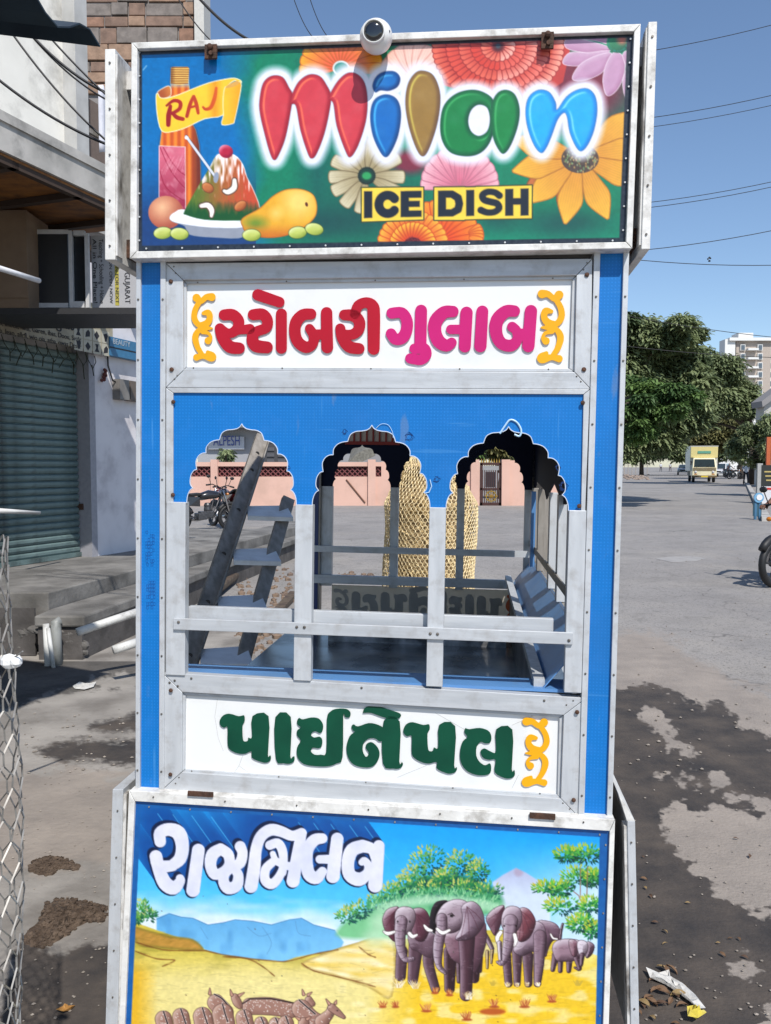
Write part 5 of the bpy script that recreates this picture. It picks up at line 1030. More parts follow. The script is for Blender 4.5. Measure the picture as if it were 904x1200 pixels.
# ================================================================== lower front board and its side boards
DL = -.012
bo = [(151.5, 926.5), (721, 960.5), (713, 1222), (139, 1218)]; bi = [(158, 939), (714.8, 974), (706, 1240), (144, 1240)]
lb = solid([bo], lambda u, v: lp(u, v, DL + .014), lambda u, v: lp(u, v, DL + .018)).build('lower_board', 'whiteframe', cart)
bl = [lp(*p, DL) for p in bo]
bo2 = [bo[0], bo[1], (706, 1430), (131, 1400)]; bi2 = [bi[0], bi[1], (699.5, 1420), (137.5, 1390)]
frame_parts('board_frame', bo2, bi2, DL - .008, .03, 'whiteframe', 'whiteframe', lb, skip=(2,))
CB = paint_board()
painted_board(CB, None, lambda U, V: mapS(U, V, DL), [(156, 937.5), (716.5, 972.5), (708, 1215), (144.6, 1215)], .9, lb)
rest = solid([[(144.6, 1215), (708, 1215), (700, 1428), (136, 1398)]], lambda u, v: lp(u, v, DL), lambda u, v: lp(u, v, DL + .004)).build('board_lower_part', mat('ochre_enamel', (.55, .36, .06), .4, 0, (.6, .45, .12), 5), lb)
for (a, b) in (((220, 927.5), (249.5, 934.5)), ((621, 953), (651, 961))): h = MB(); bx(h, a, b, DL - .014, .006); h.build('hinge', 'rust', lb)
sc = MB()
for i in range(12): sc.lathe([(.002, 0), (.0017, -.002)], lp(175 + i * 48, 945.5 + i * 2.95, DL - .0003), 'y', 8); 
for i in range(6): sc.lathe([(.002, 0), (.0017, -.002)], lp(155.5 - i * 1.9, 960 + i * 46, DL - .0003), 'y', 8); sc.lathe([(.002, 0), (.0017, -.002)], lp(710 - i * 1.4, 990 + i * 40, DL - .0003), 'y', 8)
sc.build('screws', 'alu_dark', lb, kind='stuff')
sc = MB()
for i in range(7): sc.lathe([(.002, 0), (.0017, -.002)], lp(180 + i * 84, 934 + i * 4.9, DL - .008), 'y', 8)
sc.build('screws', 'screw', lb, kind='stuff')
for st, m0 in (((132, 144.5, 925, 123, 137.5, 1225), 'l'), ((735.5, 744.5, 962, 740, 750, 1230), 'r')):
    a0, a1, ya, b0, b1, yb = st; dd = 0.0
    ring = [lp(a0, ya, dd), lp(a1, ya, dd), lp(b1, yb, dd), lp(b0, yb, dd)]
    sb = MB().prism(ring, (.0, 1.72, 0)).build('lower_side_board', 'alu', cart, bevel=.0012, label='lower side board seen edge on')
    e = 1 if m0 == 'l' else -1
    k0 = [lp(a1 if e > 0 else a0 - 4, ya + 6, dd + .004), lp((a1 + 4) if e > 0 else a0, ya + 6, dd + .004), lp((b1 + 4) if e > 0 else b0, yb, dd + .004), lp(b1 if e > 0 else b0 - 4, yb, dd + .004)]
    MB().prism(k0, (0, .03, 0)).build('worn_edge', 'worn', sb)
    q = MB()
    for i in range(6): t = i / 5.5; q.lathe([(.0022, -.001), (.0018, -.003)], lp((a0 + a1) / 2 * (1 - t) + (b0 + b1) / 2 * t, ya + 25 + (yb - ya) * t, dd), 'y', 8)
    q.build('screws', 'screw', sb, kind='stuff')
    if e < 0:
        MB().prism([lp(725, 930, dd), lp(736, 948, dd), lp(744, 962, dd), lp(735, 962, dd)], (0, .5, 0)).build('board_cap', 'whiteframe', sb)
# ledge above the lower board, left edge cap
MB().box(XL[0] - .012, XR[3] + .004, -.004, .055, lp(440, 944)[2] - .018, lp(440, 944)[2] - .001).build('ledge', 'whiteframe', cart)
# ---- faded transfer print on the left column
pr = MB(); random.seed(5)
for (u, v, w_, h_) in [(171 + (i % 4) * 2.6 + (1 if j > 8 else 0), 622 + j * 4.2, 2.2, 3.2) for j in range(22) for i in range(4) if not (10 <= j <= 13) and random.random() < .72]:
    a, b, e, f = lp(u, v, .0052), lp(u + w_, v, .0052), lp(u + w_, v + h_, .0052), lp(u, v + h_, .0052)
    pr.tube([a, b, e, f], .00035, 3, cap=False, closed=True)
pr.build('faded_stencil_print', mat('faded_ink', (.008, .05, .26), .6), cart, kind='stuff')
# ---- security camera fixed on the top rail
ccp = lp(441, 43, DS - .036); A = np.array([[RW[0, 0], RW[0, 1], RW[0, 2]], [RW[1, 0], RW[1, 1], RW[1, 2]], [RW[2, 0], RW[2, 1], RW[2, 2]]])
cw = A @ np.array(ccp) + rootw
scam = thing('security_camera', 'white dome security camera with black lens on the top edge of the signboard', 'security camera', tuple(cw))
scam.rotation_euler = (R_(4), 0, R_(-3))
MB().ball((0, 0, 0), .034, 28, (1, .95, 1)).build('housing', 'camwhite', scam, True)
MB().lathe([(.023, -.026), (.0235, -.034), (.021, -.036), (.020, -.032)], (-.003, 0, -.003), 'y', 28).build('lens_ring', 'camwhite', scam, True)
MB().lathe([(.0195, -.030), (.0195, -.0345), (.012, -.0362), (.001, -.0365)], (-.003, 0, -.003), 'y', 28).build('lens', 'lens', scam, True)
MB().box(-.012, .012, .02, .040, -.004, .014).build('mounting_arm', 'camwhite', scam, bevel=.003)
MB().lathe([(.003, -.032), (.003, -.036)], (.027, .018, .002), 'y', 8).build('sensor_dot', 'lens', scam)

# ================================================================== GROUND
def ground_mat():
    m = mat('dusty_asphalt', (0.285, 0.268, 0.252), .92, 0, (0.225, 0.212, 0.203), .35, 10, bump=.5, bscale=70, dirt=(0.34, 0.31, 0.27), dscale=.5, damt=.6, ramp=(.38, .68))
    n = m.node_tree; N = n.nodes; b = N['Principled BSDF']; src = b.inputs['Base Color'].links[0].from_socket
    tc = N.new('ShaderNodeTexCoord')
    for sc_, lo_, hi_, colr, amt in ((38, .57, .68, (.09, .085, .08), .75), (150, .60, .68, (.40, .37, .34), .7), (90, .60, .70, (.07, .065, .06), .6), (6, .56, .72, (.13, .12, .11), .45), (1.3, .50, .75, (.16, .15, .14), .5)):
        no = N.new('ShaderNodeTexNoise'); no.inputs['Scale'].default_value = sc_; no.inputs['Detail'].default_value = 3; n.links.new(tc.outputs['Object'], no.inputs['Vector'])
        r = N.new('ShaderNodeMapRange'); r.inputs['From Min'].default_value = lo_; r.inputs['From Max'].default_value = hi_; r.inputs['To Max'].default_value = amt; n.links.new(no.outputs[0], r.inputs[0])
        mx = N.new('ShaderNodeMix'); mx.data_type = 'RGBA'; n.links.new(r.outputs[0], mx.inputs['Factor']); n.links.new(src, mx.inputs['A']); mx.inputs['B'].default_value = (*colr, 1); src = mx.outputs['Result']
    for sc_, w_, amt in ((.9, .010, .75), (2.6, .006, .5)):      # cracks in the old surfacing
        nv = N.new('ShaderNodeTexNoise'); nv.inputs['Scale'].default_value = 2.5; n.links.new(tc.outputs['Object'], nv.inputs['Vector']); ad = N.new('ShaderNodeVectorMath'); ad.operation = 'MULTIPLY_ADD'; n.links.new(nv.outputs['Color'], ad.inputs[0]); ad.inputs[1].default_value = (.5, .5, 0); n.links.new(tc.outputs['Object'], ad.inputs[2])
        vo = N.new('ShaderNodeTexVoronoi'); vo.feature = 'DISTANCE_TO_EDGE'; vo.inputs['Scale'].default_value = sc_; n.links.new(ad.outputs[0], vo.inputs['Vector'])
        r = N.new('ShaderNodeMapRange'); r.inputs['From Min'].default_value = 0; r.inputs['From Max'].default_value = w_; r.inputs['To Min'].default_value = amt; r.inputs['To Max'].default_value = 0; n.links.new(vo.outputs['Distance'], r.inputs[0])
        nm_ = N.new('ShaderNodeTexNoise'); nm_.inputs['Scale'].default_value = .55; n.links.new(tc.outputs['Object'], nm_.inputs['Vector']); r4 = N.new('ShaderNodeMapRange'); r4.inputs['From Min'].default_value = .5; r4.inputs['From Max'].default_value = .62; n.links.new(nm_.outputs[0], r4.inputs[0])
        ml = N.new('ShaderNodeMath'); ml.operation = 'MULTIPLY'; n.links.new(r.outputs[0], ml.inputs[0]); n.links.new(r4.outputs[0], ml.inputs[1])
        mx = N.new('ShaderNodeMix'); mx.data_type = 'RGBA'; n.links.new(ml.outputs[0], mx.inputs['Factor']); n.links.new(src, mx.inputs['A']); mx.inputs['B'].default_value = (.06, .055, .05, 1); src = mx.outputs['Result']
    n.links.new(src, b.inputs['Base Color']); return m
M['ground'] = ground_mat()
g = MB(); rows = [-40, 0, 8] + [20, 40, 80, 160, 1500]
for y in rows: g.v += [(-1200, y, gnd(y)), (1200, y, gnd(y))]
for i in range(len(rows) - 1): g.f.append([2 * i, 2 * i + 1, 2 * i + 3, 2 * i + 2])
g.build('ground', 'ground')['kind'] = 'structure'
M['concrete'] = mat('worn_concrete', (0.33, 0.305, 0.275), .9, 0, (0.16, 0.148, 0.134), 2.3, 10, bump=.5, bscale=30, dirt=(0.15, 0.13, 0.11), dscale=2.3, damt=.6)
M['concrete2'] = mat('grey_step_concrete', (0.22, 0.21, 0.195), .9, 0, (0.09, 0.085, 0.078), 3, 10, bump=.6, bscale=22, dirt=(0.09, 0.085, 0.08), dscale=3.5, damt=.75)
def sheet(pts, h, name, m, kind='structure'):
    """thin sheet on the ground through photo positions"""
    P = [G(*p) for p in pts]
    mb = MB(); mb.prism([(p[0], p[1], p[2] + h) for p in P], (0, 0, -.002)); o = mb.build(name, m); o['kind'] = kind; return o
# concrete apron in front of the shops
ap = MB(); ap.prism([(-7, -6, .004), (-.35, -6, .004), (-.35, 4.3, .004), (-.9, 6.2, .004), (-1.5, 8.0, .004), (-7, 8.0, .004)], (0, 0, -.003)); ap.build('pavement', 'concrete')['kind'] = 'structure'
# damp, dusty and painted-shade areas: weights stored on finer pieces of the same ground, so that their edges fade into it
def add_weights(m, layers):
    n = m.node_tree; N = n.nodes; b = N['Principled BSDF']; src = b.inputs['Base Color'].links[0].from_socket; tc = N.new('ShaderNodeTexCoord')
    no = N.new('ShaderNodeTexNoise'); no.inputs['Scale'].default_value = 16; no.inputs['Detail'].default_value = 8; no.inputs['Roughness'].default_value = .7; n.links.new(tc.outputs['Object'], no.inputs['Vector'])
    n2 = N.new('ShaderNodeTexNoise'); n2.inputs['Scale'].default_value = 3.2; n2.inputs['Detail'].default_value = 10; n2.inputs['Roughness'].default_value = .65; n.links.new(tc.outputs['Object'], n2.inputs['Vector'])
    for nm, c1, c2, amt in layers:
        at = N.new('ShaderNodeAttribute'); at.attribute_name = nm
        a1 = N.new('ShaderNodeMath'); a1.operation = 'MULTIPLY_ADD'; n.links.new(no.outputs[0], a1.inputs[0]); a1.inputs[1].default_value = .9; n.links.new(at.outputs['Fac'], a1.inputs[2])
        mr = N.new('ShaderNodeMapRange'); mr.interpolation_type = 'SMOOTHSTEP'; mr.inputs['From Min'].default_value = .70; mr.inputs['From Max'].default_value = 1.14; mr.inputs['To Max'].default_value = amt; n.links.new(a1.outputs[0], mr.inputs[0])
        cr_ = N.new('ShaderNodeValToRGB'); cr_.color_ramp.elements[0].color = (*c1, 1); cr_.color_ramp.elements[1].color = (*c2, 1); cr_.color_ramp.elements[0].position = .35; cr_.color_ramp.elements[1].position = .65; n.links.new(n2.outputs[0], cr_.inputs[0])
        mx = N.new('ShaderNodeMix'); mx.data_type = 'RGBA'; n.links.new(mr.outputs[0], mx.inputs['Factor']); n.links.new(src, mx.inputs['A']); n.links.new(cr_.outputs[0], mx.inputs['B']); src = mx.outputs['Result']
    n.links.new(src, b.inputs['Base Color'])
LAY = [('dust', (.31, .265, .225), (.22, .19, .165), .85), ('wet', (.022, .020, .021), (.080, .064, .052), .98), ('soot', (.04, .037, .034), (.10, .09, .08), .9)]  # last layer mixes dark grime with painted shade
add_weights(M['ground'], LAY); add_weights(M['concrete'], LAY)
def weight_patch(box, h, m, name, fields, res=2.0):
    """finely divided piece of ground; fields: weight name -> (polygons, holes, ragged amplitude, grain, softness, seed)"""
    x0, y0, x1, y1 = box; xs = np.arange(x0, x1 + res, res); ys = np.arange(y0, y1 + res, res); X, Y = np.meshgrid(xs, ys)
    V = np.array([G(u, v) for v in ys for u in xs]); V[:, 2] += h; ny, nx = X.shape; idx = np.arange(nx * ny).reshape(ny, nx)
    Q = np.stack([idx[:-1, :-1].ravel(), idx[1:, :-1].ravel(), idx[1:, 1:].ravel(), idx[:-1, 1:].ravel()], 1)
    me = bpy.data.meshes.new(name); me.vertices.add(len(V)); me.vertices.foreach_set('co', V.astype(np.float32).ravel()); me.loops.add(Q.size); me.loops.foreach_set('vertex_index', Q.astype(np.int32).ravel())
    me.polygons.add(len(Q)); me.polygons.foreach_set('loop_start', np.arange(0, Q.size, 4, dtype=np.int32)); me.update(calc_edges=True)
    for nm, (polys, holes, amp, fr, soft, seed) in fields.items():
        D = sd_any(('union', [POLY(cr(q_, 4)) for q_ in polys]), X, Y)
        for hq in holes: D = np.maximum(D, -sd_any(POLY(cr(hq, 4)), X, Y))
        D = D + amp * (vnoise(X, Y * 1.8, fr * 1.6, seed) - .5) + amp * .7 * (vnoise(X, Y * 2, fr * .55, seed + 1) - .5) + amp * .4 * (vnoise(X, Y * 2, fr * .2, seed + 2) - .5)
        wt = np.clip(.5 - D / soft, 0, 1) * np.clip(np.minimum(np.minimum(X - x0, x1 - X), np.minimum(Y - y0 + (12 if nm != 'soot' else 40), y1 - Y)) / 14, 0, 1); a = me.attributes.new(nm, 'FLOAT', 'POINT'); a.data.foreach_set('value', wt.astype(np.float32).ravel())
    me.materials.append(M[m]); o = bpy.data.objects.new(name, me); COL.objects.link(o); o['kind'] = 'structure'; return o
q = lambda L_: [(700 + x * .4503, 660 + y * .45) for x, y in L_]
weight_patch((640, 700, 960, 1270), .005, 'ground', 'roadside', {
    'dust': ([[(600, 775), (720, 745), (790, 752), (850, 800), (960, 870), (1000, 1300), (600, 1300)]], [], 16, 22, 30, 31),
    'wet': ([q([(-120, 320), (60, 330), (150, 335), (200, 350), (290, 365), (340, 400), (460, 470), (480, 620), (380, 600), (340, 610), (420, 660), (300, 640), (150, 640), (175, 720), (230, 790), (300, 850), (400, 920), (480, 970), (490, 1400), (-120, 1400)]), q([(185, 345), (290, 370), (340, 470), (330, 560), (190, 535), (230, 440)])],
            [q([(120, 375), (165, 365), (190, 440), (275, 505), (255, 515), (190, 490), (150, 440)]), q([(165, 545), (240, 545), (330, 560), (325, 572), (220, 572), (165, 562)]), q([(360, 1040), (400, 1030), (425, 1070), (410, 1100), (370, 1080)]), q([(425, 1150), (470, 1140), (480, 1240), (430, 1230)]), q([(400, 830), (480, 850), (480, 900), (420, 890)])], 19, 16, 15, 11)})
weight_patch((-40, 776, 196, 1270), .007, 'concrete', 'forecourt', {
    'dust': ([[(-60, 930), (80, 900), (170, 930), (180, 1000), (60, 1020), (-60, 1010)]], [], 24, 26, 40, 71),
    'wet': ([[(45, 880), (90, 870), (150, 868), (200, 874), (200, 894), (150, 897), (110, 896), (70, 890)], [(110, 850), (200, 838), (200, 858), (130, 858)], [(20, 1110), (60, 1120), (140, 1105), (190, 1130), (190, 1290), (10, 1290)]], [], 9, 12, 26, 41),  # lowest area: darker ground with a plant's shadow painted in
    'soot': ([[(-60, 770), (200, 760), (200, 788), (120, 800), (60, 815), (-60, 845)], [(-30, 1230), (200, 1215), (200, 1300), (-30, 1300)]], [], 16, 14, 22, 61)}, 1.6)  # grime along the platform foot, deep shade painted in with it
# ---- dirt heaps and litter on the left
def heap(pts, hh, name, m, label, cat, seed=1, group=None):
    r = random.Random(seed); c = np.mean([G(*p) for p in pts], axis=0); P = [np.array(G(*p)) for p in cr(pts, 5)]; mb = MB(); rings = 7; n = len(P)
    for k in range(rings):
        t = k / (rings - 1)
        for p in P:
            v = c + (p - c) * (1 - t) * (1 + r.uniform(-.07, .07)); z = .003 + hh * (t ** .6) * r.uniform(.5, 1.35) if k else .002; mb.v.append((v[0] - c[0], v[1] - c[1], z))
    for k in range(rings - 1):
        for j in range(n): mb.f.append([k * n + j, k * n + (j + 1) % n, (k + 1) * n + (j + 1) % n, (k + 1) * n + j])
    mb.f.append([(rings - 1) * n + j for j in range(n)])
    for _ in range(260):
        p = P[r.randrange(n)]; t = r.random() ** .6; v = (p - c) * t; q2 = r.uniform(.004, .013); mb.ball((v[0], v[1], hh * (1 - t) ** .6 * .9 + q2 * .3), q2, 6, (1, 1, .8), .3)
    o = mb.build(name, m); o.location = (c[0], c[1], gnd(c[1]) + .004); tag(o, label, cat, group); return o
soil = mat('dark_soil', (.055, .036, .024), .95, 0, (.12, .085, .06), 30, bump=1.0, bscale=60)
heap([(28, 1100), (45, 1082), (55, 1062), (85, 1057), (110, 1062), (126, 1070), (120, 1082), (100, 1084), (80, 1098), (55, 1112), (35, 1110)], .035, 'dirt_heap', soil, 'large dark brown clump of dirt on the concrete left of the cart', 'dirt clump', 3)
heap([(34, 1018), (50, 1007), (70, 1008), (92, 1016), (90, 1022), (70, 1020), (58, 1028), (40, 1026)], .018, 'dirt_heap', soil, 'small dark brown clump of dirt farther from the viewer than the large one', 'dirt clump', 5)
def litter(pts, col, name, label, cat, lift=.012, group=None, seed=2, crumple=.02, rough=.6):
    r = random.Random(seed); P = [np.array(G(*p)) for p in pts]; c = np.mean(P, axis=0); mb = MB(); n = len(P); K_ = 4
    for k in range(K_ + 1):
        t = k / K_
        for p in P: v = (p - c) * (1 - t * .98); mb.v.append((v[0], v[1], .012 + (lift * r.uniform(-.3, 1.5) * (1 if k else .6)) + crumple * r.uniform(0, 1)))
    for k in range(K_):
        for j in range(n): mb.f.append([k * n + j, k * n + (j + 1) % n, (k + 1) * n + (j + 1) % n, (k + 1) * n + j])
    mb.f.append([K_ * n + j for j in range(n)])
    o = mb.build(name, col); o.location = (c[0], c[1], gnd(c[1])); so_ = o.modifiers.new('thickness', 'SOLIDIFY'); so_.thickness = .001; tag(o, label, cat, group); return o
pap = mat('crumpled_paper', (.62, .61, .58), .7, 0, (.45, .44, .42), 25, bump=.3)
litter([(757, 1143), (770, 1145), (784, 1145), (784, 1150), (800, 1160), (815, 1172), (827, 1188), (818, 1192), (808, 1182), (795, 1170), (780, 1158), (762, 1152)], pap, 'crumpled_paper', 'long crumpled white paper strip among leaves right of the cart', 'paper', .006, crumple=.010)
litter([(85, 806), (92, 803), (104, 805), (113, 803), (110, 808), (99, 811), (88, 809)], pap, 'crumpled_paper', 'small flat white paper scrap on the ground before the concrete step', 'paper', .01, seed=4, crumple=.008)
litter([(805, 1196), (812, 1192), (824, 1193), (828, 1200), (818, 1206), (806, 1203)], mat('yellow_wrapper', (.62, .50, .06), .35, 0, (.45, .38, .1), 30), 'yellow_wrapper', 'yellow wrapper at the lower right beside the paper strip', 'wrapper', .02, seed=6)
litter([(66, 1190), (74, 1185), (88, 1183), (84, 1188), (74, 1193)], mat('dry_leaf', (.40, .20, .05), .7, 0, (.28, .13, .03), 30), 'dry_leaf', 'curled orange brown leaf on the ground at the lower left', 'leaf', .01, seed=8, crumple=.006)
# fallen leaves bottom right: each a small curled leaf
lv = [mat('brown_leaf', (.15, .085, .045), .8), mat('ochre_leaf', (.26, .18, .08), .8), mat('dark_leaf', (.09, .05, .03), .8)]
lm = []
for k in range(3):
    mb = MB(); n = 8
    for i in range(n + 1):
        t = i / n; w_ = .016 * math.sin(math.pi * min(1, t * 1.02 + .02)) ** .8; z = .012 * math.sin(t * 3.1) + .004
        mb.v += [(t * .07 - .035, -w_, z + .008), (t * .07 - .035, 0, z), (t * .07 - .035, w_, z + .010 - .004 * k)]
    for i in range(n): a = 3 * i; mb.f += [[a, a + 3, a + 4, a + 1], [a + 1, a + 4, a + 5, a + 2]]
    lm.append(mb)
rl = random.Random(3); protos = []
for i in range(40):
    u, v = rl.uniform(748, 800), rl.uniform(1140, 1206)
    if i > 20: u, v = rl.uniform(735, 900), rl.uniform(980, 1200)
    k = rl.randrange(3)
    if len(protos) < 3: o = lm[len(protos)].build('fallen_leaf', lv[len(protos)]); protos.append(o)
    else: o = protos[k].copy(); COL.objects.link(o)
    p = G(u, v); o.location = (p[0], p[1], p[2] + .010); o.rotation_euler = (rl.uniform(-.3, .3), rl.uniform(-.3, .3), rl.uniform(0, 6.28)); s_ = rl.uniform(.35, .7) * (.55 if i > 20 else 1); o.scale = (s_,) * 3
    tag(o, 'dry brown leaf lying on the wet ground right of the cart', 'leaf', 'dry leaves beside the cart')
# pebbles and crumbs
peb = MB(); rp = random.Random(9)
for i in range(420):
    u, v = (rp.uniform(722, 904), rp.uniform(640, 1200)) if i % 2 else (rp.uniform(15, 158), rp.uniform(830, 1200)); p = G(u, v); r = rp.uniform(.002, .0065) * (1 + (p[1] > 4) * .8); peb.ball((p[0], p[1], p[2] + r * .4 + .008), r, 5, (1, 1, .6), .25)
peb.build('gravel', mat('pale_grit', (.34, .30, .26), .9, 0, (.14, .12, .10), 3), kind='stuff')

# ================================================================== LEFT BUILDING (parallel to the street)
WD = Vector((.335, .942, 0)).normalized(); WN = Vector((WD.y, -WD.x, 0))          # along the wall, out of the wall
W0 = Vector((-3.90, 8.30, 0))                                                     # wall point seen at the left edge
def wl(a, o, z): p = W0 + WD * a + WN * o; return (p.x, p.y, z)
def wb(mb, a0, a1, o0, o1, z0, z1): return mb.quadbox([wl(a0, o1, z0), wl(a1, o1, z0), wl(a1, o1, z1), wl(a0, o1, z1), wl(a0, o0, z0), wl(a1, o0, z0), wl(a1, o0, z1), wl(a0, o0, z1)])
def wa(u, o=0.0):
    """distance along the wall plane (offset o) seen at photo column u"""
    k = (u - 452) / F * cP; P0 = W0 + WN * o; # x = k' * y  (approx. for points near eye level)
    k = (u - 452) / (F * cP); return -(P0.x - k * P0.y) / (WD.x - k * WD.y)
def wz(u, v, o=0.0):
    a = wa(u, o); p = W0 + WD * a + WN * o; r = ray(u, v); return CAM[2] + r[2] / r[1] * p.y
shop = thing('shop_building', 'white shop building on the left with a roller shutter under a concrete canopy', 'building', (0, 0, 0))
M['lavwall'] = mat('lavender_white_plaster', (.66, .64, .66), .85, 0, (.56, .54, .56), 3, bump=.15, dirt=(.33, .31, .33), dscale=3, damt=.5)
M['oldwall'] = mat('stained_white_plaster', (.80, .78, .72), .9, 0, (.72, .70, .64), 2.5, bump=.2, dirt=(.20, .19, .17), dscale=1.3, damt=.8)
M['oldconc'] = mat('weathered_concrete', (.46, .44, .41), .9, 0, (.30, .29, .27), 3.5, bump=.35, dirt=(.08, .08, .075), dscale=2.2, damt=.85)
M['wood'] = mat('old_plywood', (.30, .12, .025), .7, 0, (.16, .06, .015), 4, stretch=(1, 3, 1), dirt=(.03, .02, .015), dscale=3, damt=.8)
aS = wa(105); zB = .5
wb(MB(), -7, wa(104, 0) + .0, -.9, -.18, zB, 3.9).build('wall', 'oldconc', shop)
wb(MB(), aS + .02, wa(196), -.9, .02, zB, 3.9).build('wall', 'lavwall', shop)
wb(MB(), aS - .0, aS + .10, -.18, .03, zB, 2.87).build('door_jamb', mat('grey_jamb', (.30, .30, .33), .7), shop)
# roller shutter: each slat its own piece
nS = 30; zt0 = 2.86; sl_me = None
shm = mat('teal_painted_steel', (.15, .215, .21), .55, .1, (.10, .15, .15), 5, stretch=(1, 1, 2), dirt=(.03, .035, .034), dscale=3.2, damt=.9)
shut = MB(); wb(shut, -6.5, aS, -.175, -.165, zB, zt0); shut_o = shut.build('shutter', shm, shop)
for i in range(nS):
    z0 = zB + .05 + (zt0 - zB - .05) * i / nS; h = (zt0 - zB) / nS
    if sl_me is None:
        mb = MB(); prof = [(-.165, 0), (-.145, .004), (-.132, h * .35), (-.132, h * .7), (-.150, h - .012), (-.165, h - .008)]
        for a in (-6.5, aS - .01):
            for o, z in prof: mb.v.append(wl(a, o, z))
        for k in range(5): mb.f.append([k, k + 1, k + 7, k + 6])
        ob = mb.build('shutter_slat', shm, shut_o); sl_me = ob; ob.location = (0, 0, z0)
    else: ob = sl_me.copy(); COL.objects.link(ob); ob.location = (0, 0, z0)
wb(MB(), -6.5, aS, -.165, -.12, zB + .005, zB + .055).build('bottom_rail', shm, shut_o)
wb(MB(), aS - .02, aS + .06, -.16, -.08, zB + .55, zB + .62).build('shutter_lock', 'rust', shut_o)
# upper storey
wb(MB(), -7, wa(89, .0), -.9, -.05, 4.2, 9).build('upper_wall', 'oldwall', shop)
wb(MB(), wa(89, .0), wa(103, .0), -.9, .12, 4.35, 9).build('pilaster', mat('pale_pilaster', (.46, .46, .45), .8, 0, (.36, .36, .35), 5), shop)
wb(MB(), wa(88, .0), wa(105, .0), -.9, .18, 4.28, 4.35).build('pilaster_foot', 'oldconc', shop)
CO = 1.5
wb(MB(), -8, wa(129, CO) + .8, -.9, CO, 3.98, 4.27).build('canopy', 'oldconc', shop)
wb(MB(), -8, wa(129, CO) + .8, CO - .25, CO + .02, 4.20, 4.275).build('canopy_lip', 'oldconc', shop)
cu_ = MB(); wb(cu_, -8, wa(129, CO) + .8, -.1, CO - .03, 3.955, 3.975); cu_.build('canopy_soffit', 'wood', shop)
for i in range(10): a = -5 + i * .75; wb(MB(), a, a + .07, -.1, CO - .03, 3.90, 3.953).build('soffit_batten', mat('dark_batten', (.05, .03, .02), .8) if i == 0 else bpy.data.materials['dark_batten'], shop)
wb(MB(), -8, wa(129, CO) + .8, CO - .09, CO - .03, 3.90, 3.953).build('soffit_batten', bpy.data.materials['dark_batten'], shop)
# balcony beyond the pilaster with clothes
a0 = wa(106, .1)
wb(MB(), a0 - .05, a0 + 3, -.1, .1, 4.25, 4.75).build('balcony_parapet', 'oldconc', shop)
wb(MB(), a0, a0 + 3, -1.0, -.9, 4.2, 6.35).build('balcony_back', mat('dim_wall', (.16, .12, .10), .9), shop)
for z in (5.35, 5.0): wb(MB(), a0 - .05, a0 + 3, .02, .06, z, z + .05).build('balcony_rail', 'alu_dark', shop)
cl = thing('hung_clothes', 'white and grey clothes hanging on the balcony rail behind the sign', 'clothes', wl(a0 + .25, .12, 5.9))
for i, (dx, w_, h_, c) in enumerate(((0, .30, .75, (.62, .63, .70)), (.33, .28, .95, (.55, .57, .66)), (.62, .24, .7, (.10, .10, .12)))):
    mb = MB()
    for r_ in range(9):
        for c_ in range(7): t = c_ / 6; p = WD * (dx + w_ * t) + WN * (.03 * math.sin(t * 9 + i)); mb.v.append((p.x, p.y, -h_ * r_ / 8 + .03 * math.sin(t * 5) - .5 * (i == 2)))
    for r_ in range(8):
        for c_ in range(6): k = r_ * 7 + c_; mb.f.append([k, k + 1, k + 8, k + 7])
    o = mb.build('garment', mat('cloth_%s' % ('pale', 'bluish', 'dark')[i], c, .9), cl, True); s2 = o.modifiers.new('thickness', 'SOLIDIFY'); s2.thickness = .004
# platform and step
st = MB(); A1 = (-2.82, 6.86); B1_ = (-2.56, 8.37); E_ = (-1.30, 16.0)
up_ = [(-9, 6.7), A1, B1_, E_, (-1.8, 16), (-2.2, 14), (-9, 14)]
plat = thing('shop_platform', 'raised grey concrete platform in front of the shutter and white pillar', 'platform', (0, 0, 0))
MB().prism([(x, y, .50) for x, y in up_], (0, 0, -.5)).build('slab', 'concrete2', plat, bevel=.01)
step = thing('concrete_step', 'lower worn concrete step running along the platform edge towards the ladder', 'step', (0, 0, 0))
MB().prism([(x, y, .364) for x, y in [(-2.80, 6.52), (-2.40, 6.52), (-2.27, 7.49), (-1.95, 10.5), (-1.2, 15.5), (-1.32, 15.8), (-2.54, 8.37), (-2.80, 6.86)]], (0, 0, -.09)).build('tread', 'concrete2', step, bevel=.015)
MB().prism([(x, y, .276) for x, y in [(-2.78, 6.55), (-2.43, 6.55), (-2.31, 7.49), (-2.0, 10.5), (-1.25, 15.5), (-1.32, 15.8), (-2.54, 8.37), (-2.78, 6.86)]], (0, 0, -.28)).build('base', mat('sooty_base', (.055, .050, .047), .95, 0, (.11, .10, .095), 5, bump=.8, bscale=16), step)  # near-black colour stands in for the deep shade under the step
MB().prism([(-9, 6.675, .40), (-2.86, 6.675, .40), (-2.86, 6.695, .40), (-9, 6.695, .40)], (0, 0, -.39)).build('sooty_face', bpy.data.materials['sooty_base'], plat)  # platform front in the same painted-shade colour
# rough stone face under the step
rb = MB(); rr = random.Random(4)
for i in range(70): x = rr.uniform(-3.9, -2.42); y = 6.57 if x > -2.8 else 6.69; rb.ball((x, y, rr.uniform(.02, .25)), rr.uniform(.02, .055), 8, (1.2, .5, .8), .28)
rb.build('rubble_face', mat('sooty_rubble', (.09, .085, .08), .95, 0, (.16, .15, .14), 9, bump=.6), plat, kind='stuff')  # dark grey stones along the platform foot
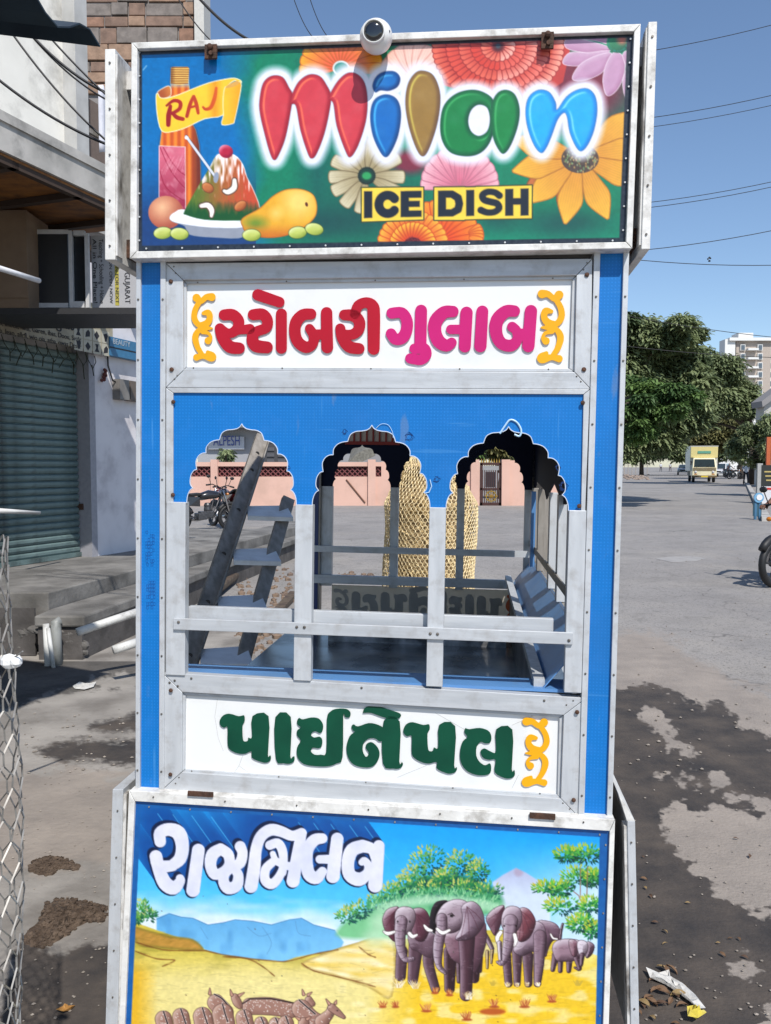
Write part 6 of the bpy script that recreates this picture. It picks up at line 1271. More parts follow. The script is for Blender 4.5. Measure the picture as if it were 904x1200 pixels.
# pipes
M['pvc'] = mat('white_pvc', (.62, .62, .60), .45, 0, (.50, .50, .48), 8, dirt=(.15, .14, .13), dscale=12, damt=.7)
def pipe(name, pts, r, label, group=None, m='pvc'):
    c = pts[0]; o = MB().tube([Vector(p) - Vector(c) for p in pts], r, 14).build(name, m, None, True); o.location = c; tag(o, label, 'pipe', group); return o
pipe('drain_pipe', [W(90.7, 741, 5.75), W(130, 727.5, 5.9), W(162, 717, 6.0)], .030, 'upper white pipe lying slanted beside the step, close to the blue column')
pipe('drain_pipe', [W(133, 762, 5.75), W(162, 752.5, 5.85)], .032, 'lower short white pipe end with black mouth beside the column')
pipe('drain_pipe', [W(71, 728, 6.42), W(66, 730, 6.40), W(66, 742, 6.38), W(67.5, 783, 6.37)], .040, 'thick grey upright drain pipe with an elbow below the platform', m=mat('grey_pvc', (.30, .31, .30), .5, 0, (.24, .25, .24), 6, dirt=(.1, .1, .09), dscale=8, damt=.6))
pipe('drain_pipe', [W(54, 731, 6.36), W(56.5, 788, 6.34)], .024, 'thin white upright pipe at the far left below the platform')
pipe('drain_pipe', [W(56.5, 736, 6.30), W(63, 783, 6.28)], .016, 'thin leaning pipe between the two upright pipes')
# signs, shelf, cabinet under the canopy
def text(s, size, loc, rot, m, parent, name='lettering', ext=.001, fit=None, squash=1):
    cu = bpy.data.curves.new(name, 'FONT'); cu.body = s; cu.size = size; cu.extrude = ext; cu.align_x = 'CENTER'; cu.align_y = 'CENTER'
    t = bpy.data.objects.new(name, cu); COL.objects.link(t)
    bpy.context.view_layer.update(); me = bpy.data.meshes.new_from_object(t.evaluated_get(bpy.context.evaluated_depsgraph_get())); bpy.data.objects.remove(t)
    o = bpy.data.objects.new(name, me); COL.objects.link(o); me.materials.clear(); me.materials.append(m)
    if fit: w_ = max(v.co.x for v in me.vertices) - min(v.co.x for v in me.vertices); me.transform(Matrix.Diagonal((fit / w_, 1, 1, 1)))
    o.location = loc; o.rotation_euler = rot; o.parent = parent; return o
ang = math.atan2(WD.y, WD.x)
ink = mat('black_ink', (.02, .02, .025), .7); M['cream'] = mat('cream_board', (.36, .33, .24), .7, 0, (.30, .27, .20), 3, dirt=(.12, .1, .08), dscale=3, damt=.5)
sb_ = thing('shop_signboard', 'cream signboard with small dark lettering and icons above the shutter', 'sign', wl(0, 0, 0))
i0 = sb_.location.copy()
def off(mb): mb.v = [tuple(Vector(v) - i0) for v in mb.v]; return mb
sO = .10; zlo = lambda a: 2.88
off(wb(MB(), -2.0, aS + .35, sO - .05, sO, 2.88, 3.42)).build('board', 'cream', sb_)
tp = lambda a, o, z: tuple(Vector(wl(a, o, z)) - i0)
text('Borgias', .20, tp(wa(70, sO), sO + .004, wz(70, 376, sO)), (R_(90), 0, ang), ink, sb_)
for j, s_ in enumerate(('sfeita, lleras, alibea, hadi, Garen, ibas, Doou, Svafe', 'wll wall, leb, leao, allrfl, wio oia, atba, owas Deser')): text(s_, .075, tp(wa(42, sO), sO + .004, wz(42, 386 + 9 * j, sO)), (R_(90), 0, ang), ink, sb_, fit=1.5)
text('adina enn', .06, tp(wa(116, sO), sO + .004, wz(116, 379, sO)), (R_(90), 0, ang), ink, sb_, fit=.35)
for r_ in range(2):
    for c_ in range(4):
        a = wa(91, sO) + c_ * .155; z = wz(108, 391 + 15 * r_, sO); k = MB(); off(wb(k, a, a + .14, sO + .001, sO + .003, z - .068, z + .068)); ic_ = k.build('icon_tile', mat('icon_tile', (.44, .42, .34), .7) if r_ + c_ == 0 else bpy.data.materials['icon_tile'], sb_)
        k = MB(); rr = random.Random(r_ * 4 + c_)
        for _ in range(4): b_ = a + rr.uniform(.03, .09); z2 = z + rr.uniform(-.05, .03); off(wb(k, b_, b_ + rr.uniform(.015, .05), sO + .0035, sO + .005, z2, z2 + rr.uniform(.015, .06))) if _ == 0 else wb(k, 0, 0, 0, 0, 0, 0)
        k = MB(); b_ = a + .07; pts = [[(b_ - .04, z - .045), (b_ + .04, z - .045), (b_ + .015, z), (b_ + .03, z + .045), (b_ - .03, z + .045), (b_ - .012, z)], [(b_, z - .05), (b_ + .045, z), (b_, z + .05), (b_ - .045, z)], [(b_ - .04, z - .045), (b_ + .035, z - .03), (b_ + .04, z + .02), (b_ + .01, z + .045), (b_ - .03, z + .01)], [(b_ - .012, z - .05), (b_ + .012, z - .05), (b_ + .04, z + .02), (b_ + .02, z + .05), (b_ - .035, z + .03)]][(r_ * 3 + c_ * 2 + c_ // 2) % 4]
        k.prism([tp(p[0], sO + .0035, p[1]) for p in pts], tuple(WN * .001)); k.build('icon', ink, ic_)
# hooks of dried cord hanging below the board
gd = MB(); rr = random.Random(12)
for i in range(9):
    a = wa(6, .05) + i * (aS - wa(6, .05)) / 8.6; P_ = [wl(a, .06, 2.87), wl(a + .03, .07, 2.78), wl(a + .10, .08, 2.70 + rr.uniform(-.03, .03)), wl(a + .17, .07, 2.76), wl(a + .16, .06, 2.83)]
    gd.tube(P_, .005, 5); gd.tube([wl(a + .10, .07, 2.72), wl(a + rr.uniform(.02, .14), .07, 2.60 + rr.uniform(-.06, .05))], .006, 5)
tag(gd.build('door_garland', mat('dried_garland', (.03, .035, .02), .9)), 'dark dried garland hanging along the top of the shutter', 'garland')
# black shelf standing out from the wall, with cabinet, carton and printed board on it
YS = 8.0
def sx(mb, u0, u1, v0, v1, d0, d1, org=(0, 0, 0)):
    a, b_ = W(u0, v0, YS + d0), W(u1, v1, YS + d0); return mb.box(a[0] - org[0], b_[0] - org[0], YS + d0 - org[1], YS + d1 - org[1], b_[2] - org[2], a[2] - org[2])
shf = MB(); sx(shf, -30, 159, 361, 368, -.25, .55); sx(shf, 60, 159, 368, 373, .0, .5); tag(shf.build('metal_shelf', mat('dark_shelf', (.02, .02, .022), .6)), 'black shelf projecting from the wall between signboard and cabinet', 'shelf')
o_c = W(70, 360.5, YS); cab = thing('glass_cabinet', 'dark cabinet with a white framed side window on the black shelf', 'cabinet', o_c)
sx(MB(), 34, 81, 274, 360, 0, .45, o_c).build('body', mat('smoked_panel', (.018, .02, .024), .35), cab)
wf = mat('dull_white_frame', (.50, .50, .50), .6)
sx(MB(), 84, 101, 275, 354, .04, .06, o_c).build('window_pane', mat('smoked_glass', (.02, .025, .03), .1), cab)
f_ = MB(); [sx(f_, *q_, -.01, .03, o_c) for q_ in ((80, 86, 270, 360.4), (99, 105, 273, 360.4), (86, 99, 270, 276), (86, 99, 353, 360.4))]; f_.build('window_frame', wf, cab)
f_ = MB(); [sx(f_, *q_, -.012, .0, o_c) for q_ in ((34, 80, 355, 360.4), (34, 80, 269, 274))]; f_.build('body_trim', wf, cab)
ct = MB(); sx(ct, -30, 33, 246, 349, -.25, .25); sx(ct, -30, 34, 349, 360.8, -.24, .24); tag(ct.build('storage_box', mat('brown_carton', (.20, .135, .085), .8, 0, (.16, .105, .065), 6)), 'large brown box at the left edge on the black shelf', 'box')
o_p = W(132, 360.5, YS + .2); po = thing('poster_board', 'white board with sideways lettering standing beside the glass cabinet', 'poster', o_p)
sx(MB(), 107, 162, 276, 360.5, .2, .23, o_p).build('board', mat('grey_white_print', (.40, .40, .41), .6, 0, (.34, .34, .36), 4), po)
for u_, s_, sz in ((111.5, 'All in One Place!', .055), (119, 'Teaching + Schooling + Home', .06), (130, 'ADMISSION OPEN NOW', .04), (137, 'ADMISSION FOR NEXT', .045), (149, 'CEPTION GUJARAT', .075)):
    p_ = W(u_, 318, YS + .2); text(s_, sz, (p_[0] - o_p[0], -.003, p_[2] - o_p[2]), (R_(90), R_(90), 0), ink, po, fit=.62)
k = MB(); sx(k, 134, 140, 278, 358, .1985, .2, o_p); k.build('yellow_stripe', mat('yellow_print', (.42, .36, .05), .6), po)
# blue box sign, switch box with cable on the pillar
bs = thing('blue_sign', 'small blue shop sign fixed on the white pillar beside the cart', 'sign', wl(wa(133, .1), .06, 2.9)); i3 = bs.location.copy()
k = MB(); wb(k, wa(131, .1), wa(168, .1), .03, .12, 2.86, 3.08); k.v = [tuple(Vector(v) - i3) for v in k.v]; k.build('box', mat('blue_lightbox', (.04, .16, .30), .4), bs)
text('BEAUTY', .09, tuple(Vector(wl(wa(146, .12), .123, 3.03)) - i3), (R_(90), 0, ang), mat('pale_print', (.4, .45, .5), .6), bs)
k = MB(); wb(k, wa(131, .1), wa(168, .1), .1205, .123, 2.95, 2.965); k.v = [tuple(Vector(v) - i3) for v in k.v]; k.build('strip', 'black', bs)
k = MB(); wb(k, wa(141, .1), wa(152, .1), .02, .13, 2.36, 2.60); o = k.build('switch_box', mat('grey_switch_box', (.20, .19, .18), .6, 0, (.14, .13, .12), 9)); tag(o, 'grey metal switch box on the white pillar next to the blue column', 'switch box')
k = MB(); wb(k, wa(154, .1), wa(168, .1), .02, .12, 2.36, 2.60); o = k.build('switch_box', mat('brown_switch_box', (.14, .11, .09), .6, 0, (.10, .08, .06), 9)); tag(o, 'brown metal switch box half hidden behind the blue column', 'switch box')
k = MB(); k.tube([wl(wa(130, .05), .04, 3.05), wl(wa(130, .05), .05, 2.75), wl(wa(134, .05), .06, 2.58), wl(wa(142, .05), .08, 2.54)], .010, 6); tag(k.build('power_cable', 'black', None, True), 'grey cable looping from the blue sign to the switch box', 'cable')
k = MB(); rr = random.Random(2)
for _ in range(9): k.ball(wl(wa(124, .05) + rr.uniform(-.04, .04), .06, 2.62 + rr.uniform(-.07, .07)), .022, 7, rough=.2)
tag(k.build('wall_charm', mat('dark_red_charm', (.10, .02, .015), .7)), 'small dark red hanging charm on the white pillar', 'charm')
# tube lamps (unlit)
for (p, q_, lab) in ((W(-8, 312, 6.4), W(46, 329, 7.0), 'white tube lamp hanging under the canopy beside the brown box'),):
    t = thing('tube_lamp', lab, 'lamp', p); MB().tube([(0, 0, 0), tuple(Vector(q_) - Vector(p))], .022, 10).build('tube', mat('white_tube', (.7, .7, .72), .3), t, True)
o = MB().tube([(0, 0, 0), tuple(Vector(W(47, 601, 3.2)) - Vector(W(-10, 598, 3.0)))], [.010, .006], 8).build('white_rod', mat('white_stick', (.66, .66, .66), .4), None, True); o.location = W(-10, 598, 3.0); tag(o, 'thin white stick pointing in from the left edge before the shutter', 'stick')
# corrugated sheet overhead, throws the shade on the ground at the left
cs = MB(); hC = 3.35
cc = Vector(W(118, 48, 3.49)); cc.z = hC - .075
nrm = WN; n_w = 90
for i in range(n_w + 1):
    s_ = i / n_w; along = -5.6 * s_
    for j in range(2):
        pt = cc + WD * along - WN * (j * 3.6) + Vector((0, 0, j * .95 + .042 * math.sin(i * 1.15))); cs.v.append(tuple(pt))
for i in range(n_w): cs.f.append([2 * i, 2 * i + 2, 2 * i + 3, 2 * i + 1])
o = cs.build('corrugated_sheet', mat('dark_corrugated_steel', (.035, .055, .075), .5, .3, (.02, .03, .045), 5)); so2 = o.modifiers.new('thickness', 'SOLIDIFY'); so2.thickness = .006; tag(o, 'dark corrugated metal awning sheet jutting in at the upper left corner', 'awning')

# stone clad building beyond, top left
stn = thing('stone_clad_building', 'building with brown stone tile facing rising behind the signboard', 'building', (0, 0, 0))
def XZ(u, v, y): return W(u, v, y)
yb = 15.0
MB().quadbox([XZ(96, 150, yb), XZ(240, 150, yb), XZ(240, -40, yb), XZ(96, -40, yb), XZ(96, 150, yb + 1), XZ(240, 150, yb + 1), XZ(240, -40, yb + 1), XZ(96, -40, yb + 1)]).build('wall', mat('grey_mortar', (.24, .22, .21), .9), stn)
rr = random.Random(21); tms = [mat('stone_tile_%s' % c, v, .85, 0, tuple(a * .6 for a in v), 7, bump=.8, bscale=14) for c, v in (('rust', (.30, .17, .115)), ('brown', (.24, .155, .115)), ('grey', (.22, .19, .17)), ('tan', (.34, .22, .15)))]
v = 112.0; row = 0
while v > -30:
    h = rr.choice([13, 16, 20]); u = 98.0 - rr.uniform(0, 14)
    while u < 230:
        w_ = rr.choice([20, 28, 36, 44]); u2 = min(u + w_, 231.5)
        a, b = XZ(max(u, 97) + .8, v - .8, yb), XZ(u2 - .8, v - h + .8, yb); d = rr.uniform(.02, .07)
        if b[0] > a[0] + .05: MB().box(a[0], b[0], yb - d, yb + .01, a[2], b[2]).build('stone_tile', rr.choice(tms), stn, bevel=.012)
        u += w_
    v -= h; row += 1
a, b = XZ(232, 50, yb), XZ(242, -40, yb); MB().box(a[0], b[0], yb - .25, yb + .3, a[2] - .4, b[2]).build('corner_pilaster', mat('pale_corner', (.55, .54, .50), .8), stn)
# base of that building so it stands on the ground
MB().box(XZ(96, 62, yb)[0], XZ(196, 62, yb)[0], yb + .3, yb + 1, 0, XZ(96, 150, yb)[2]).build('lower_wall', 'oldwall', stn)

# ================================================================== BEHIND: pink compound wall with gate
yp = 31.0; gz = gnd(yp); zT = W(452, 541, yp)[2]
M['pinkwall'] = mat('salmon_painted_wall', (.64, .41, .33), .85, 0, (.56, .35, .28), .6, bump=.1, dirt=(.40, .27, .21), dscale=.9, damt=.5)
pw = thing('compound_wall', 'salmon pink boundary wall with pierced block band across the road', 'wall', (W(400, 560, yp)[0], yp, gz))
X0 = W(400, 560, yp)[0]
def pb_(mb, u0, u1, v0, v1, d0=0, d1=.2):
    a, b = W(u0, v0, yp), W(u1, v1, yp); return mb.box(a[0] - X0, b[0] - X0, d0, d1, b[2] - gz, a[2] - gz)
for (u0, u1) in ((200, 352), (380, 447), (447, 562), (590, 660)):
    z0 = 600
    band = u1 < 448
    if band:
        a, b = W(u0, 558.5, yp), W(u1, 620, yp); MB().box(a[0] - X0, b[0] - X0, 0, .2, -.3, a[2] - gz).build('wall_panel', 'pinkwall', pw)
        pb_(MB(), u0, u1, 541.5, 546.5, -.03, .23).build('coping', 'pinkwall', pw)
        k = MB(); bm_ = mat('maroon_pierced_block', (.20, .06, .06), .8) if 'maroon_pierced_block' not in bpy.data.materials else bpy.data.materials['maroon_pierced_block']
        pb_(k, u0, u1, 546.5, 558.5, .14, .18); k.build('band_backing', mat('dark_gap', (.05, .02, .022), .9) if 'dark_gap' not in bpy.data.materials else bpy.data.materials['dark_gap'], pw)
        k = MB(); x = W(u0, 550, yp)[0] - X0; xe = W(u1, 550, yp)[0] - X0; zz0 = W(400, 558.5, yp)[2] - gz; zz1 = W(400, 546.5, yp)[2] - gz
        while x < xe:
            for rz_ in (0, 1):
                za_ = zz0 + rz_ * (zz1 - zz0) / 2; hh = (zz1 - zz0) / 2
                k.beam((x, .10, za_), (x + hh, .10, za_ + hh), .035, .05, (0, 1, 0)); k.beam((x + hh, .08, za_), (x, .08, za_ + hh), .035, .05, (0, 1, 0))
            x += hh
        k.build('pierced_blocks', bm_, pw, kind='stuff')
    else:
        a, b = W(u0, 539.5 if u0 > 447 else 541, yp), W(u1, 620, yp); MB().box(a[0] - X0, b[0] - X0, 0, .2, -.3, a[2] - gz).build('wall_panel', 'pinkwall', pw)
for u in (203, 252, 352, 380, 436, 470, 500, 556.5, 592.5):
    a, b = W(u - 4.5, 538.5, yp), W(u + 4.5, 620, yp); MB().box(a[0] - X0, b[0] - X0, -.10, .26, -.3, a[2] - gz).build('pier', 'pinkwall', pw)
MB().tube([tuple(Vector(W(406, 562, yp - .02)) - Vector((X0, yp, gz))), tuple(Vector(W(428, 589, yp - .02)) - Vector((X0, yp, gz)))], .03, 5).build('crack_line', mat('brown_crack', (.18, .09, .06), .9), pw)
gt = thing('iron_gate', 'dark brown and gold ornamental iron gate in the pink wall', 'gate', (W(576, 590, yp)[0], yp, gz)); xg = gt.location.x
def gb(mb, u0, u1, v0, v1, d0=.02, d1=.08): a, b = W(u0, v0, yp), W(u1, v1, yp); return mb.box(a[0] - xg, b[0] - xg, d0, d1, b[2] - gz, a[2] - gz)
gm1 = mat('dark_brown_iron', (.07, .03, .025), .5, .3); gm2 = mat('gold_paint', (.42, .26, .05), .4, .5)
k = MB(); [gb(k, *q_) for q_ in ((563, 565.5, 543, 593), (585.5, 588, 543, 593), (563, 588, 542, 545), (563, 588, 589, 593), (563, 588, 572, 574))]; k.build('gate_frame', gm1, gt)
k = MB(); [gb(k, 565.5 + i * 2.5, 566.3 + i * 2.5, 545, 589, .03, .06) for i in range(8)]; k.build('bars', gm1, gt, kind='stuff')
gb(MB(), 566, 585, 546, 551).build('name_plate', mat('grey_plate', (.28, .28, .28), .5), gt); gb(MB(), 569.5, 581.5, 553, 571, .05, .07).build('dark_panel', mat('panel_ink', (.02, .02, .03), .4), gt)
c0 = Vector(W(575.8, 581.5, yp)) - Vector((xg, yp, gz)); k = MB(); R0 = .19
k.tube([(c0.x + R0 * math.cos(a), 0, c0.z + R0 * math.sin(a)) for a in np.linspace(0, 6.283, 17)[:-1]], .022, 5, closed=True)
for i in range(4): a = i * math.pi / 4; k.tube([(c0.x - R0 * 1.3 * math.cos(a), 0, c0.z - R0 * 1.3 * math.sin(a)), (c0.x + R0 * 1.3 * math.cos(a), 0, c0.z + R0 * 1.3 * math.sin(a))], .016, 4)
k.build('sun_ornament', gm2, gt)
k = MB(); [k.tube([(W(564.5 + i * 3, 542, yp)[0] - xg, .04, W(0, 542, yp)[2] - gz), (W(564.5 + i * 3, 542, yp)[0] - xg, .04, W(0, 537.5, yp)[2] - gz)], [.03, .004], 5) for i in range(8)]; k.build('spikes', gm2, gt, kind='stuff')
# grey house and its sign behind the wall
gh = thing('grey_house', 'low grey house with a blue lettered panel above the pink wall', 'building', W(275, 560, 40)); hx = Vector((W(275, 560, 40)[0], 40, gnd(40))); gh.location = hx
def hb(u0, u1, v0, v1, d0, d1, name, m, par=None): a, b = W(u0, v0, 40), W(u1, v1, 40); return MB().box(a[0] - hx.x, b[0] - hx.x, d0, d1, b[2] - hx.z, a[2] - hx.z).build(name, m, par or gh)
hb(226, 470, 500, 566, 1, 7, 'wall', mat('grey_house_wall', (.33, .34, .36), .9, 0, (.26, .26, .28), .5))
hb(240, 283, 511, 526, .8, .95, 'sign_panel', mat('pale_sign', (.52, .54, .58), .7)); hb(308, 336, 519, 545, .6, .98, 'shutter', mat('dark_grey_shutter', (.05, .05, .055), .6))  # dark panel on the right has its shade put into the colour
t = text('ALPESH', .7, tuple(Vector(W(266, 517, 40.75)) - hx), (R_(90), 0, 0), mat('blue_print', (.05, .08, .3), .6), gh, fit=1.3)
for i, u in enumerate((311, 324)):
    for j, v_ in enumerate((524, 531, 538)): hb(u, u + 9, v_, v_ + 4, .55, .6, 'window_slot', mat('slot', (.09, .09, .1), .5) if 'slot' not in bpy.data.materials else bpy.data.materials['slot'])
hb(222, 475, 486, 501, .0, 7.3, 'roof', mat('tin_roof', (.22, .22, .22), .7, 0, (.12, .12, .12), 1))
k = MB(); a = W(385, 545, 36); 
k.prism([tuple(Vector(W(u, v_, 36)) - Vector((a[0], 36, 0))) for u, v_ in ((408, 541), (418, 532), (427, 527), (436, 526), (440, 534), (425, 541))], (0, 4, .6)); o = k.build('thatch_shed_roof', mat('grey_thatch', (.22, .21, .18), .95, 0, (.10, .095, .08), 9, bump=.8)); o.location = (a[0], 36, 0); tag(o, 'grey sloping shed roof peeping over the pink wall', 'shed roof')

# ================================================================== LADDER behind the cart
T1_ = Vector(W(280, 598, 4.0)); T4_ = Vector(W(224, 766, 3.42))
ld = thing('step_ladder', 'grey aluminium ladder with wide treads leaning behind the left window', 'ladder', W(282, 593, 4.0)); ld0 = Vector(ld.location)
dn = (T4_ - T1_) / 3; wv = Vector(W(336, 592, 4.05)) - ld0; tv = Vector((.02, -.085, -.042))
L0 = Vector((0, 0, 0)); nst = 6; TRD = mat('bright_ribbed_tread', (.72, .74, .76), .35, .2, (.6, .62, .64), 30, stretch=(.2, 1, 1), dirt=(.3, .28, .25), dscale=8, damt=.4)  # pale tread colour stands in for light that the cart blocks
topn = -1.86
MB().beam(tuple(dn * topn + tv * .2), tuple(dn * 5.6 + tv * .2), .074, .022, up=(0.3, -1, 0)).build('stile', 'alu_dark', ld, bevel=.002, label='near stile with upright flange and bolt holes')
fl = MB(); fl.beam(tuple(dn * topn + Vector((-.036, -.020, 0))), tuple(dn * 5.6 + Vector((-.036, -.02, 0))), .006, .04, up=(0.3, -1, 0)); fl.beam(tuple(dn * topn + Vector((.036, -.02, 0))), tuple(dn * 5.6 + Vector((.036, -.02, 0))), .006, .04, up=(0.3, -1, 0)); fl.build('stile_flange', 'alu_dark', ld)
sc2 = MB()
for k_ in (-1.35, -.9, 0.1, 1.1, 2.1, 3.1): p = dn * k_ + Vector((0, -.022, 0)); sc2.lathe([(.012, 0), (.012, -.006)], tuple(p), 'y', 10)
sc2.build('bolts', 'black', ld, kind='stuff')
MB().beam(tuple(wv + dn * -.15), tuple(wv + dn * 5.6), .062, .03, up=(0.3, -1, 0)).build('stile', 'alu_dark', ld, bevel=.002, label='far stile ending at the top tread')
for i in range(nst):
    o_ = dn * i; a = o_ + Vector((.03, 0, 0)); b = o_ + wv; q1 = b + tv * 1.25 + Vector((.02, 0, 0)); q0 = a + tv
    MB().quadbox([q0 + Vector((0, -.001, -.022)), q1 + Vector((0, -.001, -.022)), q1, q0, a + Vector((0, 0, -.022)), b + Vector((0, 0, -.022)), b, a]).build('tread', TRD, ld, bevel=.002)

# ================================================================== TREE GUARDS of wire netting
def netting(h, rad, nx, nz, r, hexa=True, taper=None, wob=0.0, seed=1):
    mb = MB(); rr = random.Random(seed); cw_ = 2 * math.pi / nx; ch = h / nz
    def P(i, j, f): a = i * cw_; z = j * ch + f; R1 = rad * (taper(z / h) if taper else 1); w1 = wob * math.sin(3 * a + z * 7) + rr.uniform(-wob, wob) * .3; return (math.cos(a) * (R1 + w1), math.sin(a) * (R1 + w1), z)
    for j in range(nz):
        for i in range(nx):
            o = .5 if j % 2 else 0; A = P(i + o, j, 0); B = P(i + o, j, ch * .45); Cc = P(i + o + .5, j + 1, 0); Dd = P(i + o - .5, j + 1, 0)
            mb.tube([A, B], r * 1.25, 3, cap=False); mb.tube([B, Cc], r, 3, cap=False); mb.tube([B, Dd], r, 3, cap=False)
    return mb
wire = mat('galvanised_wire', (.30, .29, .27), .5, .4, (.15, .14, .13), 30)
tg = thing('wire_tree_guard', 'hexagonal wire netting tree guard cut by the left edge of the picture', 'tree guard', (-.757, 1.35, 0)); 
netting(1.43, .131, 17, 31, .0016, wob=.007).build('netting', wire, tg, kind='stuff')
MB().tube([(0, 0, 0), (.0, .01, .9), (-.02, 0, 1.5)], [.02, .017, .012], 8).build('sapling_stem', mat('grey_bark', (.10, .08, .06), .9), tg)
lb_ = MB(); p = Vector(W(11, 775, 1.25)) - Vector((-.757, 1.35, 0)); lb_.ball(tuple(p), .013, 10, (1.1, .9, .9), .06); lb_.ball(tuple(p + Vector((.012, -.004, .001))), .010, 10, (1, 1, 1), .06); lb_.build('plastic_knot', 'camwhite', tg)
MB().tube([tuple(p), tuple(p + Vector((.03, -.02, .02)))], .0013, 5).build('wire_end', wire, tg)
ng = thing('netted_straw_column', 'golden straw bundle wrapped in wire netting standing behind the cart windows', 'tree guard', (W(504, 600, 6.2)[0], 6.2, 0))
tf = lambda t: 1.0 if t < .78 else max(.35, 1.0 - (t - .78) * 2.6)
gold = mat('gold_netting', (.78, .64, .38), .6, .0, (.60, .46, .24), 30)
netting(1.64, .345, 64, 62, .0030, taper=tf, wob=.012, seed=3).build('netting', gold, ng, kind='stuff')
sm = MB(); rr = random.Random(8)
for i in range(1500):
    a = rr.uniform(0, 6.283); z = rr.uniform(0, 1.58); R1 = .325 * tf(z / 1.64) * rr.uniform(.85, 1); b = a + rr.uniform(-.35, .35); z2 = min(1.62, z + rr.uniform(-.1, .14)); R2 = R1 * rr.uniform(.9, 1.02)
    sm.tube([(R1 * math.cos(a), R1 * math.sin(a), z), (R2 * math.cos(b), R2 * math.sin(b), z2)], rr.uniform(.004, .009), 3, cap=False)
sm.build('straw', mat('dry_straw', (.80, .63, .34), .9, 0, (.40, .28, .12), 9), ng, kind='stuff')
MB().lathe([(.30, 0), (.31, .9), (.28, 1.3), (.15, 1.55)], (0, 0, 0), 'z', 16).build('bundle_core', mat('brown_core', (.46, .34, .17), .95, 0, (.16, .10, .05), 14, bump=.5), ng)
# rubble, planks between step and ladder
tag(MB().beam(G(300, 745), tuple(Vector(G(345, 700)) + Vector((0, 0, .05))), .10, .05).build('timber_plank', mat('old_dark_wood', (.06, .04, .03), .9, 0, (.12, .09, .06), 12)), 'dark old plank lying on the ground behind the ladder', 'plank')
tag(MB().beam(tuple(Vector(G(250, 702)) + Vector((0, 0, .1))), tuple(Vector(G(292, 668)) + Vector((0, 0, .1))), .16, .10).build('fallen_log', bpy.data.materials['old_dark_wood'], bevel=.03), 'dark weathered log beside the step behind the ladder', 'log')
k = MB()
for i in range(160): u, v_ = rr.uniform(275, 346), rr.uniform(665, 770); p = G(u, v_); r = rr.uniform(.01, .05); k.ball((p[0], p[1], p[2] + r * .3), r, 6, (1, 1, .7), .25)
for i in range(60): u, v_ = rr.uniform(395, 440), rr.uniform(672, 680); p = G(u, v_); r = rr.uniform(.01, .04); k.ball((p[0], p[1], p[2] + r * .3), r, 6, (1, 1, .7), .25)
k.build('rubble', mat('reddish_rubble', (.24, .17, .12), .95, 0, (.14, .10, .08), 4), kind='stuff')

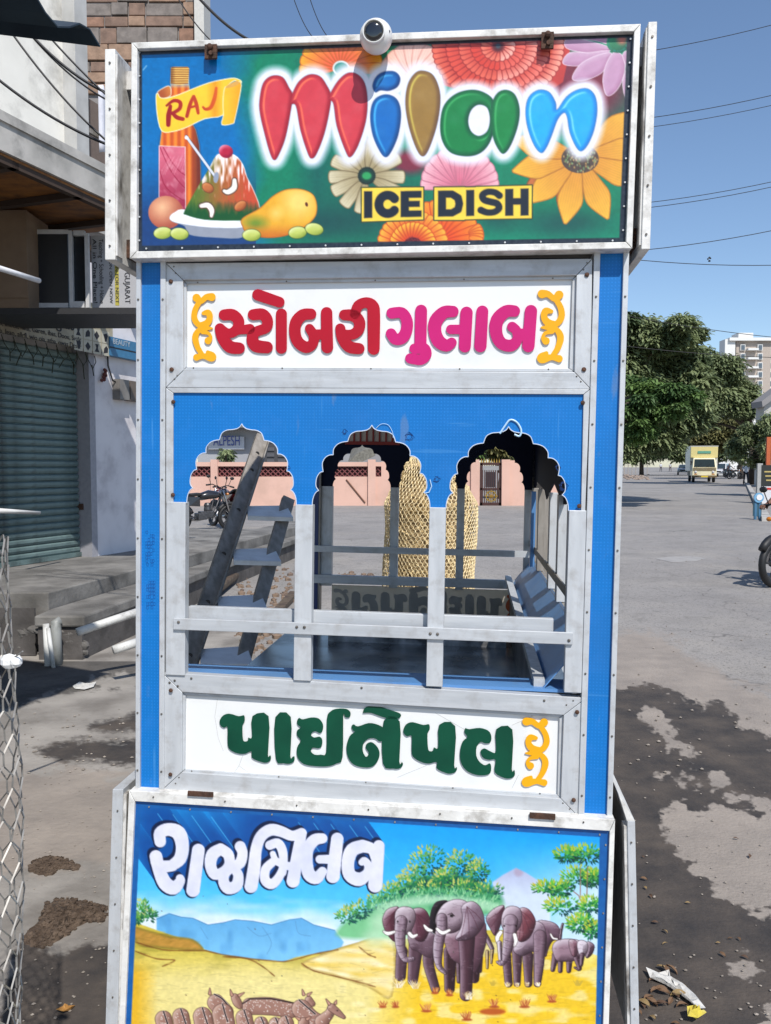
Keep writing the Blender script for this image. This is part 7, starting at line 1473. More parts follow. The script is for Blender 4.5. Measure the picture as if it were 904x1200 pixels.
# ================================================================== MOTORCYCLES
M['chrome'] = mat('dull_chrome', (.45, .45, .46), .25, .9)
M['engine'] = mat('engine_metal', (.10, .10, .105), .45, .6, (.05, .05, .055), 30)
M['taill'] = mat('red_tail_lamp', (.45, .01, .01), .2, coat=1)
def motorcycle(name, label, loc, rz, col, group=None, lean=.0, plate=None):
    t = thing(name, label, 'motorcycle', loc, rz, group); t.rotation_euler = (lean, 0, rz); pm = mat('tank_paint', col, .22, coat=.6)
    for x in (.64, -.62):
        wh = MB()
        wh.tube([(x + .265 * math.cos(a), 0, .30 + .265 * math.sin(a)) for a in np.linspace(0, 2 * math.pi, 33)[:-1]], .045, 8, closed=True); wo_ = wh.build('wheel', 'black', t, True)
        MB().tube([(x + .215 * math.cos(a), 0, .30 + .215 * math.sin(a)) for a in np.linspace(0, 2 * math.pi, 25)[:-1]], .018, 6, closed=True).build('rim', 'engine', wo_, True)
        k = MB().lathe([(.04, -.06), (.05, -.03), (.05, .03), (.04, .06)], (x, 0, .30), 'y', 12)
        for i in range(5): a = i * 2 * math.pi / 5; k.beam((x + .04 * math.cos(a), 0, .3 + .04 * math.sin(a)), (x + .21 * math.cos(a + .12), 0, .3 + .21 * math.sin(a + .12)), .028, .02, (0, 1, 0))
        k.lathe([(.11, .05), (.11, .054), (.03, .054)], (x, 0, .30), 'y', 18); k.build('spokes', 'engine', wo_)
        k = MB(); R0 = .33; aa = np.linspace(R_(35), R_(150), 9) if x > 0 else np.linspace(R_(20), R_(140), 9)
        k.tube([(x + R0 * math.cos(a), 0, .30 + R0 * math.sin(a)) for a in aa], .055, 6); k.build('mudguard', 'black' if x > 0 else pm, t, True)
    k = MB(); [k.tube([(.64, s * .09, .30), (.50, s * .09, .74), (.44, s * .09, .96)], [.028, .024, .02], 8) for s in (-1, 1)]; k.build('fork', 'chrome', t, True)
    k = MB(); k.tube([(.40, -.36, 1.02), (.42, -.20, 1.05), (.44, 0, .98), (.42, .20, 1.05), (.40, .36, 1.02)], .013, 8); k.build('handlebar', 'black', t, True)
    for s in (-1, 1):
        MB().tube([(.40, s * .27, 1.035), (.39, s * .38, 1.015)], .021, 8).build('grip', 'black', t, True)
        k = MB(); k.tube([(.43, s * .24, 1.05), (.44, s * .30, 1.20)], .008, 6); k.ball((.43, s * .32, 1.24), .06, 10, (.3, 1, .7)); k.build('mirror', 'black', t, True)
        k = MB(); k.ball((.52, s * .17, .86), .032, 8, (1, 1.2, 1)); k.tube([(.50, 0, .86), (.52, s * .15, .86)], .01, 5); k.build('indicator', mat('amber_lens', (.55, .18, .01), .3) if 'amber_lens' not in bpy.data.materials else bpy.data.materials['amber_lens'], t)
    k = MB().lathe([(.02, -.07), (.085, -.04), (.095, .02), (.09, .04)], (.50, 0, .90), 'x', 16); k.build('headlight_shell', pm, t, True)
    MB().lathe([(.085, .0), (.06, .02), (.01, .03)], (.54, 0, .90), 'x', 16).build('headlight', mat('lamp_glass', (.6, .6, .62), .1, coat=1) if 'lamp_glass' not in bpy.data.materials else bpy.data.materials['lamp_glass'], t, True)
    k = MB(); prof = [(.40, .06, .84, .03), (.30, .12, .84, .09), (.10, .15, .85, .11), (-.08, .12, .82, .08), (-.16, .07, .80, .05)]
    for x, w_, z, h in prof:
        for j in range(12): a = 2 * math.pi * j / 12; k.v.append((x, w_ * math.cos(a), z + h * math.sin(a)))
    for i in range(4):
        for j in range(12): k.f.append([i * 12 + j, i * 12 + (j + 1) % 12, (i + 1) * 12 + (j + 1) % 12, (i + 1) * 12 + j])
    k.f.append(list(range(12))); k.f.append([48 + j for j in range(12)]); k.build('fuel_tank', pm, t, True)
    k = MB(); k.prism([(-.10, -.12, .84), (-.35, -.13, .80), (-.70, -.11, .88), (-.82, -.07, .93), (-.82, -.07, .97), (-.70, -.11, .95), (-.38, -.13, .88), (-.12, -.12, .90)], (0, .25, 0)); k.build('seat', 'black', t, bevel=.02)
    k = MB(); [k.tube(q_, .02, 7) for q_ in ([(.44, 0, .90), (.30, 0, .55), (.05, 0, .28), (-.25, 0, .30)], [(.40, 0, .80), (-.1, .08, .74), (-.78, .08, .84)], [(.40, 0, .80), (-.1, -.08, .74), (-.78, -.08, .84)], [(-.62, .11, .30), (-.25, .11, .34)], [(-.62, -.11, .30), (-.25, -.11, .34)], [(-.55, .13, .36), (-.48, .13, .78)], [(-.55, -.13, .36), (-.48, -.13, .78)])]; k.build('chassis', 'engine', t, True)
    k = MB(); k.box(-.12, .20, -.11, .11, .30, .46); k.lathe([(.08, -.0), (.09, .06), (.08, .13), (.09, .16), (.06, .22)], (.08, 0, .44), 'z', 12); k.box(-.2, .02, -.14, .14, .27, .42); k.build('engine', 'engine', t, bevel=.015)
    k = MB(); k.tube([(.14, .08, .48), (.20, .12, .30), (-.10, .15, .24), (-.35, .16, .28), (-.80, .17, .38)], [.02, .02, .022, .045, .045], 10); k.build('exhaust', 'chrome', t, True)
    k = MB(); k.prism([(-.15, -.13, .80), (-.15, -.13, .58), (-.40, -.14, .60), (-.75, -.10, .84)], (0, .27, 0)); k.build('side_panel', pm, t, bevel=.01)
    MB().ball((-.84, 0, .90), .045, 10, (.6, 1.6, .8)).build('tail_light', 'taill', t, True)
    MB().box(-.90, -.885, -.10, .10, .60, .72).build('number_plate', mat('white_plate', (.7, .7, .7), .5) if 'white_plate' not in bpy.data.materials else bpy.data.materials['white_plate'], t)
    return t
bikeA = motorcycle('motorcycle', 'dark parked motorcycle seen side on, nearest the left post of the first window', G(240, 622), R_(35), (.02, .02, .025), 'motorcycles parked before the pink wall')
bikeB = motorcycle('motorcycle', 'parked motorcycle showing its red tail lamp and white plate behind the ladder', G(262, 618), R_(125), (.10, .01, .01), 'motorcycles parked before the pink wall', lean=.1)
p = G(887, 689)
bikeC = motorcycle('motorcycle', 'black motorcycle with a rider entering at the right edge on the road', (p[0] + .80, p[1] + .42, p[2]), R_(212), (.012, .012, .013))

# ================================================================== PEOPLE
def person(label, loc, rz, H=1.70, pose='stand', shirt=(.7, .7, .7), trousers=(.03, .03, .04), group=None, skin=(.16, .07, .04), fingers=False, bow=0.0):
    t = thing('person', label, 'person', loc, rz, group); s = H / 1.70
    J = {'pel': (0, 0, .93), 'wai': (0, 0, 1.06), 'che': (0.01, 0, 1.24), 'shc': (0, 0, 1.38), 'nec': (0.01, 0, 1.46), 'hdb': (.03, 0, 1.53), 'hdm': (.03, 0, 1.60), 'hdt': (.02, 0, 1.665)}
    def add(n, p): J[n] = p
    arms = {1: [(0, .19, 1.37), (-.02, .24, 1.10), (.06, .25, .86), (.10, .25, .77)], -1: [(0, -.19, 1.37), (-.02, -.24, 1.10), (.06, -.25, .86), (.10, -.25, .77)]}
    legs = {1: [(0, .10, .88), (.02, .11, .50), (-.02, .11, .09), (.12, .13, .03)], -1: [(0, -.10, .88), (.02, -.11, .50), (-.02, -.11, .09), (.12, -.13, .03)]}
    if pose == 'walk':
        legs = {1: [(0, .10, .88), (.20, .10, .50), (.24, .10, .09), (.38, .11, .06)], -1: [(0, -.10, .88), (-.03, -.10, .49), (-.26, -.10, .12), (-.15, -.11, .03)]}
        arms = {1: [(0, .19, 1.37), (-.12, .24, 1.12), (-.14, .24, .88), (-.10, .24, .80)], -1: [(0, -.19, 1.37), (.08, -.24, 1.11), (.22, -.22, .90), (.27, -.21, .83)]}
    if pose == 'ride':
        J = {'pel': (-.30, 0, .98), 'wai': (-.27, 0, 1.10), 'che': (-.20, 0, 1.28), 'shc': (-.14, 0, 1.42), 'nec': (-.10, 0, 1.50), 'hdb': (-.06, 0, 1.57), 'hdm': (-.06, 0, 1.64), 'hdt': (-.07, 0, 1.70)}
        arms = {e: [(-.13, e * .19, 1.40), (.06, e * .34, 1.22), (.30, e * .34, 1.07), (.40, e * .33, 1.04)] for e in (1, -1)}
        legs = {e: [(-.28, e * .11, .95), (.16, e * .20, .84), (.02, e * .20, .44), (.14, e * .21, .36)] for e in (1, -1)}
    vs, es, rs = [], [], []
    def v(p, r): vs.append(tuple(c * s for c in p)); rs.append(r * s); return len(vs) - 1
    rad = {'pel': .145, 'wai': .135, 'che': .15, 'shc': .125, 'nec': .055, 'hdb': .075, 'hdm': .098, 'hdt': .075}
    ids = {}
    prev = None
    for k_ in ('pel', 'wai', 'che', 'shc', 'nec', 'hdb', 'hdm', 'hdt'):
        ids[k_] = v(J[k_], rad[k_]);
        if prev is not None: es.append((prev, ids[k_]))
        prev = ids[k_]
    for e in (1, -1):
        pr = ids['shc']
        for p, r in zip(arms[e], (.070, .048, .034, .030)): a = v(p, r); es.append((pr, a)); pr = a
        if fingers:
            hnd = Vector(arms[e][3])
            for f_ in range(4): a = v(tuple(hnd + Vector((.045, (f_ - 1.5) * .021, .012))), .010); b = v(tuple(hnd + Vector((.062 - .003 * abs(f_ - 1), (f_ - 1.5) * .021, -.022))), .008); c_ = v(tuple(hnd + Vector((.035, (f_ - 1.5) * .021, -.042))), .007); es += [(pr, a), (a, b), (b, c_)]
            a = v(tuple(hnd + Vector((.0, -e * .045, -.012))), .011); b = v(tuple(hnd + Vector((.03, -e * .05, -.030))), .009); es += [(pr, a), (a, b)]
        else: a = v(tuple(Vector(arms[e][3]) + Vector((.03, 0, -.07)) if pose != 'ride' else Vector(arms[e][3]) + Vector((.05, 0, -.02))), .020); es.append((pr, a))
        pr = ids['pel']
        for p, r in zip(legs[e], (.098, .066, .046, .036)): a = v(p, r); es.append((pr, a)); pr = a
    me = bpy.data.meshes.new('body'); me.from_pydata(vs, es, []); ob = bpy.data.objects.new('body', me); COL.objects.link(ob)
    sk = ob.modifiers.new('skin', 'SKIN'); 
    for i, r in enumerate(rs): me.skin_vertices[0].data[i].radius = (r, r)
    me.skin_vertices[0].data[0].use_root = True
    ss = ob.modifiers.new('sub', 'SUBSURF'); ss.levels = 2; ss.render_levels = 2
    bpy.context.view_layer.update(); dg = bpy.context.evaluated_depsgraph_get(); m2 = bpy.data.meshes.new_from_object(ob.evaluated_get(dg)); bpy.data.objects.remove(ob)
    body = bpy.data.objects.new('body', m2); COL.objects.link(body); body.parent = t; m2.name = 'body'
    m2.materials.clear(); m2.materials.append(mat('skin', skin, .55)); m2.materials.append(mat('shirt_cloth', shirt, .9, bump=.2)); m2.materials.append(mat('trouser_cloth', trousers, .9, bump=.2)); m2.materials.append(mat('hair', (.01, .008, .007), .6)); m2.materials.append(mat('shoe', (.02, .015, .012), .5))
    ct_, hp = np.array(J['hdm']) * s, np.array(J['pel']) * s
    neck = J['nec'][2] * s
    for pl in m2.polygons:
        c = np.array(pl.center); mi = 1
        armd = min(np.hypot(np.linalg.norm(c - np.array(arms[e][k_]) * s), 0) for e in (1, -1) for k_ in (2, 3))
        if c[2] > neck - .01: mi = 0; 
        if c[2] > neck and (c[2] > ct_[2] + .05 * s or c[0] < ct_[0] - .035 * s): mi = 3
        elif c[2] <= neck - .01:
            legd = min(np.linalg.norm(c - np.array(q_) * s) for e in (1, -1) for q_ in legs[e][1:]); shoulder = np.array(J['shc']) * s
            dl = min(np.linalg.norm(c - (np.array(legs[e][0]) * (1 - u) + np.array(legs[e][1]) * u) * s) for e in (1, -1) for u in (0, .25, .5, .75, 1))
            da = min(np.linalg.norm(c - (np.array(arms[e][i]) * (1 - u) + np.array(arms[e][i + 1]) * u) * s) for e in (1, -1) for i in (1, 2) for u in (.1, .4, .7, 1))
            dt = min(np.linalg.norm(c - (np.array(J['pel']) * (1 - u) + np.array(J['che']) * u) * s) for u in (0.2, .5, .8, 1))
            if da < .075 * s and da < dt and da < dl: mi = 0
            elif min(dl, legd) < dt - .0 or c[2] < (J['pel'][2] - .02) * s: mi = 2
            foot = min(np.linalg.norm(c - np.array(legs[e][3]) * s) for e in (1, -1))
            if foot < .09 * s: mi = 4
        pl.material_index = mi; pl.use_smooth = True
    hx_ = J['hdm']; k = MB()
    k.ball((hx_[0] * s + .098 * s, 0, hx_[2] * s - .015), .016 * s, 6, (1, .8, 1.3)); k.build('nose', m2.materials[0], t, True)
    for e in (1, -1): MB().ball((hx_[0] * s + .088 * s, e * .032 * s, hx_[2] * s + .012), .010 * s, 6).build('eye', 'lens', t, True); MB().ball((hx_[0] * s, e * .096 * s, hx_[2] * s - .005), .022 * s, 6, (.7, .4, 1.2)).build('ear', m2.materials[0], t, True)
    MB().box(hx_[0] * s + .085 * s, hx_[0] * s + .094 * s, -.022 * s, .022 * s, hx_[2] * s - .052 * s, hx_[2] * s - .044 * s).build('mouth', mat('lips', (.12, .035, .03), .5), t)
    return t
pr_ = person('rider in dark clothes on the black motorcycle at the right edge, arm on the handlebar', tuple(bikeC.location), bikeC.rotation_euler.z, 1.66, 'ride', (.02, .02, .025), (.025, .025, .03), fingers=True)
zg = lambda u, v: G(u, v)
person('man in a white shirt and dark trousers walking at the right side of the road', zg(874, 568), R_(-100), 1.66, 'walk', (.75, .75, .75), (.035, .035, .04))
person('person in dark clothes standing behind the man in the white shirt', zg(866, 561), R_(-60), 1.7, 'stand', (.03, .03, .035), (.02, .02, .02))
person('left one of the two people walking far down the road beside the sedan', zg(774.5, 553), R_(-90), 1.68, 'walk', (.6, .62, .66), (.05, .05, .06))
person('right one of the two people walking far down the road beside the sedan', zg(785.5, 553), R_(-90), 1.68, 'walk', (.5, .5, .5), (.06, .05, .05))
b0 = motorcycle('motorcycle', 'dark motorcycle standing with others far right of the yellow truck', zg(855, 560), R_(-75), (.03, .03, .035), 'motorcycles beyond the yellow truck')
for (u, v_, rz, lab) in ((850.5, 559, -95, 'dark motorcycle nearest the yellow truck in the far row'), (861, 561.5, -60, 'dark motorcycle next to the dark standing person in the far row')):
    c = copy_tree(b0); c.location = zg(u, v_); c.rotation_euler = (0, 0, R_(rz)); c['label'] = lab
person('person sitting low on a motorcycle beyond the yellow truck', tuple(b0.location), b0.rotation_euler.z, 1.6, 'ride', (.04, .04, .06), (.03, .03, .03))

# ================================================================== TRUCK, CARS
cre = mat('cream_truck_paint', (.80, .73, .50), .35, 0, (.74, .67, .44), 2, coat=.4, dirt=(.45, .38, .2), dscale=2, damt=.4); glass = mat('dark_windscreen', (.03, .045, .05), .06, coat=1)
def box_truck(loc, rz):
    t = thing('box_truck', 'cream yellow delivery truck with a tall box coming up the road', 'truck', loc, rz)      # front faces local -y
    k = MB(); k.quadbox([(-.95, -.0, .55), (.95, 0, .55), (.95, 0, 1.25), (-.95, 0, 1.25), (-.95, 1.7, .55), (.95, 1.7, .55), (.95, 1.7, 2.0), (-.95, 1.7, 2.0)]); k.quadbox([(-.93, .01, 1.25), (.93, .01, 1.25), (.85, .32, 2.05), (-.85, .32, 2.05), (-.93, 1.7, 1.25), (.93, 1.7, 1.25), (.85, 1.7, 2.08), (-.85, 1.7, 2.08)]); k.build('cab', cre, t, bevel=.04)
    k = MB(); k.quadbox([(-.82, .01, 1.30), (.82, .01, 1.30), (.76, .26, 1.94), (-.76, .26, 1.94), (-.82, .10, 1.30), (.82, .10, 1.30), (.76, .36, 1.94), (-.76, .36, 1.94)]); [setattr(k, 'v', [(x, y - .02, z) for x, y, z in k.v])]; k.build('windscreen', glass, t)
    b = MB().box(-1.08, 1.08, .75, 5.0, .95, 3.02).build('cargo_box', mat('box_white', (.72, .71, .64), .45, dirt=(.4, .38, .3), dscale=2, damt=.4), t, bevel=.03); MB().quadbox([(-1.06, .45, 2.06), (1.06, .45, 2.06), (1.06, .35, 2.98), (-1.06, .35, 2.98), (-1.06, .9, 2.06), (1.06, .9, 2.06), (1.06, .9, 2.98), (-1.06, .9, 2.98)]).build('luton', mat('pale_yellow', (.82, .70, .30), .4), b, bevel=.03)
    MB().box(-1.09, 1.09, .34, 5.0, 2.985, 3.05).build('roof_rail', mat('white_trim', (.6, .6, .56), .5), b)
    k = MB().box(-.52, .52, .37, .40, 2.42, 2.62); k.build('badge', mat('green_blue_badge', (.12, .35, .25), .5), b); text('MILK', .17, (0, .362, 2.52), (R_(90), 0, 0), mat('badge_print', (.7, .7, .5), .6), b, fit=.6) if False else None
    k = MB(); [k.box(-.9, .9, -.03, .0, z, z + .05) for z in (.98, 1.08, 1.18)]; k.build('grille', mat('brown_grille', (.20, .14, .06), .5), t)
    for s in (-1, 1): MB().lathe([(.11, 0), (.09, -.04), (.02, -.05)], (s * .68, -.01, .88), 'y', 14).build('headlight', bpy.data.materials['lamp_glass'], t, True); MB().box(s * .68 - .12, s * .68 + .12, -.015, .005, .66, .72).build('indicator', bpy.data.materials['amber_lens'], t)
    for s in (-1, 1): k = MB(); k.box(s * 1.06 - .05, s * 1.06 + .05, .05, .12, 1.45, 1.8); k.tube([(s * .9, .1, 1.7), (s * 1.05, .08, 1.7)], .015, 5); k.build('mirror', 'black', t)
    MB().box(-.97, .97, -.10, .02, .42, .60).build('bumper', mat('brown_bumper', (.16, .11, .05), .5), t, bevel=.02); MB().box(-.26, .26, -.13, -.10, .44, .56).build('number_plate', mat('yellow_plate', (.75, .55, .05), .4), t)
    for x in (-.8, .8):
        for y in (.75, 3.9): wh = MB().lathe([(.15, -.11), (.33, -.10), (.36, -.06), (.36, .06), (.33, .10), (.15, .11)], (x, y, .36), 'x', 20).build('wheel', 'black', t, True); MB().lathe([(.03, -.12), (.17, -.115), (.17, .115), (.03, .12)], (x, y, .36), 'x', 14).build('rim', 'alu_dark', wh)
    for s in (-.35, .35): MB().tube([(s - .25, -.05, 1.30), (s + .12, .08, 1.62)], .012, 4).build('wiper', 'black', t)
    MB().box(-.9, .9, .5, 4.9, .55, .95).build('chassis', 'black', t); return t
pt = G(825.5, 565.5); box_truck(pt, R_(-15))
def sedan(name, label, loc, rz, col, h=1.45, cat='car'):
    t = thing(name, label, cat, loc, rz); pm = mat('car_paint', col, .25, coat=.8, dirt=(.35, .33, .3), dscale=2, damt=.3)      # front faces local -y
    prof = [(-2.1, .35), (-2.15, .62), (-1.95, .82), (-1.2, .95), (1.35, .98), (2.0, .92), (2.12, .6), (2.05, .33)]; k = MB(); k.prism([(-.82, y, z) for y, z in prof], (1.64, 0, 0)); k.build('body', pm, t, bevel=.07)
    k = MB(); k.quadbox([(-.76, -1.15, .93), (.76, -1.15, .93), (.60, -.35, h), (-.60, -.35, h), (-.76, 1.7, .95), (.76, 1.7, .95), (.60, .95, h), (-.60, .95, h)]); k.build('cabin', pm, t, bevel=.05)
    MB().quadbox([(-.68, -1.13, .98), (.68, -1.13, .98), (.56, -.42, h - .07), (-.56, -.42, h - .07), (-.68, -1.0, .98), (.68, -1.0, .98), (.56, -.3, h - .07), (-.56, -.3, h - .07)]).build('windscreen', glass, t)
    o_ = t.children[-1]; o_.location = (0, -.03, .02)
    for s in (-1, 1):
        k = MB(); k.prism([(s * .765, -.95, .98), (s * .765, 1.45, .98), (s * .63, .85, h - .09), (s * .63, -.35, h - .09)], (s * .012, 0, 0)); k.build('side_window', glass, t)
        MB().ball((s * .62, -2.07, .68), .12, 10, (1.3, .5, .6)).build('headlight', bpy.data.materials['lamp_glass'], t, True); MB().ball((s * .9, -.75, 1.0), .08, 8, (1, .5, .7)).build('mirror', pm, t, True)
        for y in (-1.3, 1.3): wh = MB().lathe([(.12, -.09), (.29, -.09), (.31, -.05), (.31, .05), (.29, .09), (.12, .09)], (s * .75, y, .31), 'x', 20).build('wheel', 'black', t, True); MB().lathe([(.02, -.1), (.18, -.095), (.18, .095), (.02, .1)], (s * .75, y, .31), 'x', 12).build('rim', 'chrome', wh)
    MB().box(-.45, .45, -2.17, -2.12, .55, .70).build('grille', 'black', t); MB().box(-.25, .25, -2.19, -2.16, .42, .52).build('number_plate', bpy.data.materials['white_plate'], t)
    return t
sedan('sedan', 'silver grey sedan just left of the yellow truck on the road', G(801.5, 556.5), R_(-20), (.48, .49, .50))
sedan('sedan', 'white car behind the yellow truck on its right side', G(845.5, 558.5), R_(-35), (.70, .70, .70), 1.6)
k_ = thing('van', 'white van farther back just right of the truck box', 'van', G(840, 555.5), R_(-20)); MB().box(-1.0, 1.0, 0, 4.4, .4, 2.5).build('body', mat('van_white', (.6, .62, .64), .4, dirt=(.3, .3, .3), dscale=1), k_, bevel=.12); MB().box(-.85, .85, -.02, .05, 1.35, 2.1).build('windscreen', glass, k_)
for s in (-.8, .8):
    for y in (.8, 3.5): MB().lathe([(.1, -.1), (.33, -.1), (.33, .1), (.1, .1)], (s, y, .34), 'x', 16).build('wheel', 'black', k_, True)
vx = G(731, 565); c_ = sedan('sedan', 'white car half hidden by the right edge of the cart', (vx[0] - 1.0, vx[1] + 1.4, vx[2]), R_(-12), (.66, .67, .68))

# ================================================================== TREES
def leaf_mat(name, a, b):
    m = bpy.data.materials.new(name); m.use_nodes = True; n = m.node_tree; N = n.nodes; bs = N['Principled BSDF']; bs.inputs['Roughness'].default_value = .6
    tr = N.new('ShaderNodeBsdfTranslucent'); ms = N.new('ShaderNodeMixShader'); ms.inputs[0].default_value = .3
    at = N.new('ShaderNodeAttribute'); at.attribute_name = 'tone'; r = N.new('ShaderNodeValToRGB'); r.color_ramp.elements[0].color = (*a, 1); r.color_ramp.elements[1].color = (*b, 1)
    n.links.new(at.outputs['Fac'], r.inputs[0]); n.links.new(r.outputs[0], bs.inputs['Base Color']); n.links.new(r.outputs[0], tr.inputs[0]); n.links.new(bs.outputs[0], ms.inputs[1]); n.links.new(tr.outputs[0], ms.inputs[2]); n.links.new(ms.outputs[0], N['Material Output'].inputs[0]); return m
LM = [leaf_mat('dark_green_leaves', (.038, .085, .026), (.16, .26, .07)), leaf_mat('grey_green_leaves', (.07, .105, .045), (.29, .34, .16)), leaf_mat('olive_leaves', (.06, .07, .025), (.24, .22, .08))]
bark = mat('brown_bark', (.10, .075, .055), .95, 0, (.06, .045, .035), 8, bump=.8)
def tree(label, base, H, blobs, n, lsz, lm_, trunk_r=.25, seed=1, group=None, trunk_h=None):
    """blobs: (dx, dy, z, rx, ry, rz) clumps of the crown; leaves are small feathery sprays on each clump"""
    r = np.random.default_rng(seed); t = thing('tree', label, 'tree', base, 0, group); B = np.array(blobs, float); vol = B[:, 3] * B[:, 5]; pick = r.choice(len(B), n, p=vol / vol.sum())
    d = r.normal(size=(n, 3)); d /= np.linalg.norm(d, axis=1)[:, None]; q_ = r.random(n) ** .4 * (1 + np.abs(r.normal(0, .20, n)))
    c = B[pick, :3] + d * B[pick, 3:] * q_[:, None]; tone = np.clip(.30 + .35 * r.random(n) + .25 * r.normal(size=len(B))[pick] + .1 * d[:, 2], 0, 1)
    # a spray: drooping strip of 3 quads
    az = np.arctan2(d[:, 1], d[:, 0]) + r.normal(0, .7, n); L = lsz * (.6 + .8 * r.random(n)); w_ = L * .17
    e = np.stack([np.cos(az), np.sin(az), r.normal(-.1, .35, n)], 1); e /= np.linalg.norm(e, axis=1)[:, None]; sdv = np.stack([-np.sin(az), np.cos(az), r.normal(0, .35, n)], 1)
    V = np.zeros((n, 8, 3)); 
    for k_, (tt, ww, dz) in enumerate(((0, .25, 0), (.35, 1, .02), (.75, .8, -.10), (1.0, .1, -.28))):
        m_ = c + e * (L * tt)[:, None] + np.array([0, 0, 1.0]) * (L * dz)[:, None]; V[:, 2 * k_] = m_ - sdv * (w_ * ww)[:, None]; V[:, 2 * k_ + 1] = m_ + sdv * (w_ * ww)[:, None]
    F_ = np.array([[0, 1, 3, 2], [2, 3, 5, 4], [4, 5, 7, 6]]); Q = (F_[None] + 8 * np.arange(n)[:, None, None]).reshape(-1, 4)
    me = bpy.data.meshes.new('crown'); me.vertices.add(8 * n); me.vertices.foreach_set('co', V.astype(np.float32).ravel()); me.loops.add(Q.size); me.loops.foreach_set('vertex_index', Q.astype(np.int32).ravel()); me.polygons.add(len(Q)); me.polygons.foreach_set('loop_start', np.arange(0, Q.size, 4, dtype=np.int32)); me.update(calc_edges=True)
    a = me.attributes.new('tone', 'FLOAT', 'POINT'); a.data.foreach_set('value', np.repeat(tone, 8).astype(np.float32)); me.materials.append(LM[lm_]); o = bpy.data.objects.new('crown', me); COL.objects.link(o); o.parent = t
    th = trunk_h or H * .32; k = MB(); rr = random.Random(seed); k.tube([(0, 0, 0), (rr.uniform(-.1, .1), 0, th * .5), (rr.uniform(-.2, .2), .1, th)], [trunk_r * 1.2, trunk_r, trunk_r * .85], 10)
    for b_ in B[np.argsort(-vol)[:9]]: m_ = ((b_[0]) * .45, b_[1] * .45, th + (b_[2] - th) * .45); k.tube([(0, .05, th * .92), m_, tuple(b_[:3])], [trunk_r * .6, trunk_r * .35, trunk_r * .1], 6)
    k.build('trunk', bark, t, True); return t
def blobs_px(L, y, base, rz=None, flat=.8):
    out = []
    for u, v_, ru, rv in L: p = W(u, v_, y); s_ = y / F; out.append((p[0] - base[0], random.uniform(-1.2, 1.2), p[2] - base[2], ru * s_, ru * s_ * .8, rv * s_)); 
    for b0 in list(out):
        for _ in range(3): a = random.uniform(0, 6.28); f = random.uniform(.3, .55); out.append((b0[0] + b0[3] * math.cos(a), b0[1] + random.uniform(-1, 1), b0[2] + b0[5] * math.sin(a) * .9, b0[3] * f, b0[4] * f, b0[5] * f))
    return out
b = (W(712, 560, 34)[0], 34, gnd(34))
tree('big dark feathery tree overhanging the left side of the road', b, 10, blobs_px([(740, 392, 26, 16), (765, 400, 26, 15), (790, 400, 22, 14), (812, 412, 18, 13), (745, 425, 30, 18), (780, 432, 28, 16), (810, 440, 22, 14), (750, 460, 30, 18), (785, 465, 26, 16), (740, 495, 26, 18), (770, 500, 28, 18), (800, 490, 20, 16), (735, 518, 20, 12), (760, 522, 22, 9), (725, 440, 24, 40)], 34, b), 52000, .24, 1, .30, 3, trunk_h=3)
b = (W(710, 560, 29)[0], 29, gnd(29))
tree('fresh green drooping branches in front of the big tree', b, 7, blobs_px([(742, 445, 16, 8), (760, 455, 20, 8), (785, 462, 22, 8), (808, 470, 18, 8), (745, 480, 18, 10), (775, 485, 16, 8), (748, 505, 16, 10)], 29, b), 17000, .20, 0, .16, 5, trunk_h=3.5)
b = (W(883, 560, 62)[0], 62, gnd(62))
tree('broad grey green tree right of the big tree, above the truck', b, 12, blobs_px([(822, 420, 16, 12), (840, 432, 20, 13), (830, 445, 22, 14), (856, 454, 22, 11), (838, 470, 22, 14), (866, 468, 20, 10), (812, 460, 16, 14), (870, 482, 14, 7), (820, 490, 20, 12)], 62, b), 34000, .34, 1, .3, 7, trunk_h=4)
b = (W(868, 560, 85)[0], 85, gnd(85))
tree('olive tree low in the distance over the road', b, 9, blobs_px([(830, 500, 20, 12), (850, 505, 20, 12), (868, 512, 16, 10), (812, 510, 16, 12), (845, 520, 18, 8)], 85, b), 14000, .42, 2, .25, 9)
b = (W(752, 560, 110)[0], 110, gnd(110))
tree('dark distant tree closing the road on the left', b, 9, blobs_px([(770, 528, 22, 10), (795, 525, 22, 12), (750, 530, 20, 10), (820, 528, 18, 10), (735, 535, 12, 8), (850, 530, 14, 9), (790, 515, 16, 8)], 110, b), 12000, .6, 1, .25, 11)
b = (W(901, 560, 40)[0], 40, gnd(40))
tree('slim grey green tree at the right edge above the man in white', b, 6, blobs_px([(882, 510, 12, 14), (892, 525, 10, 12), (876, 530, 10, 10), (896, 500, 9, 14), (900, 535, 8, 12)], 40, b), 9000, .18, 1, .10, 13)
b = (W(266, 560, 36)[0], 36, gnd(36))
tree('small dark bush rising over the pink wall between ladder and grey house', b, 3, blobs_px([(262, 537, 7, 4), (270, 534, 5, 5)], 36, b), 500, .22, 1, .06, 15)
b = (W(585, 560, 37)[0], 37, gnd(37))
tree('tree top above the gate seen through the third window', b, 4, blobs_px([(583, 530, 8, 8), (578, 522, 6, 6), (592, 534, 8, 5)], 37, b), 1200, .3, 2, .06, 17)
b = (W(555, 560, 48)[0], 48, gnd(48))
tree('dark leafy tree far behind the pink wall', b, 6, blobs_px([(470, 520, 30, 14), (540, 520, 30, 16), (610, 515, 30, 20), (660, 520, 30, 20)], 48, b), 5000, .5, 0, .2, 19)

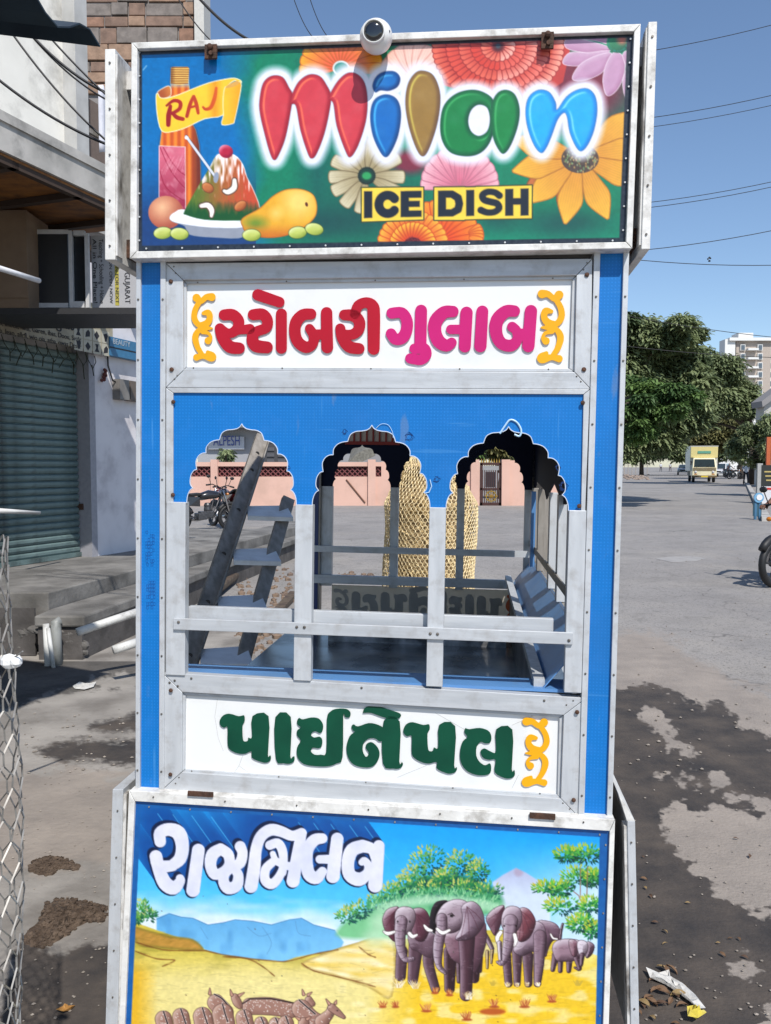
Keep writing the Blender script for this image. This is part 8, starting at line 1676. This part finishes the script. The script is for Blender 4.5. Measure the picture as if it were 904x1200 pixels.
# ================================================================== RIGHT: apartment blocks, roadside things
ab = thing('apartment_block', 'beige apartment tower with brown window bands above the trees', 'building', (0, 0, 0)); yb = 150
M['beige'] = mat('beige_plaster', (.68, .64, .57), .85, 0, (.62, .58, .52), .2); M['bwhite'] = mat('white_parapet', (.72, .72, .70), .8); M['bbrown'] = mat('brown_facade_band', (.42, .36, .31), .8)  # distance haze put into these lightened colours
def ap_(u0, u1, v0, v1, d0, d1, m, name, par=ab, y=yb): a, b_ = W(u0, v0, y), W(u1, v1, y); return MB().box(a[0], b_[0], y + d0, y + d1, b_[2], a[2]).build(name, m, par)
ap_(852, 960, 400, 620, 0, 2.5, 'beige', 'wall'); ap_(846, 853, 399, 620, -1.5, 1, 'bwhite', 'corner_tower'); ap_(860, 895, 397, 620, -1.2, 0, 'bbrown', 'facade_band'); ap_(863, 880, 391, 398, -1, 2, 'bwhite', 'roof_room'); ap_(850, 904, 397.5, 401, -2, 0, 'bwhite', 'parapet')
wfr = mat('grey_glass', (.10, .13, .16), .15)
for r_ in range(8):
    v_ = 405 + r_ * 10.5
    for u in (864, 884): wn = ap_(u, u + 5.5, v_, v_ + 7, -1.5, -1.15, 'bwhite', 'window'); ap_(u + .8, u + 4.7, v_ + .8, v_ + 6.2, -1.58, -1.45, wfr, 'pane', wn)
    ap_(871, 883, v_ + 5, v_ + 7.2, -2.2, -1.2, 'bwhite', 'balcony')
    ap_(897, 903, v_, v_ + 6, -.3, .05, wfr, 'window')
ab2 = thing('apartment_block', 'white building showing through the foliage behind the truck', 'building', (0, 0, 0))
ap_(843, 884, 452, 620, 0, 2, 'bwhite', 'wall', ab2, 120)
for r_ in range(4):
    for u in (846, 856, 866, 876): ap_(u, u + 5, 458 + r_ * 13, 466 + r_ * 13, -.15, .05, wfr, 'window', ab2, 120)
rh = thing('roadside_house', 'pale house with a grey sloping roof at the right edge', 'building', (0, 0, 0)); y = 55
ap_(896, 990, 466, 600, 0, 1.2, mat('pale_grey_wall', (.45, .44, .42), .85, 0, (.36, .35, .33), .6), 'wall', rh, y)
k = MB(); k.prism([W(893, 470, y - .5), W(990, 398, y - .5), W(990, 408, y - .5), W(894, 477, y - .5)], (0, 1.6, 0)); k.build('roof', mat('grey_roof', (.24, .23, .23), .8), rh); ap_(897, 903, 485, 510, -.1, .05, wfr, 'window', rh, y)
# roadside signboard, white parapet, blue round board
sg = thing('roadside_sign', 'black signboard with small gold lettering beside an orange post at the right edge', 'sign', G(898, 590)); o0 = Vector(sg.location); y = o0.y
def sgb(u0, u1, v0, v1, d0, d1, name, m, par=None): a, b_ = W(u0, v0, y), W(u1, v1, y); return MB().box(a[0] - o0.x, b_[0] - o0.x, d0, d1, b_[2] - o0.z, a[2] - o0.z).build(name, m, par or sg)
sgb(893, 925, 545, 570, 0, .05, 'board', mat('black_sign_paint', (.02, .022, .02), .4)); sgb(893, 925, 570, 591, .0, .06, 'base_panel', mat('white_panel', (.6, .6, .62), .5)); sgb(893, 925, 571.5, 574, -.01, .0, 'red_stripe', mat('red_stripe', (.5, .03, .02), .5))
sgb(900, 904, 512, 546, .06, .16, 'orange_post', mat('orange_red_paint', (.45, .10, .03), .5)); sgb(888.5, 893, 543, 609, .02, .12, 'side_post', mat('grey_post', (.34, .34, .33), .6))
text('OPEN', .16, tuple(Vector(W(904, 558, y - .01)) - o0), (R_(90), 0, 0), mat('gold_print', (.5, .38, .1), .5), sg, fit=.4) if False else None
for i, v_ in enumerate((552, 557, 562)): sgb(896 + i, 906, v_, v_ + 1.6, -.008, 0, 'gold_line', mat('gold_print', (.45, .35, .12), .5) if 'gold_print' not in bpy.data.materials else bpy.data.materials['gold_print'])
bd = thing('blue_road_board', 'small blue round topped board on a post at the right roadside', 'sign', G(888.5, 609)); o1 = Vector(bd.location)
k = MB(); k.box(-.10, -.04, 0, .06, 0, .62); k.box(.02, .07, 0, .06, 0, .62); k.build('post', mat('blue_post', (.05, .15, .26), .5), bd); k = MB(); k.lathe([(.14, 0), (.14, .04)], (0, -.03, .62), 'y', 20); k.build('disc', mat('blue_disc', (.15, .34, .52), .4), bd); MB().lathe([(.085, 0), (.085, .02)], (.01, -.045, .63), 'y', 14).build('emblem', mat('white_emblem', (.7, .7, .7), .5), bd)
MB().box(-.13, .10, .01, .05, .1, .5).build('panel', mat('teal_panel', (.03, .09, .13), .5), bd)
# kerbside heap and low fence on the left of the far road
hp = MB(); rr = random.Random(31)
for i in range(80): u, v_ = rr.uniform(731, 760), rr.uniform(557, 562.5); p = G(u, v_); r = rr.uniform(.06, .22); hp.ball((p[0], p[1], p[2] + r * .3), r, 6, (1.3, 1, .6), .25)
hp.build('roadside_rubble', mat('pinkish_rubble', (.36, .28, .23), .95, 0, (.22, .18, .15), 2), kind='stuff')
fn = thing('railing_fence', 'pale railing fence at the far left roadside beyond the cart', 'fence', G(738, 556)); o2 = Vector(fn.location)
for i in range(7): MB().box(i * .55 - .8, i * .55 - .72, 0, .06, 0, 2.1).build('post', mat('pale_post', (.34, .30, .26), .8) if 'pale_post' not in bpy.data.materials else bpy.data.materials['pale_post'], fn)
MB().box(-.9, 3, .0, .04, 1.2, 1.27).build('rail', bpy.data.materials['pale_post'], fn)
# kerb and verge along the far right
k = MB(); e1, e2 = G(893, 611), G(872, 563); k.prism([(e1[0], e1[1], gnd(e1[1]) + .12), (e2[0], e2[1], gnd(e2[1]) + .12), (e2[0] + .25, e2[1], gnd(e2[1]) + .12), (e1[0] + .25, e1[1], gnd(e1[1]) + .12)], (0, 0, -.25)); k.build('kerb', 'oldconc')['kind'] = 'structure'
# manhole patch and faint marks on the road
pm_ = mat('pale_patch', (.33, .315, .30), .9, 0, (.27, .26, .25), 6); sheet([(768, 655), (785, 652.5), (812, 652), (829, 654.5), (815, 658), (788, 659)], .004, 'road_patch', pm_)
# ================================================================== CABLES
cabm = mat('black_cable', (.012, .012, .014), .5)
def cable(a, b_, ya, yb_, r, label, sag=.3, n=14):
    A, B_ = Vector(W(*a, ya)), Vector(W(*b_, yb_)); pts = [A.lerp(B_, i / n) + Vector((0, 0, -sag * 4 * (i / n) * (1 - i / n))) for i in range(n + 1)]
    o = MB().tube([p - A for p in pts], r, 5).build('overhead_cable', cabm); o.location = A; tag(o, label, 'cable'); return o
for a, b_, ya, yb_, r, lab in (((600, 78), (960, 14), 24, 24, .010, 'highest overhead cable in the sky right of the sign'), ((600, 152), (960, 98), 24, 24, .010, 'upper cable of the second pair right of the sign'), ((600, 162), (960, 110), 24, 24, .009, 'lower cable of the second pair right of the sign'),
        ((600, 247), (960, 200), 22, 22, .009, 'upper cable of the third pair right of the sign'), ((600, 253), (960, 206), 22, 22, .009, 'lower cable of the third pair right of the sign'), ((600, 300), (960, 258), 22, 22, .010, 'cable sloping up just above the lowest pair'), ((600, 283), (960, 309), 22, 22, .010, 'cable sloping down with a small knot in it'),
        ((600, 340), (960, 400), 30, 30, .012, 'low cable passing over the tree crowns'), ((600, 385), (960, 420), 30, 30, .012, 'low cable crossing in front of the apartment tower'),
        ((225, -12), (298, 50), 9, 9, .016, 'thick black cable at the top between stone building and sign'), ((205, -8), (262, 60), 9, 9, .007, 'thin black cable left of the thick one at the top'), ((343, -6), (385, 50), 14, 14, .007, 'left thin cable in the sky above the word'), ((362, -6), (402, 50), 14, 14, .007, 'right thin cable in the sky above the word'),
        ((-10, -40), (170, 150), 5, 5, .006, 'thin cable crossing the stone tiles'), ((15, 40), (150, 185), 5.4, 5.4, .007, 'black cable running down across the white wall'), ((36, 40), (150, 118), 5.2, 5.2, .009, 'upper of the two black cables on the white wall'), ((36, 41), (150, 128), 5.2, 5.3, .006, 'lower of the two black cables on the white wall'), ((-20, 78), (150, 178), 5.2, 5.2, .009, 'grey brown cable sagging across the white wall')):
    cable(a, b_, ya, yb_, r, lab, .06 if ya < 10 else .25)
kn = MB(); 
for i in range(5): kn.ball((rr.uniform(-.05, .05), 0, rr.uniform(-.12, .03)), .025, 6, rough=.3)
o = kn.build('cable_knot', cabm); o.location = W(832, 303, 22); tag(o, 'small tangle hanging on the cable at the right', 'cable clamp')

for o in COL.objects:
    if o.name.split('.')[0] == 'lettering': o['kind'] = 'stuff'
